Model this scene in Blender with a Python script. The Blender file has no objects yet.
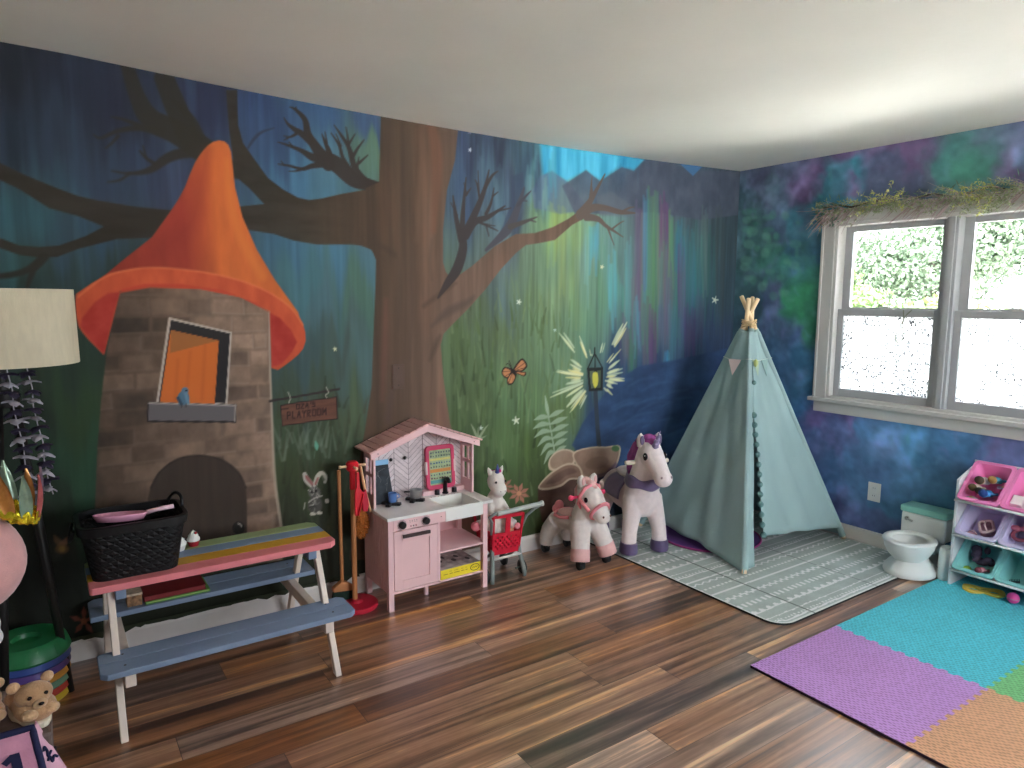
import bpy, bmesh, math, random
import numpy as np
from mathutils import Vector, Matrix, Euler
C = bpy.context.scene.collection
PI = math.pi
random.seed(7)

# ------------------------------------------------------------------ camera survey
CAM_F = 690.857
CAM_YAW, CAM_PITCH, CAM_ROLL = 0.601372067, 0.121132039, 0.00685822
CAM_POS = Vector((-4.24702943, -3.3028827, 1.52189082))
def cam_axes():
    cy, sy = math.cos(CAM_YAW), math.sin(CAM_YAW); cp, sp = math.cos(CAM_PITCH), math.sin(CAM_PITCH)
    f = Vector((sy*cp, cy*cp, -sp)); r = Vector((cy, -sy, 0)); u = r.cross(f)
    cr, sr = math.cos(CAM_ROLL), math.sin(CAM_ROLL)
    return cr*r + sr*u, -sr*r + cr*u, f
CR, CU, CFW = cam_axes()
def on_plane(px, py, axis, value):          # a traced photo point carried onto a real plane of the room
    d = CFW + CR*((px-512)/CAM_F) - CU*((py-384)/CAM_F)
    t = (value - CAM_POS[axis]) / d[axis]
    return CAM_POS + d*t
def mural(px, py):                          # -> (x, z) metres on the mural wall
    p = on_plane(px, py, 1, 0.0); return (p.x, p.z)
def galaxy(px, py):                         # -> (y, z) metres on the window wall
    p = on_plane(px, py, 0, 0.0); return (p.y, p.z)

# ------------------------------------------------------------------ colour
GAIN = 1.30                                 # paint albedo against how the photo shows it
def lin1(c):
    c = max(0.0, min(1.0, c/255.0))
    return c/12.92 if c <= 0.04045 else ((c+0.055)/1.055)**2.4
def alb(rgb, g=None):
    g = GAIN if g is None else g
    return tuple(min(0.86, lin1(c)*g) for c in rgb)

MATS = {}
def M(name, rgb, rough=.6, var=0., vscale=8., bump=0., bscale=80., metal=0., spec=.4, sheen=0., stretch=(1,1,1), g=None, sss=0., alpha=1., coat=0.):
    if name in MATS: return MATS[name]
    m = bpy.data.materials.new(name); m.use_nodes = True
    nt = m.node_tree; b = nt.nodes['Principled BSDF']
    col = alb(rgb, g)
    b.inputs['Base Color'].default_value = (*col, 1)
    b.inputs['Roughness'].default_value = rough
    b.inputs['Metallic'].default_value = metal
    b.inputs['Specular IOR Level'].default_value = spec
    b.inputs['Alpha'].default_value = alpha
    if coat: b.inputs['Coat Weight'].default_value = coat; b.inputs['Coat Roughness'].default_value = .15
    if sheen:
        b.inputs['Sheen Weight'].default_value = sheen; b.inputs['Sheen Roughness'].default_value = .5
    tc = nt.nodes.new('ShaderNodeTexCoord'); mp = nt.nodes.new('ShaderNodeMapping')
    mp.inputs['Scale'].default_value = stretch
    nt.links.new(tc.outputs['Object'], mp.inputs['Vector'])
    v = var if var else .03
    n = nt.nodes.new('ShaderNodeTexNoise'); n.inputs['Scale'].default_value = vscale; n.inputs['Detail'].default_value = 4
    nt.links.new(mp.outputs[0], n.inputs['Vector'])
    r = nt.nodes.new('ShaderNodeValToRGB')
    r.color_ramp.elements[0].position = .3; r.color_ramp.elements[1].position = .7
    r.color_ramp.elements[0].color = (*[c*(1-v) for c in col], 1)
    r.color_ramp.elements[1].color = (*[min(.9, c*(1+v)) for c in col], 1)
    nt.links.new(n.outputs['Fac'], r.inputs['Fac']); nt.links.new(r.outputs['Color'], b.inputs['Base Color'])
    if bump:
        n2 = nt.nodes.new('ShaderNodeTexNoise'); n2.inputs['Scale'].default_value = bscale; n2.inputs['Detail'].default_value = 3
        nt.links.new(mp.outputs[0], n2.inputs['Vector'])
        bp = nt.nodes.new('ShaderNodeBump'); bp.inputs['Strength'].default_value = bump; bp.inputs['Distance'].default_value = .004
        nt.links.new(n2.outputs['Fac'], bp.inputs['Height']); nt.links.new(bp.outputs[0], b.inputs['Normal'])
    MATS[name] = m
    return m
def paint_mat(name, rough=.7, spec=.3, bump=.15, bscale=60, stretch=(1,1,.25)):
    m = bpy.data.materials.new(name); m.use_nodes = True; nt = m.node_tree; b = nt.nodes['Principled BSDF']
    a = nt.nodes.new('ShaderNodeAttribute'); a.attribute_name = 'paint'
    nt.links.new(a.outputs['Color'], b.inputs['Base Color'])
    b.inputs['Roughness'].default_value = rough; b.inputs['Specular IOR Level'].default_value = spec
    tc = nt.nodes.new('ShaderNodeTexCoord'); mp = nt.nodes.new('ShaderNodeMapping'); mp.inputs['Scale'].default_value = stretch
    nt.links.new(tc.outputs['Object'], mp.inputs['Vector'])
    n = nt.nodes.new('ShaderNodeTexNoise'); n.inputs['Scale'].default_value = bscale; n.inputs['Detail'].default_value = 3
    nt.links.new(mp.outputs[0], n.inputs['Vector'])
    bp = nt.nodes.new('ShaderNodeBump'); bp.inputs['Strength'].default_value = bump; bp.inputs['Distance'].default_value = .003
    nt.links.new(n.outputs['Fac'], bp.inputs['Height']); nt.links.new(bp.outputs[0], b.inputs['Normal'])
    return m

# ------------------------------------------------------------------ mesh helpers
def BM(): return bmesh.new()
def basis(d):
    d = Vector(d).normalized()
    a = Vector((0,0,1)) if abs(d.z) < .9 else Vector((1,0,0))
    x = a.cross(d).normalized(); return x, d.cross(x), d
def box(bm, lo, hi, mat=None):
    (x0,y0,z0),(x1,y1,z1) = lo, hi
    v = [bm.verts.new(p) for p in ((x0,y0,z0),(x1,y0,z0),(x1,y1,z0),(x0,y1,z0),(x0,y0,z1),(x1,y0,z1),(x1,y1,z1),(x0,y1,z1))]
    if mat: 
        for w in v: w.co = mat @ w.co
    for f in ((3,2,1,0),(4,5,6,7),(0,1,5,4),(1,2,6,5),(2,3,7,6),(3,0,4,7)): bm.faces.new([v[i] for i in f])
    return v
def bar(bm, p0, p1, w, h, up=(0,0,1)):      # rectangular bar between two points; w across, h along 'up'
    p0, p1 = Vector(p0), Vector(p1); d = (p1-p0).normalized(); s = d.cross(Vector(up)).normalized(); u = s.cross(d)
    v = []
    for p in (p0, p1):
        for a, b in ((-1,-1),(1,-1),(1,1),(-1,1)): v.append(bm.verts.new(p + s*(a*w/2) + u*(b*h/2)))
    for f in ((3,2,1,0),(4,5,6,7),(0,1,5,4),(1,2,6,5),(2,3,7,6),(3,0,4,7)): bm.faces.new([v[i] for i in f])
def tube(bm, pts, radii, n=12, caps=True, closed=False):
    pts = [Vector(p) for p in pts]
    if not hasattr(radii, '__len__'): radii = [radii]*len(pts)
    rings = []; x = None
    for i, p in enumerate(pts):
        if closed: d = (pts[(i+1) % len(pts)] - pts[i-1]).normalized()
        else: d = (pts[min(i+1, len(pts)-1)] - pts[max(i-1, 0)]).normalized()
        if x is None: x, y, _ = basis(d)
        else:
            x = (x - d*x.dot(d)); x = x.normalized() if x.length > 1e-6 else basis(d)[0]
            y = d.cross(x)
        rings.append([bm.verts.new(p + (x*math.cos(2*PI*k/n) + y*math.sin(2*PI*k/n))*radii[i]) for k in range(n)])
    m = len(rings)
    for i in range(m if closed else m-1):
        a, b = rings[i], rings[(i+1) % m]
        for k in range(n): bm.faces.new((a[k], a[(k+1)%n], b[(k+1)%n], b[k]))
    if caps and not closed:
        bm.faces.new(list(reversed(rings[0]))); bm.faces.new(rings[-1])
def cyl(bm, p0, p1, r0, r1=None, n=20): tube(bm, [p0, p1], [r0, r0 if r1 is None else r1], n)
def lathe(bm, prof, n=32, c=(0,0,0), sx=1., sy=1., mtx=None):
    rings = []
    for r, z in prof:
        if r < 1e-6:
            rings.append([bm.verts.new((c[0], c[1], c[2]+z))])
        else:
            rings.append([bm.verts.new((c[0]+r*sx*math.cos(2*PI*k/n), c[1]+r*sy*math.sin(2*PI*k/n), c[2]+z)) for k in range(n)])
    for a, b in zip(rings[:-1], rings[1:]):
        for k in range(n):
            k2 = (k+1) % n
            if len(a) == 1 and len(b) == 1: continue
            if len(a) == 1: bm.faces.new((a[0], b[k2], b[k]))
            elif len(b) == 1: bm.faces.new((a[k], a[k2], b[0]))
            else: bm.faces.new((a[k], a[k2], b[k2], b[k]))
    if mtx:
        for ring in rings:
            for v in ring: v.co = mtx @ v.co
    return rings
def ell(bm, c, r, rot=None, nu=20, nv=12):
    if not hasattr(r, '__len__'): r = (r,r,r)
    m = Matrix.Translation(Vector(c))
    if rot: m = m @ Euler(rot).to_matrix().to_4x4()
    prof = [(math.sin(PI*j/nv), -math.cos(PI*j/nv)) for j in range(nv+1)]
    lathe(bm, prof, nu, mtx=m @ Matrix.Diagonal((r[0], r[1], r[2], 1)))
def prism(bm, poly, t, plane='xy', off=0., mtx=None):   # extruded outline; plane gives the two axes of the outline
    def P(a, b, c):
        p = {'xy': (a,b,c), 'xz': (a,c,b), 'yz': (c,a,b)}[plane]
        return mtx @ Vector(p) if mtx else Vector(p)
    lo = [bm.verts.new(P(a,b,off)) for a,b in poly]; hi = [bm.verts.new(P(a,b,off+t)) for a,b in poly]
    bm.faces.new(lo); bm.faces.new(list(reversed(hi)))
    n = len(poly)
    for i in range(n): bm.faces.new((lo[i], hi[i], hi[(i+1)%n], lo[(i+1)%n]))
def sheet(bm, f, nu, nv, wrap=False):
    g = [[bm.verts.new(f(i/nu, j/nv)) for i in range(nu if wrap else nu+1)] for j in range(nv+1)]
    for j in range(nv):
        for i in range(nu):
            i2 = (i+1) % nu if wrap else i+1
            bm.faces.new((g[j][i], g[j][i2], g[j+1][i2], g[j+1][i]))
    return g
def holed(bm, outer, holes, t_):
    vs = []; es = []
    for lp in [outer]+holes:
        v = [bm.verts.new((x,y,0)) for x, y in lp]; es += [bm.edges.new((v[i], v[(i+1)%len(v)])) for i in range(len(v))]
    r = bmesh.ops.triangle_fill(bm, use_beauty=True, use_dissolve=False, edges=es)
    fs = [f for f in r['geom'] if isinstance(f, bmesh.types.BMFace)]
    ex = bmesh.ops.extrude_face_region(bm, geom=fs); bmesh.ops.translate(bm, vec=(0,0,t_), verts=[v for v in ex['geom'] if isinstance(v, bmesh.types.BMVert)])
def rrect(x0, y0, x1, y1, r, n=6):
    out = []
    for cx, cy, a0 in ((x1-r,y1-r,0),(x0+r,y1-r,90),(x0+r,y0+r,180),(x1-r,y0+r,270)):
        for k in range(n+1):
            a = math.radians(a0+90*k/n); out.append((cx+r*math.cos(a), cy+r*math.sin(a)))
    return out
def xf(bm, mtx):
    for v in bm.verts: v.co = mtx @ v.co
def link(name, me, parent=None, loc=None):
    o = bpy.data.objects.new(name, me); C.objects.link(o)
    if parent: o.parent = parent
    if loc is not None: o.location = loc
    return o
def finish(bm, name, mat, smooth=False, origin=None):
    bmesh.ops.recalc_face_normals(bm, faces=bm.faces)
    if origin is not None:
        for v in bm.verts: v.co -= Vector(origin)
    me = bpy.data.meshes.new(name); bm.to_mesh(me); bm.free()
    me.materials.append(mat)
    if smooth:
        me.polygons.foreach_set('use_smooth', [True]*len(me.polygons))
    return me
def soften(o, width, seg=2, angle=40):
    b = o.modifiers.new('bevel', 'BEVEL'); b.width = width; b.segments = seg; b.limit_method = 'ANGLE'; b.angle_limit = math.radians(angle)
    b.harden_normals = False
def autosmooth(o, angle=35):
    me = o.data
    me.polygons.foreach_set('use_smooth', [True]*len(me.polygons))
    me.update()
    bm = BM(); bm.from_mesh(me)
    lim = math.radians(angle)
    for e in bm.edges:
        if len(e.link_faces) == 2 and e.calc_face_angle(0) > lim: e.smooth = False
    bm.to_mesh(me); bm.free()
class Thing:
    """an Empty at the thing's base; part shapes are given in world metres (or local when local=True)"""
    def __init__(s, name, label, cat, loc=(0,0,0), rotz=0, group=None, local=False):
        s.o = bpy.data.objects.new(name, None); C.objects.link(s.o); s.o.empty_display_size = .05
        s.o.location = loc; s.o.rotation_euler = (0,0,rotz); s.loc = Vector(loc); s.local = local
        s.o['label'] = label; s.o['category'] = cat
        if group: s.o['group'] = group
    def p(s, name, bm, mat, parent=None, smooth=False, bevel=0, auto=False, label=None, seg=2):
        me = finish(bm, name, mat, smooth, None if s.local else s.loc)
        o = link(name, me, parent or s.o)
        if auto: autosmooth(o)
        if bevel: soften(o, bevel, seg)
        if label: o['label'] = label
        return o
def single(name, label, cat, bm, mat, loc=(0,0,0), group=None, smooth=False, bevel=0, auto=False, kind=None):
    me = finish(bm, name, mat, smooth, loc); o = link(name, me, None, loc)
    if auto: autosmooth(o)
    if bevel: soften(o, bevel)
    o['label'] = label; o['category'] = cat
    if group: o['group'] = group
    if kind: o['kind'] = kind
    return o
def struct(name, bm, mat, parent=None, bevel=0, auto=False, label=None):
    me = finish(bm, name, mat); o = link(name, me, parent)
    if auto: autosmooth(o)
    if bevel: soften(o, bevel)
    if parent is None: o['kind'] = 'structure'
    if label: o['label'] = label
    return o
def fuse(bm, voxel=.007, smooth=6):         # melts overlapping closed lumps into one continuous skin
    bmesh.ops.recalc_face_normals(bm, faces=bm.faces)
    me = bpy.data.meshes.new('melt'); bm.to_mesh(me); bm.free()
    o = bpy.data.objects.new('melt', me); C.objects.link(o)
    r = o.modifiers.new('r', 'REMESH'); r.mode = 'VOXEL'; r.voxel_size = voxel
    s = o.modifiers.new('s', 'SMOOTH'); s.factor = .5; s.iterations = smooth
    bpy.context.view_layer.update()
    dg = bpy.context.evaluated_depsgraph_get()
    me2 = bpy.data.meshes.new_from_object(o.evaluated_get(dg))
    bpy.data.objects.remove(o); bpy.data.meshes.remove(me)
    out = BM(); out.from_mesh(me2); bpy.data.meshes.remove(me2)
    return out
def copy_thing(root, loc, rotz=None, label=None, group=None):
    r = root.copy(); C.objects.link(r); r.location = loc
    if rotz is not None: r.rotation_euler = (0,0,rotz)
    if label: r['label'] = label
    if group: r['group'] = group
    for ch in list(root.children):
        c = ch.copy(); C.objects.link(c); c.parent = r
        for g in ch.children:
            d = g.copy(); C.objects.link(d); d.parent = c
    return r

# ------------------------------------------------------------------ painter: lays paint on a grid of wall points
RNG = np.random.RandomState(3)
TAB = RNG.rand(256, 256)
def vnoise(x, y, s=0):
    x = x + s*37.1; y = y + s*91.7
    xi = np.floor(x).astype(int); yi = np.floor(y).astype(int); fx = x-xi; fy = y-yi
    fx = fx*fx*(3-2*fx); fy = fy*fy*(3-2*fy)
    g = lambda a, b: TAB[a & 255, b & 255]
    return (g(xi,yi)*(1-fx)+g(xi+1,yi)*fx)*(1-fy) + (g(xi,yi+1)*(1-fx)+g(xi+1,yi+1)*fx)*fy
def fbm(x, y, s=0, o=4):
    t = 0; a = .5
    for i in range(o): t = t + a*vnoise(x*2**i, y*2**i, s+i); a *= .5
    return t/(1-.5**o)
def spline(pts, n=8, closed=False):
    P = np.array(pts, float); out = []; m = len(P)
    for i in range(m if closed else m-1):
        if closed: p0,p1,p2,p3 = P[i-1],P[i],P[(i+1)%m],P[(i+2)%m]
        else: p0,p1,p2,p3 = P[max(i-1,0)],P[i],P[i+1],P[min(i+2,m-1)]
        for k in range(n):
            t = k/n
            out.append(.5*((2*p1)+(-p0+p2)*t+(2*p0-5*p1+4*p2-p3)*t*t+(-p0+3*p1-3*p2+p3)*t**3))
    if not closed: out.append(P[-1])
    return np.array(out)
class Canvas:
    def __init__(s, X, Y, to_wall):
        s.X, s.Y, s.tw = X, Y, to_wall; s.col = np.zeros((len(X), 3))
    def pts(s, px): return np.array([s.tw(*p) for p in px])
    def idw(s, ctrl, jx=None, jy=None, power=3.2):
        X = s.X if jx is None else s.X+jx; Y = s.Y if jy is None else s.Y+jy
        num = np.zeros((len(X),3)); den = np.zeros(len(X))
        for px, py, c in ctrl:
            a, b = s.tw(px, py); d2 = (X-a)**2*1.6+(Y-b)**2+.0015
            w = d2**(-power/2); num += w[:,None]*np.array(c, float); den += w
        s.col = num/den[:,None]
    def near(s, lo, hi, pad):
        return np.nonzero((s.X > lo[0]-pad)&(s.X < hi[0]+pad)&(s.Y > lo[1]-pad)&(s.Y < hi[1]+pad))[0]
    def lay(s, idx, cov, col):
        if callable(col): col = col(s.X[idx], s.Y[idx])
        col = np.array(col, float)
        s.col[idx] = s.col[idx]*(1-cov[:,None]) + col*cov[:,None]
    def poly(s, px, col, soft=.004, a=1., sm=False, wall=False):
        P = np.array(px, float) if wall else s.pts(px)
        if sm: P = spline(P, 8, True)
        idx = s.near(P.min(0), P.max(0), soft*2)
        if not len(idx): return
        x, y = s.X[idx], s.Y[idx]; ins = np.zeros(len(idx), bool); d2 = np.full(len(idx), 1e9)
        n = len(P)
        for i in range(n):
            (x0,y0),(x1,y1) = P[i], P[(i+1)%n]
            if y0 != y1:
                c = ((y0 > y) != (y1 > y)) & (x < (x1-x0)*(y-y0)/(y1-y0)+x0); ins ^= c
            ex, ey = x1-x0, y1-y0; L = ex*ex+ey*ey+1e-12
            t = np.clip(((x-x0)*ex+(y-y0)*ey)/L, 0, 1)
            d2 = np.minimum(d2, (x-x0-t*ex)**2+(y-y0-t*ey)**2)
        sd = np.sqrt(d2)*np.where(ins, 1, -1)
        cov = np.clip(.5+sd/(2*soft), 0, 1); cov = cov*cov*(3-2*cov)*a
        s.lay(idx, cov, col)
    def stroke(s, px, w, col, soft=.003, a=1., sm=True, wall=False):   # w: width(s) in photo px at the wall
        P = np.array(px, float) if wall else s.pts(px)
        if not hasattr(w, '__len__'): w = [w]*len(P)
        w = np.interp(np.linspace(0, 1, len(P)), np.linspace(0, 1, len(w)), w)
        if wall: R = np.array(w, float)/2
        else:
            R = np.array([abs(s.tw(p[0], p[1]+1)[1]-s.tw(p[0], p[1])[1]) for p in px])*np.array(w, float)/2
        Q = np.column_stack([P, R])
        if sm and len(P) > 2: Q = spline(Q, 6)
        r = Q[:,2].max(); idx = s.near(Q[:,:2].min(0), Q[:,:2].max(0), r+soft*2)
        if not len(idx): return
        x, y = s.X[idx], s.Y[idx]; best = np.full(len(idx), -1e9)
        for (x0,y0,r0),(x1,y1,r1) in zip(Q[:-1], Q[1:]):
            ex, ey = x1-x0, y1-y0; L = ex*ex+ey*ey+1e-12
            t = np.clip(((x-x0)*ex+(y-y0)*ey)/L, 0, 1)
            d = np.sqrt((x-x0-t*ex)**2+(y-y0-t*ey)**2)
            best = np.maximum(best, r0+(r1-r0)*t-d)
        cov = np.clip(.5+best/(2*soft), 0, 1)*a
        s.lay(idx, cov, col)
    def disc(s, px, py, rx, ry, col, soft=.003, a=1., rot=0.):
        q = [(px+rx*math.cos(t)*math.cos(rot)-ry*math.sin(t)*math.sin(rot), py+rx*math.cos(t)*math.sin(rot)+ry*math.sin(t)*math.cos(rot)) for t in [2*PI*k/20 for k in range(20)]]
        s.poly(q, col, soft, a)
    def linear(s, g=None):
        g = GAIN if g is None else g
        c = np.clip(s.col/255., 0, 1); l = np.where(c <= .04045, c/12.92, ((c+.055)/1.055)**2.4)
        return np.minimum(l*g, .86)
GLYPH = {'O': [[(0,0),(0,1),(.7,1),(.7,0),(0,0)]], 'Z': [[(0,1),(.7,1),(0,0),(.7,0)]], 'A': [[(0,0),(.35,1),(.7,0)],[(.12,.4),(.58,.4)]],
         "'": [[(.2,1),(.15,.75)]], 'S': [[(.65,.9),(.1,.95),(.05,.6),(.6,.45),(.6,.05),(0,.05)]], 'P': [[(0,0),(0,1),(.6,.95),(.6,.5),(0,.5)]],
         'L': [[(0,1),(0,0),(.6,0)]], 'Y': [[(0,1),(.35,.5),(.7,1)],[(.35,.5),(.35,0)]], 'R': [[(0,0),(0,1),(.6,.95),(.6,.55),(0,.5),(.65,0)]],
         'M': [[(0,0),(.05,1),(.4,.35),(.75,1),(.8,0)]]}
def grid_mesh(name, us, vs, place, colours, mat, hole=None):
    """painted sheet: us x vs grid, place(u,v)->xyz, colours (nv*nu,3) linear"""
    nu, nv = len(us), len(vs)
    U, V = np.meshgrid(us, vs); co = place(U.ravel(), V.ravel())
    I = np.arange(nu*nv).reshape(nv, nu)
    F = np.stack([I[:-1,:-1], I[:-1,1:], I[1:,1:], I[1:,:-1]], -1).reshape(-1, 4)
    if hole is not None:
        uc = (us[:-1]+us[1:])/2; vc = (vs[:-1]+vs[1:])/2; UC, VC = np.meshgrid(uc, vc)
        F = F[~((UC > hole[0])&(UC < hole[1])&(VC > hole[2])&(VC < hole[3])).ravel()]
    me = bpy.data.meshes.new(name)
    me.vertices.add(nu*nv); me.vertices.foreach_set('co', co.ravel().astype(np.float32))
    me.loops.add(F.size); me.loops.foreach_set('vertex_index', F.ravel().astype(np.int32))
    me.polygons.add(len(F)); me.polygons.foreach_set('loop_start', np.arange(0, F.size, 4, dtype=np.int32))
    me.update(calc_edges=True)
    at = me.color_attributes.new('paint', 'FLOAT_COLOR', 'POINT')
    at.data.foreach_set('color', np.column_stack([colours, np.ones(nu*nv)]).ravel().astype(np.float32))
    me.materials.append(mat); me.validate()
    return me
SKY, SUN, EXPO, MG, GG, FG = 5.0, 22.0, 1.68, 1.08, 2.0, 2.0
# ================================================================== THE SETTING
X0, X1, Y0, Y1, CH = -5.25, 0.0, -4.9, 0.0, 2.44
# ---- mural wall ---------------------------------------------------
def paint_mural(X, Z):
    cv = Canvas(X, Z, mural)
    ctrl = [ # sky and dusk at the left
      (0,60,(22,28,42)),(60,80,(26,34,54)),(120,100,(28,34,58)),(200,100,(32,40,72)),(260,115,(38,58,100)),(320,115,(44,76,118)),(370,130,(48,72,112)),
      (0,130,(26,38,56)),(60,150,(34,48,70)),(100,170,(40,56,82)),(150,160,(40,54,84)),(170,185,(46,56,86)),(260,150,(42,66,106)),(300,180,(56,102,138)),(330,180,(62,104,130)),(365,160,(70,102,92)),(374,150,(76,106,86)),
      (0,200,(38,74,86)),(40,210,(44,84,98)),(90,215,(42,72,96)),(10,265,(38,74,78)),(70,240,(44,70,88)),(60,275,(36,58,58)),(110,255,(38,58,58)),(20,290,(32,52,50)),
      (70,350,(36,58,44)),(80,400,(40,66,38)),(20,420,(28,40,30)),(85,450,(36,74,50)),(90,480,(34,70,50)),(60,500,(28,46,32)),(60,560,(24,28,22)),(150,620,(32,38,24)),(30,600,(22,25,20)),(260,590,(34,40,24)),(210,610,(33,38,24)),
      (290,230,(52,96,124)),(330,240,(60,110,138)),(365,250,(64,104,122)),(300,290,(58,106,118)),(320,320,(64,100,112)),(360,300,(66,104,92)),(340,350,(62,82,76)),(360,360,(70,102,104)),(300,360,(54,78,80)),
      (300,400,(58,76,64)),(350,420,(72,92,66)),(290,440,(60,80,56)),(330,440,(56,74,50)),(350,470,(44,56,38)),(300,490,(56,70,40)),(345,520,(40,46,30)),(290,540,(44,52,32)),(330,570,(34,38,26)),
      # right of the trunk
      (470,150,(44,58,90)),(500,145,(42,54,80)),(530,155,(46,72,96)),(470,200,(50,72,104)),(495,200,(66,96,120)),(515,200,(54,66,92)),(540,170,(70,120,134)),(560,165,(74,150,166)),(600,165,(56,168,214)),(630,160,(50,160,214)),
      (545,215,(110,150,108)),(560,210,(128,156,92)),(570,225,(118,150,104)),(500,240,(80,100,110)),(480,270,(78,100,100)),(500,290,(80,104,104)),(520,270,(96,122,100)),(545,260,(104,136,106)),
      (470,310,(84,104,76)),(500,330,(84,106,72)),(540,310,(100,128,92)),(560,290,(116,146,106)),(460,360,(80,104,66)),(500,380,(88,120,78)),(545,340,(104,136,98)),(560,370,(106,140,104)),(470,400,(74,96,60)),
      (460,440,(66,90,52)),(500,440,(82,112,66)),(540,420,(98,132,86)),(560,410,(92,118,70)),(530,460,(76,102,52)),(500,500,(66,92,50)),(520,530,(60,82,42)),(540,500,(66,86,46)),(470,470,(64,84,50)),
      (590,250,(104,140,126)),(600,290,(96,136,112)),(580,320,(102,142,108)),(590,340,(94,136,110)),(615,300,(84,132,126)),(610,250,(92,132,130)),
      (640,170,(78,86,108)),(660,185,(76,84,104)),(690,180,(66,78,96)),(720,180,(60,76,92)),(735,200,(52,72,86)),(640,200,(80,90,104)),(700,210,(62,82,94)),
      (640,250,(84,110,116)),(630,290,(88,124,122)),(660,250,(90,108,116)),(650,290,(88,112,112)),(680,250,(68,104,114)),(680,290,(66,104,116)),(700,250,(62,98,104)),(700,300,(54,100,112)),(720,250,(52,76,88)),(725,300,(48,72,86)),(735,250,(50,70,84)),
      (640,330,(76,104,116)),(625,330,(84,112,116)),(660,330,(80,96,122)),(680,330,(62,92,122)),(700,330,(54,80,112)),(720,340,(46,66,98)),(735,330,(46,64,88)),
      (620,370,(48,82,118)),(650,380,(42,72,112)),(690,370,(42,68,112)),(720,380,(40,60,100)),(735,400,(40,58,94)),(600,420,(48,78,116)),(640,420,(42,72,112)),(680,420,(40,66,108)),(720,440,(38,58,92)),(660,460,(40,64,104)),(700,480,(36,56,86)),(620,500,(40,52,76)),(580,530,(46,56,44)),(620,530,(42,52,60)),(700,510,(34,50,72)),
    ]
    jx = (fbm(X*9, Z*2.2, 1)-.5)*.16; jz = (fbm(X*16, Z*1.1, 2)-.5)*.45
    cv.idw(ctrl, jx, jz)
    # vertical brushwork
    left = np.clip((X+3.0)/.6, 0, 1)
    st = fbm(X*34, Z*1.6, 5)-.5; st2 = fbm(X*90, Z*3.2, 6)-.5
    mid = np.clip((Z-.5)/.4, 0, 1)
    cv.col *= (1+ (st*.36+st2*.24)*(.45+.55*left))[:,None]
    up = np.clip((Z-1.0)/.5,0,1)*(1-left)
    cv.col += (np.clip(fbm(X*22, Z*.9, 9)-.56,0,1)*up*70)[:,None]*np.array([.55,.85,1.])
    R = random.Random(11)
    # grass strokes
    for i in range(420):
        px = R.choice([R.uniform(452,575), R.uniform(275,365), R.uniform(452,560)]); py = R.uniform(300,535) if px > 400 else R.uniform(400,560)
        b = 1 if px > 400 else .62
        k = R.uniform(-28,34); h = R.uniform(9,26)
        base = (88,112,66) if px > 400 else (96,104,72)
        c = tuple(max(8,(v+k)*b) for v in base)
        if R.random() < .2: c = tuple(v*.55 for v in c)
        dx = R.uniform(-5,5)
        cv.stroke([(px,py),(px+dx*.4,py-h*.5),(px+dx,py-h)], [R.uniform(1.5,3.6),R.uniform(1.2,2.4),.5], c, .006, R.uniform(.25,.6))
    for i in range(26):   # pale tufts below the hanging sign
        px = R.uniform(278,348); py = R.uniform(440,462); dx = R.uniform(-8,8)
        cv.stroke([(px,py),(px+dx*.5,py-10),(px+dx,py-R.uniform(14,26))], [2.6,1.8,.5], (112,128,112), .006, .45)
    # bright sky wedge and mountains
    cv.poly([(540,143),(640,158),(645,160),(634,171),(620,166),(601,181),(588,170),(566,182),(552,172),(543,178)], lambda x,z: np.array([52,164,208])+ (fbm(x*20,z*3,3)-.5)[:,None]*np.array([70,80,60]), .022)
    cv.poly([(532,190),(540,176),(552,171),(568,182),(590,210),(560,214),(534,208)], (82,104,136), .008, .75)
    cv.poly([(562,186),(586,170),(600,181),(622,167),(634,171),(646,158),(662,162),(700,170),(741,172),(738,215),(700,220),(655,212),(600,214),(575,214)], lambda x,z: np.array([70,80,102])+(fbm(x*12,z*9,4)-.5)[:,None]*34, .008, .85)
    cv.poly([(679,163),(703,166),(693,176)], (62,112,166), .005)
    cv.poly([(596,196),(612,192),(632,206),(640,216),(600,216)], (86,96,112), .012, .6)
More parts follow.
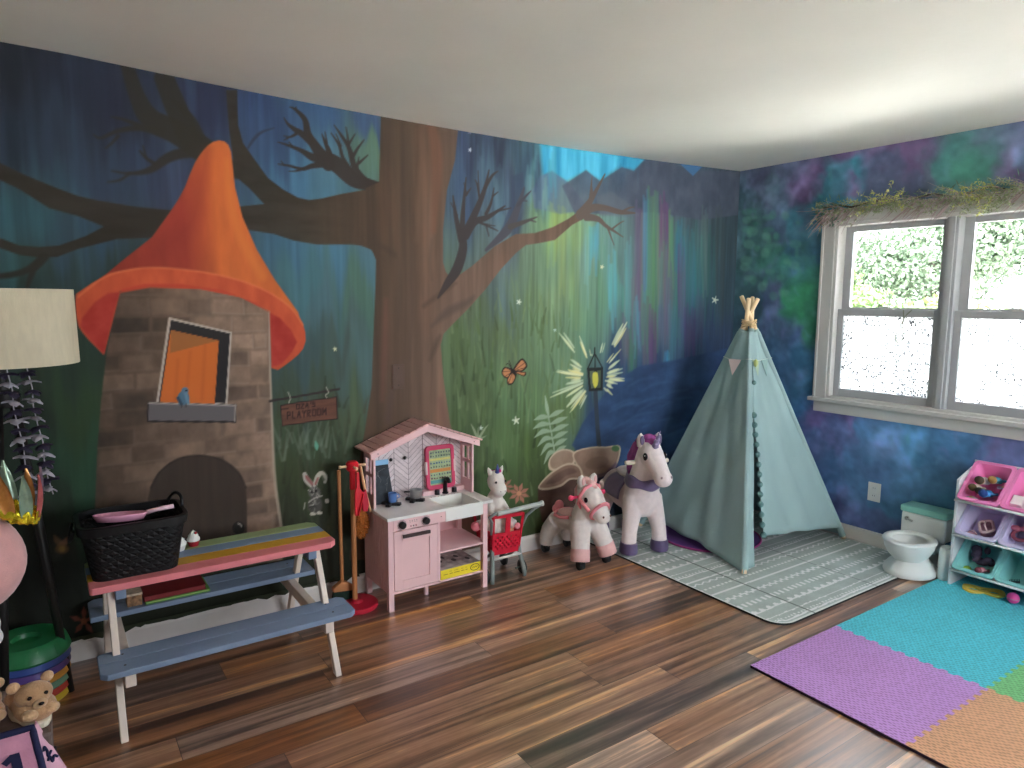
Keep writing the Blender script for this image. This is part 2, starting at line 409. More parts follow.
    # aurora streaks
    for px,y0,y1,w,c,a in [(594,218,268,11,(56,160,196),.75),(587,225,300,5,(104,170,170),.5),(612,255,325,8,(82,176,204),.7),(628,240,330,7,(84,160,176),.55),(603,235,330,9,(90,150,110),.5),
        (640,205,330,9,(112,84,118),.75),(635,270,345,8,(118,92,122),.5),(646,195,300,6,(60,146,190),.65),(653,190,345,11,(74,150,96),.75),(660,205,300,7,(108,128,108),.6),(664,198,260,9,(118,62,116),.8),(668,250,345,9,(112,84,120),.6),(671,215,280,5,(96,164,92),.6),
        (676,220,340,10,(64,128,112),.55),(680,225,265,9,(46,116,146),.8),(681,245,325,7,(94,72,120),.75),(690,230,330,9,(50,118,132),.6),(698,240,330,9,(48,122,128),.6),(705,205,300,6,(96,130,128),.6),(712,230,320,8,(44,96,98),.6),(720,210,330,9,(62,76,78),.5),
        (650,300,390,13,(106,62,112),.75),(645,285,360,7,(74,150,110),.55),(632,335,385,7,(64,132,90),.6),(625,320,370,10,(104,82,112),.6),(667,340,380,5,(56,160,204),.8),(672,300,370,8,(62,130,140),.6),(690,310,372,12,(98,70,122),.65),(700,290,340,9,(88,72,120),.5),(708,330,370,8,(50,80,124),.6),(637,300,352,6,(70,160,190),.6),(620,280,330,8,(70,150,140),.5),
        (552,200,260,10,(150,170,84),.5),(562,205,300,8,(140,168,96),.45),(575,230,330,9,(120,150,92),.4),(545,180,225,6,(112,160,150),.6),(530,165,215,6,(96,142,150),.5),(537,158,205,5,(44,62,92),.6),(552,150,190,8,(64,150,170),.6),(498,170,260,9,(92,128,146),.35),(480,150,215,6,(96,130,160),.3),(505,215,265,8,(104,140,150),.3)]:
        for k in range(5):
            o = (k-2)*w*.2; t0 = y0+R.uniform(-6,14); t1 = y1+R.uniform(-20,10)
            cv.stroke([(px+o,t0),(px+o+R.uniform(-1,1),(t0+t1)/2),(px+o+R.uniform(-1,1),t1)], [w*.18,w*.34,w*.12], tuple(v+R.uniform(-10,10) for v in c), .012, a*.75)
    # blue hill
    cv.poly([(572,445),(582,424),(598,402),(616,380),(640,366),(675,360),(712,352),(737,346),(734,500),(640,500),(590,470)], lambda x,z: np.array([44,74,118])+(fbm(x*6+z*5,z*9-x*3,7)-.5)[:,None]*np.array([36,52,66]), .012, .9)
    for i in range(30):
        px=R.uniform(585,725); py=R.uniform(385,450); cv.stroke([(px,py),(px+14,py-7),(px+30,py-9)],[1,3,1],(66,104,146) if R.random()<.6 else (34,52,92),.01,.35)
    # far dark trunk
    cv.poly([(512,176),(523,172),(525,190),(522,206),(512,226),(498,240),(494,244),(503,226),(510,205)], (48,62,90), .009, .7)
    dk = (50,44,42)
    cv.stroke([(486,250),(508,229),(518,207),(524,188),(531,192)][:4],[3,10,7,2],(66,64,76),.004,.95)
    cv.stroke([(518,205),(526,196),(531,191)],[4,2.5,1],(62,60,72)); cv.stroke([(521,200),(527,201)],[2,1],(62,60,72))
    cv.stroke([(510,227),(524,222),(537,217)],[6,4,1],(70,64,66)); cv.stroke([(530,220),(536,222)],[2,1],(70,64,66))
    # great limb to the left
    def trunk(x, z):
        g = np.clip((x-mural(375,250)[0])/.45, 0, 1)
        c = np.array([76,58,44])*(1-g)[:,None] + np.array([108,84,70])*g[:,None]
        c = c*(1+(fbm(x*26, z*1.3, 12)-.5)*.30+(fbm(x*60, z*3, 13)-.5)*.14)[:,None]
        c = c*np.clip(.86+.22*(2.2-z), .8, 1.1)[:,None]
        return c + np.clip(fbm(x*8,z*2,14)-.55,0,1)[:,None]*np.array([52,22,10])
    def bark(x, z):
        d = np.array([44,38,30])+np.clip((x+3.35)/.55,0,1)[:,None]*np.array([20,14,8])+(fbm(x*6,z*22,8)-.5)[:,None]*22
        k = np.clip((x-mural(290,220)[0])/(mural(372,220)[0]-mural(290,220)[0]),0,1)[:,None]; k = k*k*(3-2*k)
        return d*(1-k)+trunk(x,z)*k
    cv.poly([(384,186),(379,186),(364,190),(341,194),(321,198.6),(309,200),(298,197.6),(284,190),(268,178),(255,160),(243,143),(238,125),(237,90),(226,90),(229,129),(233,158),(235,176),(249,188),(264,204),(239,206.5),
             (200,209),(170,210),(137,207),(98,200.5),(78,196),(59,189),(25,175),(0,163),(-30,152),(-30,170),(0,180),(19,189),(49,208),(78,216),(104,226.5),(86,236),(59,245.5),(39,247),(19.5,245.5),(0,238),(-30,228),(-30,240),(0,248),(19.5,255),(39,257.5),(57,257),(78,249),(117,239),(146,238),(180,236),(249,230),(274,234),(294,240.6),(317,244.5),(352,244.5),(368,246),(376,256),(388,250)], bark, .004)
    for q,w in [([(44,257),(36,265),(25,271),(10,275),(-10,277)],[8,8,6,6,5]),([(38,262),(32,273),(27,288)],[5,5,3]),
                ([(236,172),(205,151),(178,133),(152,120),(138,98),(126,62)],[14,26,25,22,16,12]),([(190,140),(178,112),(165,80)],[22,22,20]),([(205,150),(192,120),(172,100)],[10,8,4]),
                ([(160,132),(140,128),(118,131),(101,138),(94,135)],[9,6,4,2.5,1]),([(118,136),(112,143),(106,148)],[3,2,1]),([(140,126),(125,120),(112,117)],[5,3,1]),
                ([(210,153),(185,153),(168,158),(150,170),(130,173.5),(112,171)],[9,10,9,6,3,1]),([(155,164),(146,158),(140,151)],[4,3,1.5]),([(146,157),(143,146)],[2,1]),([(130,173),(120,180),(108,182)],[2.5,2,1])]:
        cv.stroke(q, w, (40,36,28), .005, .93)
    cv.stroke([(274,128),(262,132),(254,139),(248,148)],[1,2.5,3,2],(38,46,66),.004,.8)
    for q,w in [([(382,188),(366,184),(352,179),(337,165),(324,158)],[10,13,15,17,15]),([(328,164),(315,146),(308,134),(305,120),(296,110),(290,107)],[14,11,8,6,3.5,1.2]),([(297,112),(296,107)],[2,1]),
                ([(310,141),(302,134),(294,129),(288,124),(284,118)],[8,7,5,3,1]),([(296,134),(290,137),(284,136)],[3,2,1]),([(288,138),(284,140)],[1.5,.8]),
                ([(324,160),(312,157),(302,151),(290,146),(278,142)],[9,8,5,3,1]),([(293,147),(289,142)],[2,1]),([(324,164),(312,166),(302,169),(290,166),(278,164)],[7,5,3.5,2.5,1]),([(303,169),(296,171),(289,171)],[2.5,1.5,.8]),([(284,165),(281,161)],[1.5,.8]),
                ([(332,165),(329,152),(325,142),(322,134)],[8,6,3.5,1]),([(327,143),(325,132)],[2,1]),
                ([(378,187),(366,182),(355,168),(349,148),(341,135),(334,125)],[10,9,7,5,3,1]),([(349,145),(346,127)],[3,1]),([(349,144),(355,134)],[2.5,1]),([(352,172),(343,158),(339,145),(331,133)],[5,4,3,1]),([(341,146),(336,134)],[2,1]),
                ([(352,158),(358,148),(364,140)],[4,2.5,1]),([(357,168),(359,157)],[3,1]),([(359,163),(368,155)],[3,1])]:
        cv.stroke(q, w, (46,38,36), .003, .97)
    # trunk and right limb
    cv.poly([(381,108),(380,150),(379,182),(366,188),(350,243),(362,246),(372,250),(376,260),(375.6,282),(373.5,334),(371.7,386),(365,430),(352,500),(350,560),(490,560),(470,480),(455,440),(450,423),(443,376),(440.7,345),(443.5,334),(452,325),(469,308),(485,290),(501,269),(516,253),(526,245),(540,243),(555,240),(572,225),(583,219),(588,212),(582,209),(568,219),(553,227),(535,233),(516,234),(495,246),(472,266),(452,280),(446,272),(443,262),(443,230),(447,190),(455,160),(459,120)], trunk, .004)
    for q,w in [([(580,215),(592,208),(605,208),(620,212),(635,213)],[11,8,6,5,1.5]),([(622,212),(629,208),(634,207)],[3,2,1]),([(586,217),(598,219),(606,226),(614,231),(623,237)],[8,6,4,2.5,1]),([(607,226),(610,234),(614,245)],[3,2,1]),([(612,229),(620,223),(624,221)],[2,1.5,.8]),
                ([(580,214),(589,203),(597,189),(605,174)],[9,7,4,1.5]),([(590,202),(591,190),(592,177)],[4,3,1]),([(593,196),(592,187)],[2,1]),
                ]:
        cv.stroke(q, w, (92,78,72), .003)
    for q,w in [([(438,298),(447,284),(457,269),(463,248),(461,232)],[2,8,11,10,9]),([(461,240),(456,217),(453,196)],[7,5,1.5]),([(457,215),(451,203)],[2,1]),([(462,232),(463,212),(466,178)],[7,5,1.5]),([(466,195),(471,188)],[3,1]),([(466,192),(464,183)],[2,1]),
                ([(464,236),(477,209),(485,188),(489,170)],[9,7,4.5,1.5]),([(485,188),(492,176),(498,171)],[4,3,1]),([(480,200),(477,184),(475,180)],[3,2,1]),([(479,195),(478,171)],[2,1]),([(466,236),(475,222),(488,217),(505,206)],[8,7,5,1.5]),([(497,211),(511,208)],[2.5,1]),([(486,214),(491,203),(494,188)],[4,3,1]),([(493,196),(498,192)],[2,1]),([(479,222),(490,227),(498,231)],[3,2,1]),([(486,225),(489,236)],[2,1]),([(485,224),(495,226)],[1.5,.8])]:
        cv.stroke(q, w, (58,50,52), .003, .95)
    for q,w,c in [([(424,306),(440,294),(456,283)],[3,3,1],(64,50,44)),([(432,326),(448,312),(468,302),(474,296)],[2,8,6,1],(76,64,60)),([(430,360),(436,345),(440,336)],[2,5,2],(70,56,48)),([(412,245),(411,280),(412,305),(410,360)],[2,4,3,1],(76,60,52)),([(398,258),(400,290),(398,330)],[1,4,1],(74,60,50)),([(432,240),(430,262),(432,280)],[1,3,1],(84,68,58)),([(386,300),(385,340),(382,400)],[5,8,4],(112,70,58)),([(430,120),(437,160),(434,230)],[10,14,6],(122,76,56)),([(420,170),(418,240)],[4,6],(98,76,60)),([(392,390),(388,420)],[6,8],(84,66,62)),([(440,400),(447,430)],[6,7],(116,82,72)),([(395,255),(385,248),(372,244)],[4,5,2],(64,50,40))]:
        cv.stroke(q, w, c, .014, .55)
    # toadstool cottage: wall, courses, window, door
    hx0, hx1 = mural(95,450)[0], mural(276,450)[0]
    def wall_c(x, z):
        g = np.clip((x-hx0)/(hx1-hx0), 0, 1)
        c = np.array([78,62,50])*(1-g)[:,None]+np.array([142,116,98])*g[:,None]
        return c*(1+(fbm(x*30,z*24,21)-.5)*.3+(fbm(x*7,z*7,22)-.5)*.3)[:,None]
    house = [(117,288),(150,284),(200,284),(240,292),(271,311),(270,360),(272,420),(275,480),(282,532),(283,560),(93,590),(93,545),(95,500),(97,450),(101,400),(106,355),(113,320)]
    before = cv.col.copy()
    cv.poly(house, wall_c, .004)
    rows = 15
    for r in range(rows):
        z1 = 1.60-r*.079; z0 = z1-.079; x = hx0-.04-(r%2)*.06+R.uniform(-.02,.02)
        while x < hx1+.08:
            w = R.uniform(.10,.19); k = R.choice([R.uniform(-.36,-.12),R.uniform(-.1,.14),R.uniform(.1,.3)]); edge = .006
            xa, xb = max(x+edge, mural(107 if r<5 else 98,400)[0]-.012*(r>4)), min(x+w-edge, hx1+.012*(r-7)*.4-.012)
            if xb-xa > .03:
                sh = lambda xx,zz,k=k: wall_c(xx,zz)*(1+k)
                q = [(xa,z0+edge+R.uniform(0,.008)),(xb,z0+edge+R.uniform(0,.008)),(xb+R.uniform(-.006,.006),z1-edge),(xa+R.uniform(-.006,.006),z1-edge)]
                if z1 < 1.585: cv.poly(q, sh, .007, .72, wall=True)
                if R.random() < .7: cv.stroke([q[0],q[1]], .005, (150,130,114) if xa > -3.7 else (112,94,80), .005, .62, wall=True)
                if R.random() < .5: cv.stroke([q[1],q[2]], .005, (150,130,114) if xa > -3.7 else (106,90,78), .005, .62, wall=True)
            x += w
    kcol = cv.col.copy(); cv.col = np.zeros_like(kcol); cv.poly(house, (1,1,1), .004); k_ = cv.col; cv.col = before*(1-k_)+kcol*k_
    cv.stroke([(269.5,312),(270,360),(272,420),(275,480),(282,532)],[1.5,2,2.5,3,3],(176,160,142),.003,.75)
    # hat
    hx = lambda px: mural(px,250)[0]
    def hat(x, z):
        g = np.clip((x-(mural(200,250)[0]+(1.55-z)*.04))/.14+.35, 0, 1)
        c = np.array([152,46,32])*(1-g)[:,None]+np.array([206,96,40])*g[:,None]
        return c*(1+(fbm(x*18,z*5,31)-.5)*.22)[:,None]
    cv.poly([(195,162.5),(199,156),(203.5,150),(208,145.2),(213,141.8),(219,140.2),(224.5,141.4),(228.5,145),(231,152),(232,160),(235,187),(242.5,217),(257,250),(275,280),(298,312),(303,330),(250,300),(190,284),(130,284),(76,300),(90,286),(105,275),(123,260),(152,237),(170,212),(178,200),(185,187),(190,174)], hat, .004)
    cv.stroke([(208,150),(200,185),(190,225),(150,258)],[3,10,14,10],(138,38,30),.03,.4)
    cv.stroke([(227,160),(231,203),(242,240),(262,276)],[3,7,9,9],(220,116,44),.014,.6)
    brim = lambda x,z: np.array([204,78,42])+(fbm(x*24,z*12,33)-.5)[:,None]*np.array([30,24,14])
    cv.poly([(76,294),(92,283),(110,273),(135,268.5),(165,268),(205,272),(240,280),(268,291),(290,307),(297.5,314),(302.5,323),(305.3,332),(305.8,341),(303,349),(298,355),(292,360),(284,366),(278,370),(271.5,368),(270,311),(240,297),(200,289),(150,287),(120,291),(113,320),(104,355),(97,348),(89,340),(82.5,332.5),(78.5,326),(76.2,315),(75.5,304)], brim, .004)
    under = lambda x,z: np.array([178,44,34])+(fbm(x*20,z*20,34)-.5)[:,None]*26
    cv.poly([(114,312),(120,292),(108,293),(95,302),(82,318),(80,326),(90,340),(104,354)], under, .007)
    cv.poly([(270,313),(280,318),(291,330),(297,342),(292,352),(282,364),(272,367)], under, .007)
    cv.poly([(120,293),(150,287.5),(200,289),(240,297),(269,312),(256,303),(222,290),(180,284),(145,284),(122,289)], (196,56,36), .005, .9)
    cv.stroke([(78,297),(105,277),(135,269),(165,268),(205,272.5),(240,280.5),(268,292),(290,307),(303,325)],1.8,(224,112,66),.004,.7)
    # cottage window
    cv.poly([(168.5,317),(232,332),(227.5,404),(156,403.5)], (184,172,158), .003)
    cv.poly([(171,320),(230,333.5),(225.5,403),(158.5,403)], (38,36,38), .002)
    cv.poly([(170.7,330),(218.8,340.5),(214.7,404),(159.6,404)], (214,104,34), .002)
    cv.poly([(171,330),(218.5,340.5),(170,353)], (164,98,46), .003)
    for p,q in (((178,360),(175,402)),((190,352),(186,400)),((205,345),(202,400))): cv.stroke([p,q],2,(184,82,26),.008,.4)
    cv.poly([(147.5,402),(236.5,404.5),(236,422.8),(146.8,422.3)], (34,32,32), .002)
    cv.poly([(148.5,402.5),(235.5,405),(234.5,421),(148.5,420.5)], (98,94,98), .002)
    cv.stroke([(149,403),(235.5,405.5)],1.6,(164,156,150)); cv.stroke([(235.5,405),(234.8,421)],1.5,(150,142,136))
    # bird
    cv.disc(183.5,398,6,7,(70,112,140),.003); cv.disc(185,391,3.6,4,(84,120,148),.003); cv.stroke([(178,398),(181,404)],3,(44,72,96),.003); cv.stroke([(186,394),(188,403)],3,(96,138,164),.003)
    cv.stroke([(182,404),(181.5,407)],1,(60,64,70)); cv.stroke([(186,404),(186,407)],1,(60,64,70)); cv.disc(186.5,390.5,1,1,(30,34,40),.001)
    # cottage door with knob
    arch = [(148,580),(148,495)]+[(200+53*math.cos(t), 497-41*math.sin(t)) for t in [PI*k/16 for k in range(16,-1,-1)]][1:-1]+[(246.5,495),(246.5,566)]
    arch = [(147,582),(148,498),(151,486),(158,473),(169,463),(183,457),(200,455),(217,458),(231,465),(241,476),(246,490),(247,505),(247,566)]
    cv.poly(arch, lambda x,z: np.array([60,48,40])*(1+(fbm(x*50,z*3,41)-.5)*.2)[:,None], .004)
    cv.stroke([(151,488),(160,472),(178,459),(200,455.5),(222,460),(238,472),(246,488)],1.6,(40,32,28),.004,.8)
    cv.disc(238.5,528,6.2,6.6,(20,18,17),.003); cv.stroke([(238,523.5),(240.5,524.5),(241.5,526.5)],1.3,(170,164,156),.0025)
    # hanging sign
    cv.stroke([(270,401),(300,396),(339,389)],[2.6,2.2,2.4],(46,38,38),.002,.9)
    for sx,sy,ex,ey in ((288,392,290.5,405),(326,387,327,398)):
        cv.stroke([(sx,sy),(sx+2.5,(sy+ey)/2),(ex-1.5,ey-3),(ex,ey)],1.1,(150,152,138),.002,.9)
    cv.poly([(280,405),(300,401.5),(337,396.5),(338,419.5),(312,422),(282,426.5)],(40,28,26),.0025)
    cv.poly([(281,406),(300,402.6),(336,397.6),(337,418.6),(312,421),(282.5,425.5)],lambda x,z: np.array([104,64,50])*(1+(fbm(x*10,z*60,42)-.5)*.4)[:,None],.0025)
    cv.stroke([(281,409.5),(288,408.5)],1,(48,32,28))
    def write(txt, px, py, h, w, tilt, wd, c):
        x = px
        for ch in txt:
            for st_ in GLYPH[ch]:
                cv.stroke([(x+a*w, py-(x-px)*tilt-b*h) for a,b in st_], wd, c, .0022, .95, sm=False)
            x += w*(.55 if ch == "'" else 1.18)
    write("OZA'S", 296.5, 408.8, 4.6, 3.9, .13, 1.0, (44,26,24))
    write("PLAYROOM", 287.5, 418.6, 6.4, 4.25, .11, 1.1, (44,26,24))
    # rabbit
    for q,w,c in [([(314,487),(307,480),(304.5,474)],[5,6,4],(200,192,184)),([(313,485),(308,479),(306,476)],[2.5,3.4,2],(150,80,82)),([(315,486),(317,478),(321,473.5),(325,477),(325,482)],[4,5,5,5,3],(190,186,176)),([(315.5,484),(318,478)],[2.4,2],(150,84,84)),([(322,476),(324,480)],[2,2],(74,84,66))]:
        cv.stroke(q,w,c,.002,.85)
    cv.disc(314.5,492.5,6.5,6,(92,92,90),.005,.8); cv.disc(315,505,7.5,9,(78,74,74),.006,.8)
    for i in range(46):
        a = R.uniform(0,2*PI); r = R.uniform(2,7); cx, cy = (314.5,492.5) if i < 24 else (315,505)
        cv.stroke([(cx+r*.5*math.cos(a),cy+r*.6*math.sin(a)),(cx+r*1.05*math.cos(a),cy+r*1.15*math.sin(a))],.8,R.choice([(190,186,178),(150,148,142),(44,42,42)]),.0018,.75)
    cv.disc(312,491.8,1.2,1.2,(20,18,20),.0015); cv.disc(316,491,1.2,1.2,(20,18,20),.0015); cv.stroke([(309,502),(315,498),(322,496)],1.4,(184,180,172),.002,.8); cv.disc(327,501,2.3,2.3,(186,182,172),.002); cv.disc(313,514,3.2,1.7,(184,178,166),.002); cv.disc(319.5,513,3,1.7,(184,178,166),.002)
    cv.stroke([(305,503),(304,509)],1.3,(170,168,158),.002,.8)
    # small teal sprite, specks, stars
    cv.stroke([(315.5,441),(316.5,446),(317,450)],[1,4,1],(98,178,150),.003,.9); cv.stroke([(315,451),(314,458)],1,(92,120,100),.003,.6)
    for px,py,s,c in [(335,349,1,(200,200,160)),(519,302,1.2,(214,220,206)),(516,420.5,1.7,(216,222,200)),(715,300,1.6,(214,220,200)),(602,267,1,(214,210,170)),(470,132,.8,(150,140,180)),(555,330,.8,(170,200,190)),(481,428,.9,(200,214,200)),(480,437,.7,(200,214,200)),(470,150,.8,(190,196,214))]:
        for k in range(5):
            a = 2*PI*k/5+px; cv.stroke([(px,py),(px+2*s*math.cos(a),py+2.2*s*math.sin(a))],[1.5*s,.8*s],c,.002,.9,sm=False)
    # butterfly
    for q in ([(513,371),(517,363),(522,358.5),(526,362),(527,367),(521,372)],[(513,372),(520,372),(526,372.5),(524,376),(519,377)][:4],[(512,370),(505,367),(501.5,372),(504,377),(509,378)],[(512,372),(507,379),(508,384.5),(513,383.5),(516,376)]):
        cv.poly(q,(40,28,24),.003,sm=True)
        cx=sum(p[0] for p in q)/len(q); cy=sum(p[1] for p in q)/len(q)
        cv.poly([(cx+(p[0]-cx)*.76,cy+(p[1]-cy)*.76) for p in q],(196,124,76),.003,sm=True)
        for p in q[1:]: cv.stroke([(513,371.5),(p[0],p[1])],.7,(60,38,30),.0015,.8)
    cv.stroke([(511,368.5),(514,372.5),(516,375)],[2,3,1.5],(34,26,24),.002); cv.stroke([(511,368),(508.5,364),(506,364.5)],.8,(40,34,30),.0015); cv.stroke([(511.5,367),(509,361)],.8,(40,34,30),.0015)
    # lamp post with painted rays
    lx, ly = 595, 378
    for a,r0,r1,w in [(-128,34,58,4),(-113,22,44,3),(-62,36,62,5.5),(-50,22,36,3),(-35,18,30,4),(-22,14,26,5),(-8,13,26,4),(4,13,27,4),(14,12,24,4),(28,14,24,4),(46,15,24,3.4),(-140,18,30,4),(-152,16,26,4),(-163,14,26,4.5),(-172,14,40,3),(178,13,27,4),(168,14,28,4),(158,14,50,3.5),(147,16,32,4),(136,18,38,5),(126,18,40,4),(118,18,34,3),(-78,26,34,2),(-98,22,30,2)]:
        for k in range(3):
            t = math.radians(a+R.uniform(-4,4)); b = r0+R.uniform(-2,3); e = r1+R.uniform(-7,3)
            cv.stroke([(lx+b*math.cos(t),ly+b*math.sin(t)),(lx+(b+e)/2*math.cos(t),ly+(b+e)/2*math.sin(t)),(lx+e*math.cos(t),ly+e*math.sin(t))],[w*.4,w*.62,w*.22],R.choice([(226,230,184),(210,220,170),(228,222,150),(196,214,176)]),.004,.8)
    cv.stroke([(595.5,390),(597,420),(599.5,451)],[5,5.4,5.6],(54,64,78),.0025)
    cv.poly([(590.5,452.5),(606,449),(607,456),(592,460)],(44,50,54),.0025)
    cv.poly([(587,368),(603,367.5),(602.5,390.5),(589,391.5)],(36,42,42),.0025)
    cv.poly([(589.5,371),(594,370.5),(594,388),(591,388.5)],(92,104,82),.002); cv.poly([(597,370.5),(601,370.5),(600.5,387.5),(597,388)],(78,92,72),.002)
    cv.poly([(593,373),(597.5,373),(598,383),(595,388),(592.5,381)],(212,204,72),.003,sm=True)
    for q in ([(587.5,369),(594.5,354)],[(602.5,368),(595,354)],[(595,367),(595,352)],[(588,369),(602.5,368)],[(594.5,354),(594.7,348)]): cv.stroke(q,1.5,(34,40,40),.002)
    # fern
    cv.stroke([(545.5,397),(549,420),(553,442),(556,462)],[1,1.6,1.8,2],(140,166,136),.002)
    cv.stroke([(545,396),(547,408),(548.5,415)],[1,4.4,2],(150,176,146),.0025)
    for i in range(6):
        t = i/5; bx = 549+t*6; by = 417+t*36; L = 18-2*abs(i-1.5)
        for sgn in (-1,1):
            cv.stroke([(bx,by),(bx+sgn*L*.5,by-4+(2 if sgn<0 else -2)+2),(bx+sgn*L,by-3+(6 if sgn<0 else -4)+t*8*(1 if sgn<0 else 0))],[1.5,5.2,.8],(146,172,142),.0025,.95)
    # stumps and stones
    edge = (196,176,150); 
    st = lambda b: (lambda x,z: np.array(b)+(fbm(x*16,z*16,51)-.5)[:,None]*30)
    cv.poly([(538,486),(552,472),(581,476),(584,520),(566,528),(542,522),(538,500)],st((82,56,48)),.006)
    cv.poly([(549,460),(556,451.5),(566,449),(575,453),(574,464),(563,470),(550,470)],edge,.003,sm=True); cv.poly([(550.5,460),(557,453),(566,450.5),(573,454),(572,463),(562,468),(552,468)],st((156,130,110)),.004,sm=True)
    cv.poly([(573,453),(590,447),(605,446.5),(619,445.5),(620,455),(614,470),(601,477),(584,478),(577,466)],edge,.003,sm=True); cv.poly([(574.5,454),(590,448.5),(606,448),(617.5,447),(618.5,455),(612.5,469),(600,475.5),(585,476),(578.5,466)],st((150,122,104)),.004,sm=True)
    cv.disc(597,463,12,6,(120,96,82),.01,.6,-.2); cv.disc(615.5,448.5,4,3,(60,112,62),.004,.85)
    cv.poly([(538.5,486),(550,473),(566,463.5),(578,465),(583,474),(580,479),(570,480),(562,486),(552,489),(542,490)],edge,.003,sm=True); cv.poly([(540,486),(551,474.5),(566,465.5),(577,466.5),(581,474),(578,477.5),(569,478.5),(561,484),(552,487),(543,488)],st((136,106,90)),.004,sm=True)
    cv.poly([(546,484),(556,474),(570,468),(577,472),(566,476),(558,482)],st((108,80,68)),.006,.8,sm=True)
    cv.poly([(588,478),(606,472),(616,462),(622,470),(612,482),(596,490)],(84,64,96),.012,.6)
    # painted blossoms
    def blossom(px,py,r,n,c,c2,a0=0):
        for k in range(n):
            a = a0+2*PI*k/n
            cv.poly([(px,py),(px+r*.6*math.cos(a-.32),py+r*.6*math.sin(a-.32)),(px+r*math.cos(a),py+r*math.sin(a)),(px+r*.6*math.cos(a+.32),py+r*.6*math.sin(a+.32))],c,.003,.95)
        cv.disc(px,py,r*.22,r*.22,c2,.003)
    blossom(519,493.5,11,8,(180,112,94),(200,140,104),.3); blossom(505,486,9,7,(168,104,90),(196,130,96),.1)
    blossom(84,621,15,5,(128,66,54),(140,82,58),-PI/2); 
    cv.stroke([(62,545),(57,540),(54,535)],[6,5,1],(130,92,66),.004,.8); cv.stroke([(62,545),(68,539),(73,535)],[6,5,1],(140,92,70),.004,.8); cv.disc(62,549,7,5,(116,78,46),.006,.8); cv.disc(62,549,3.4,3,(150,108,52),.005,.8)
    for q in ([(478,440),(474,430),(471,424)],[(478,440),(484,430),(488,425)],[(478,440),(478,428)],[(478,440),(486,436)]): cv.stroke(q,[3,2.4,.6],(150,164,130),.003,.8)
    return cv
HAZE = .11                                              # hazy look put into the mural colours by greying them
us = np.concatenate([np.linspace(X0, -4.47, 14), np.arange(-4.46, -3.0, .0050), np.arange(-3.0, 0, .0062), [0.0]])
vs = np.concatenate([[0, .03, .06], np.arange(.085, 2.475, .0056)])
U, V = np.meshgrid(us, vs)
cvm = paint_mural(U.ravel(), V.ravel()); gm_ = cvm.col.mean(1, keepdims=True); cvm.col = cvm.col*(1-HAZE)+gm_*HAZE+np.array([4.,3.,2.])
PAINT_WALL = paint_mat('mural paint')
me = grid_mesh('wall_back', us, vs, lambda u, v: np.column_stack([u, np.zeros_like(u), v]), cvm.linear(MG), PAINT_WALL)
o = link('wall_back', me); o['kind'] = 'structure'; o['label'] = 'wall painted with a woodland mural of a toadstool cottage, a great tree and an aurora'

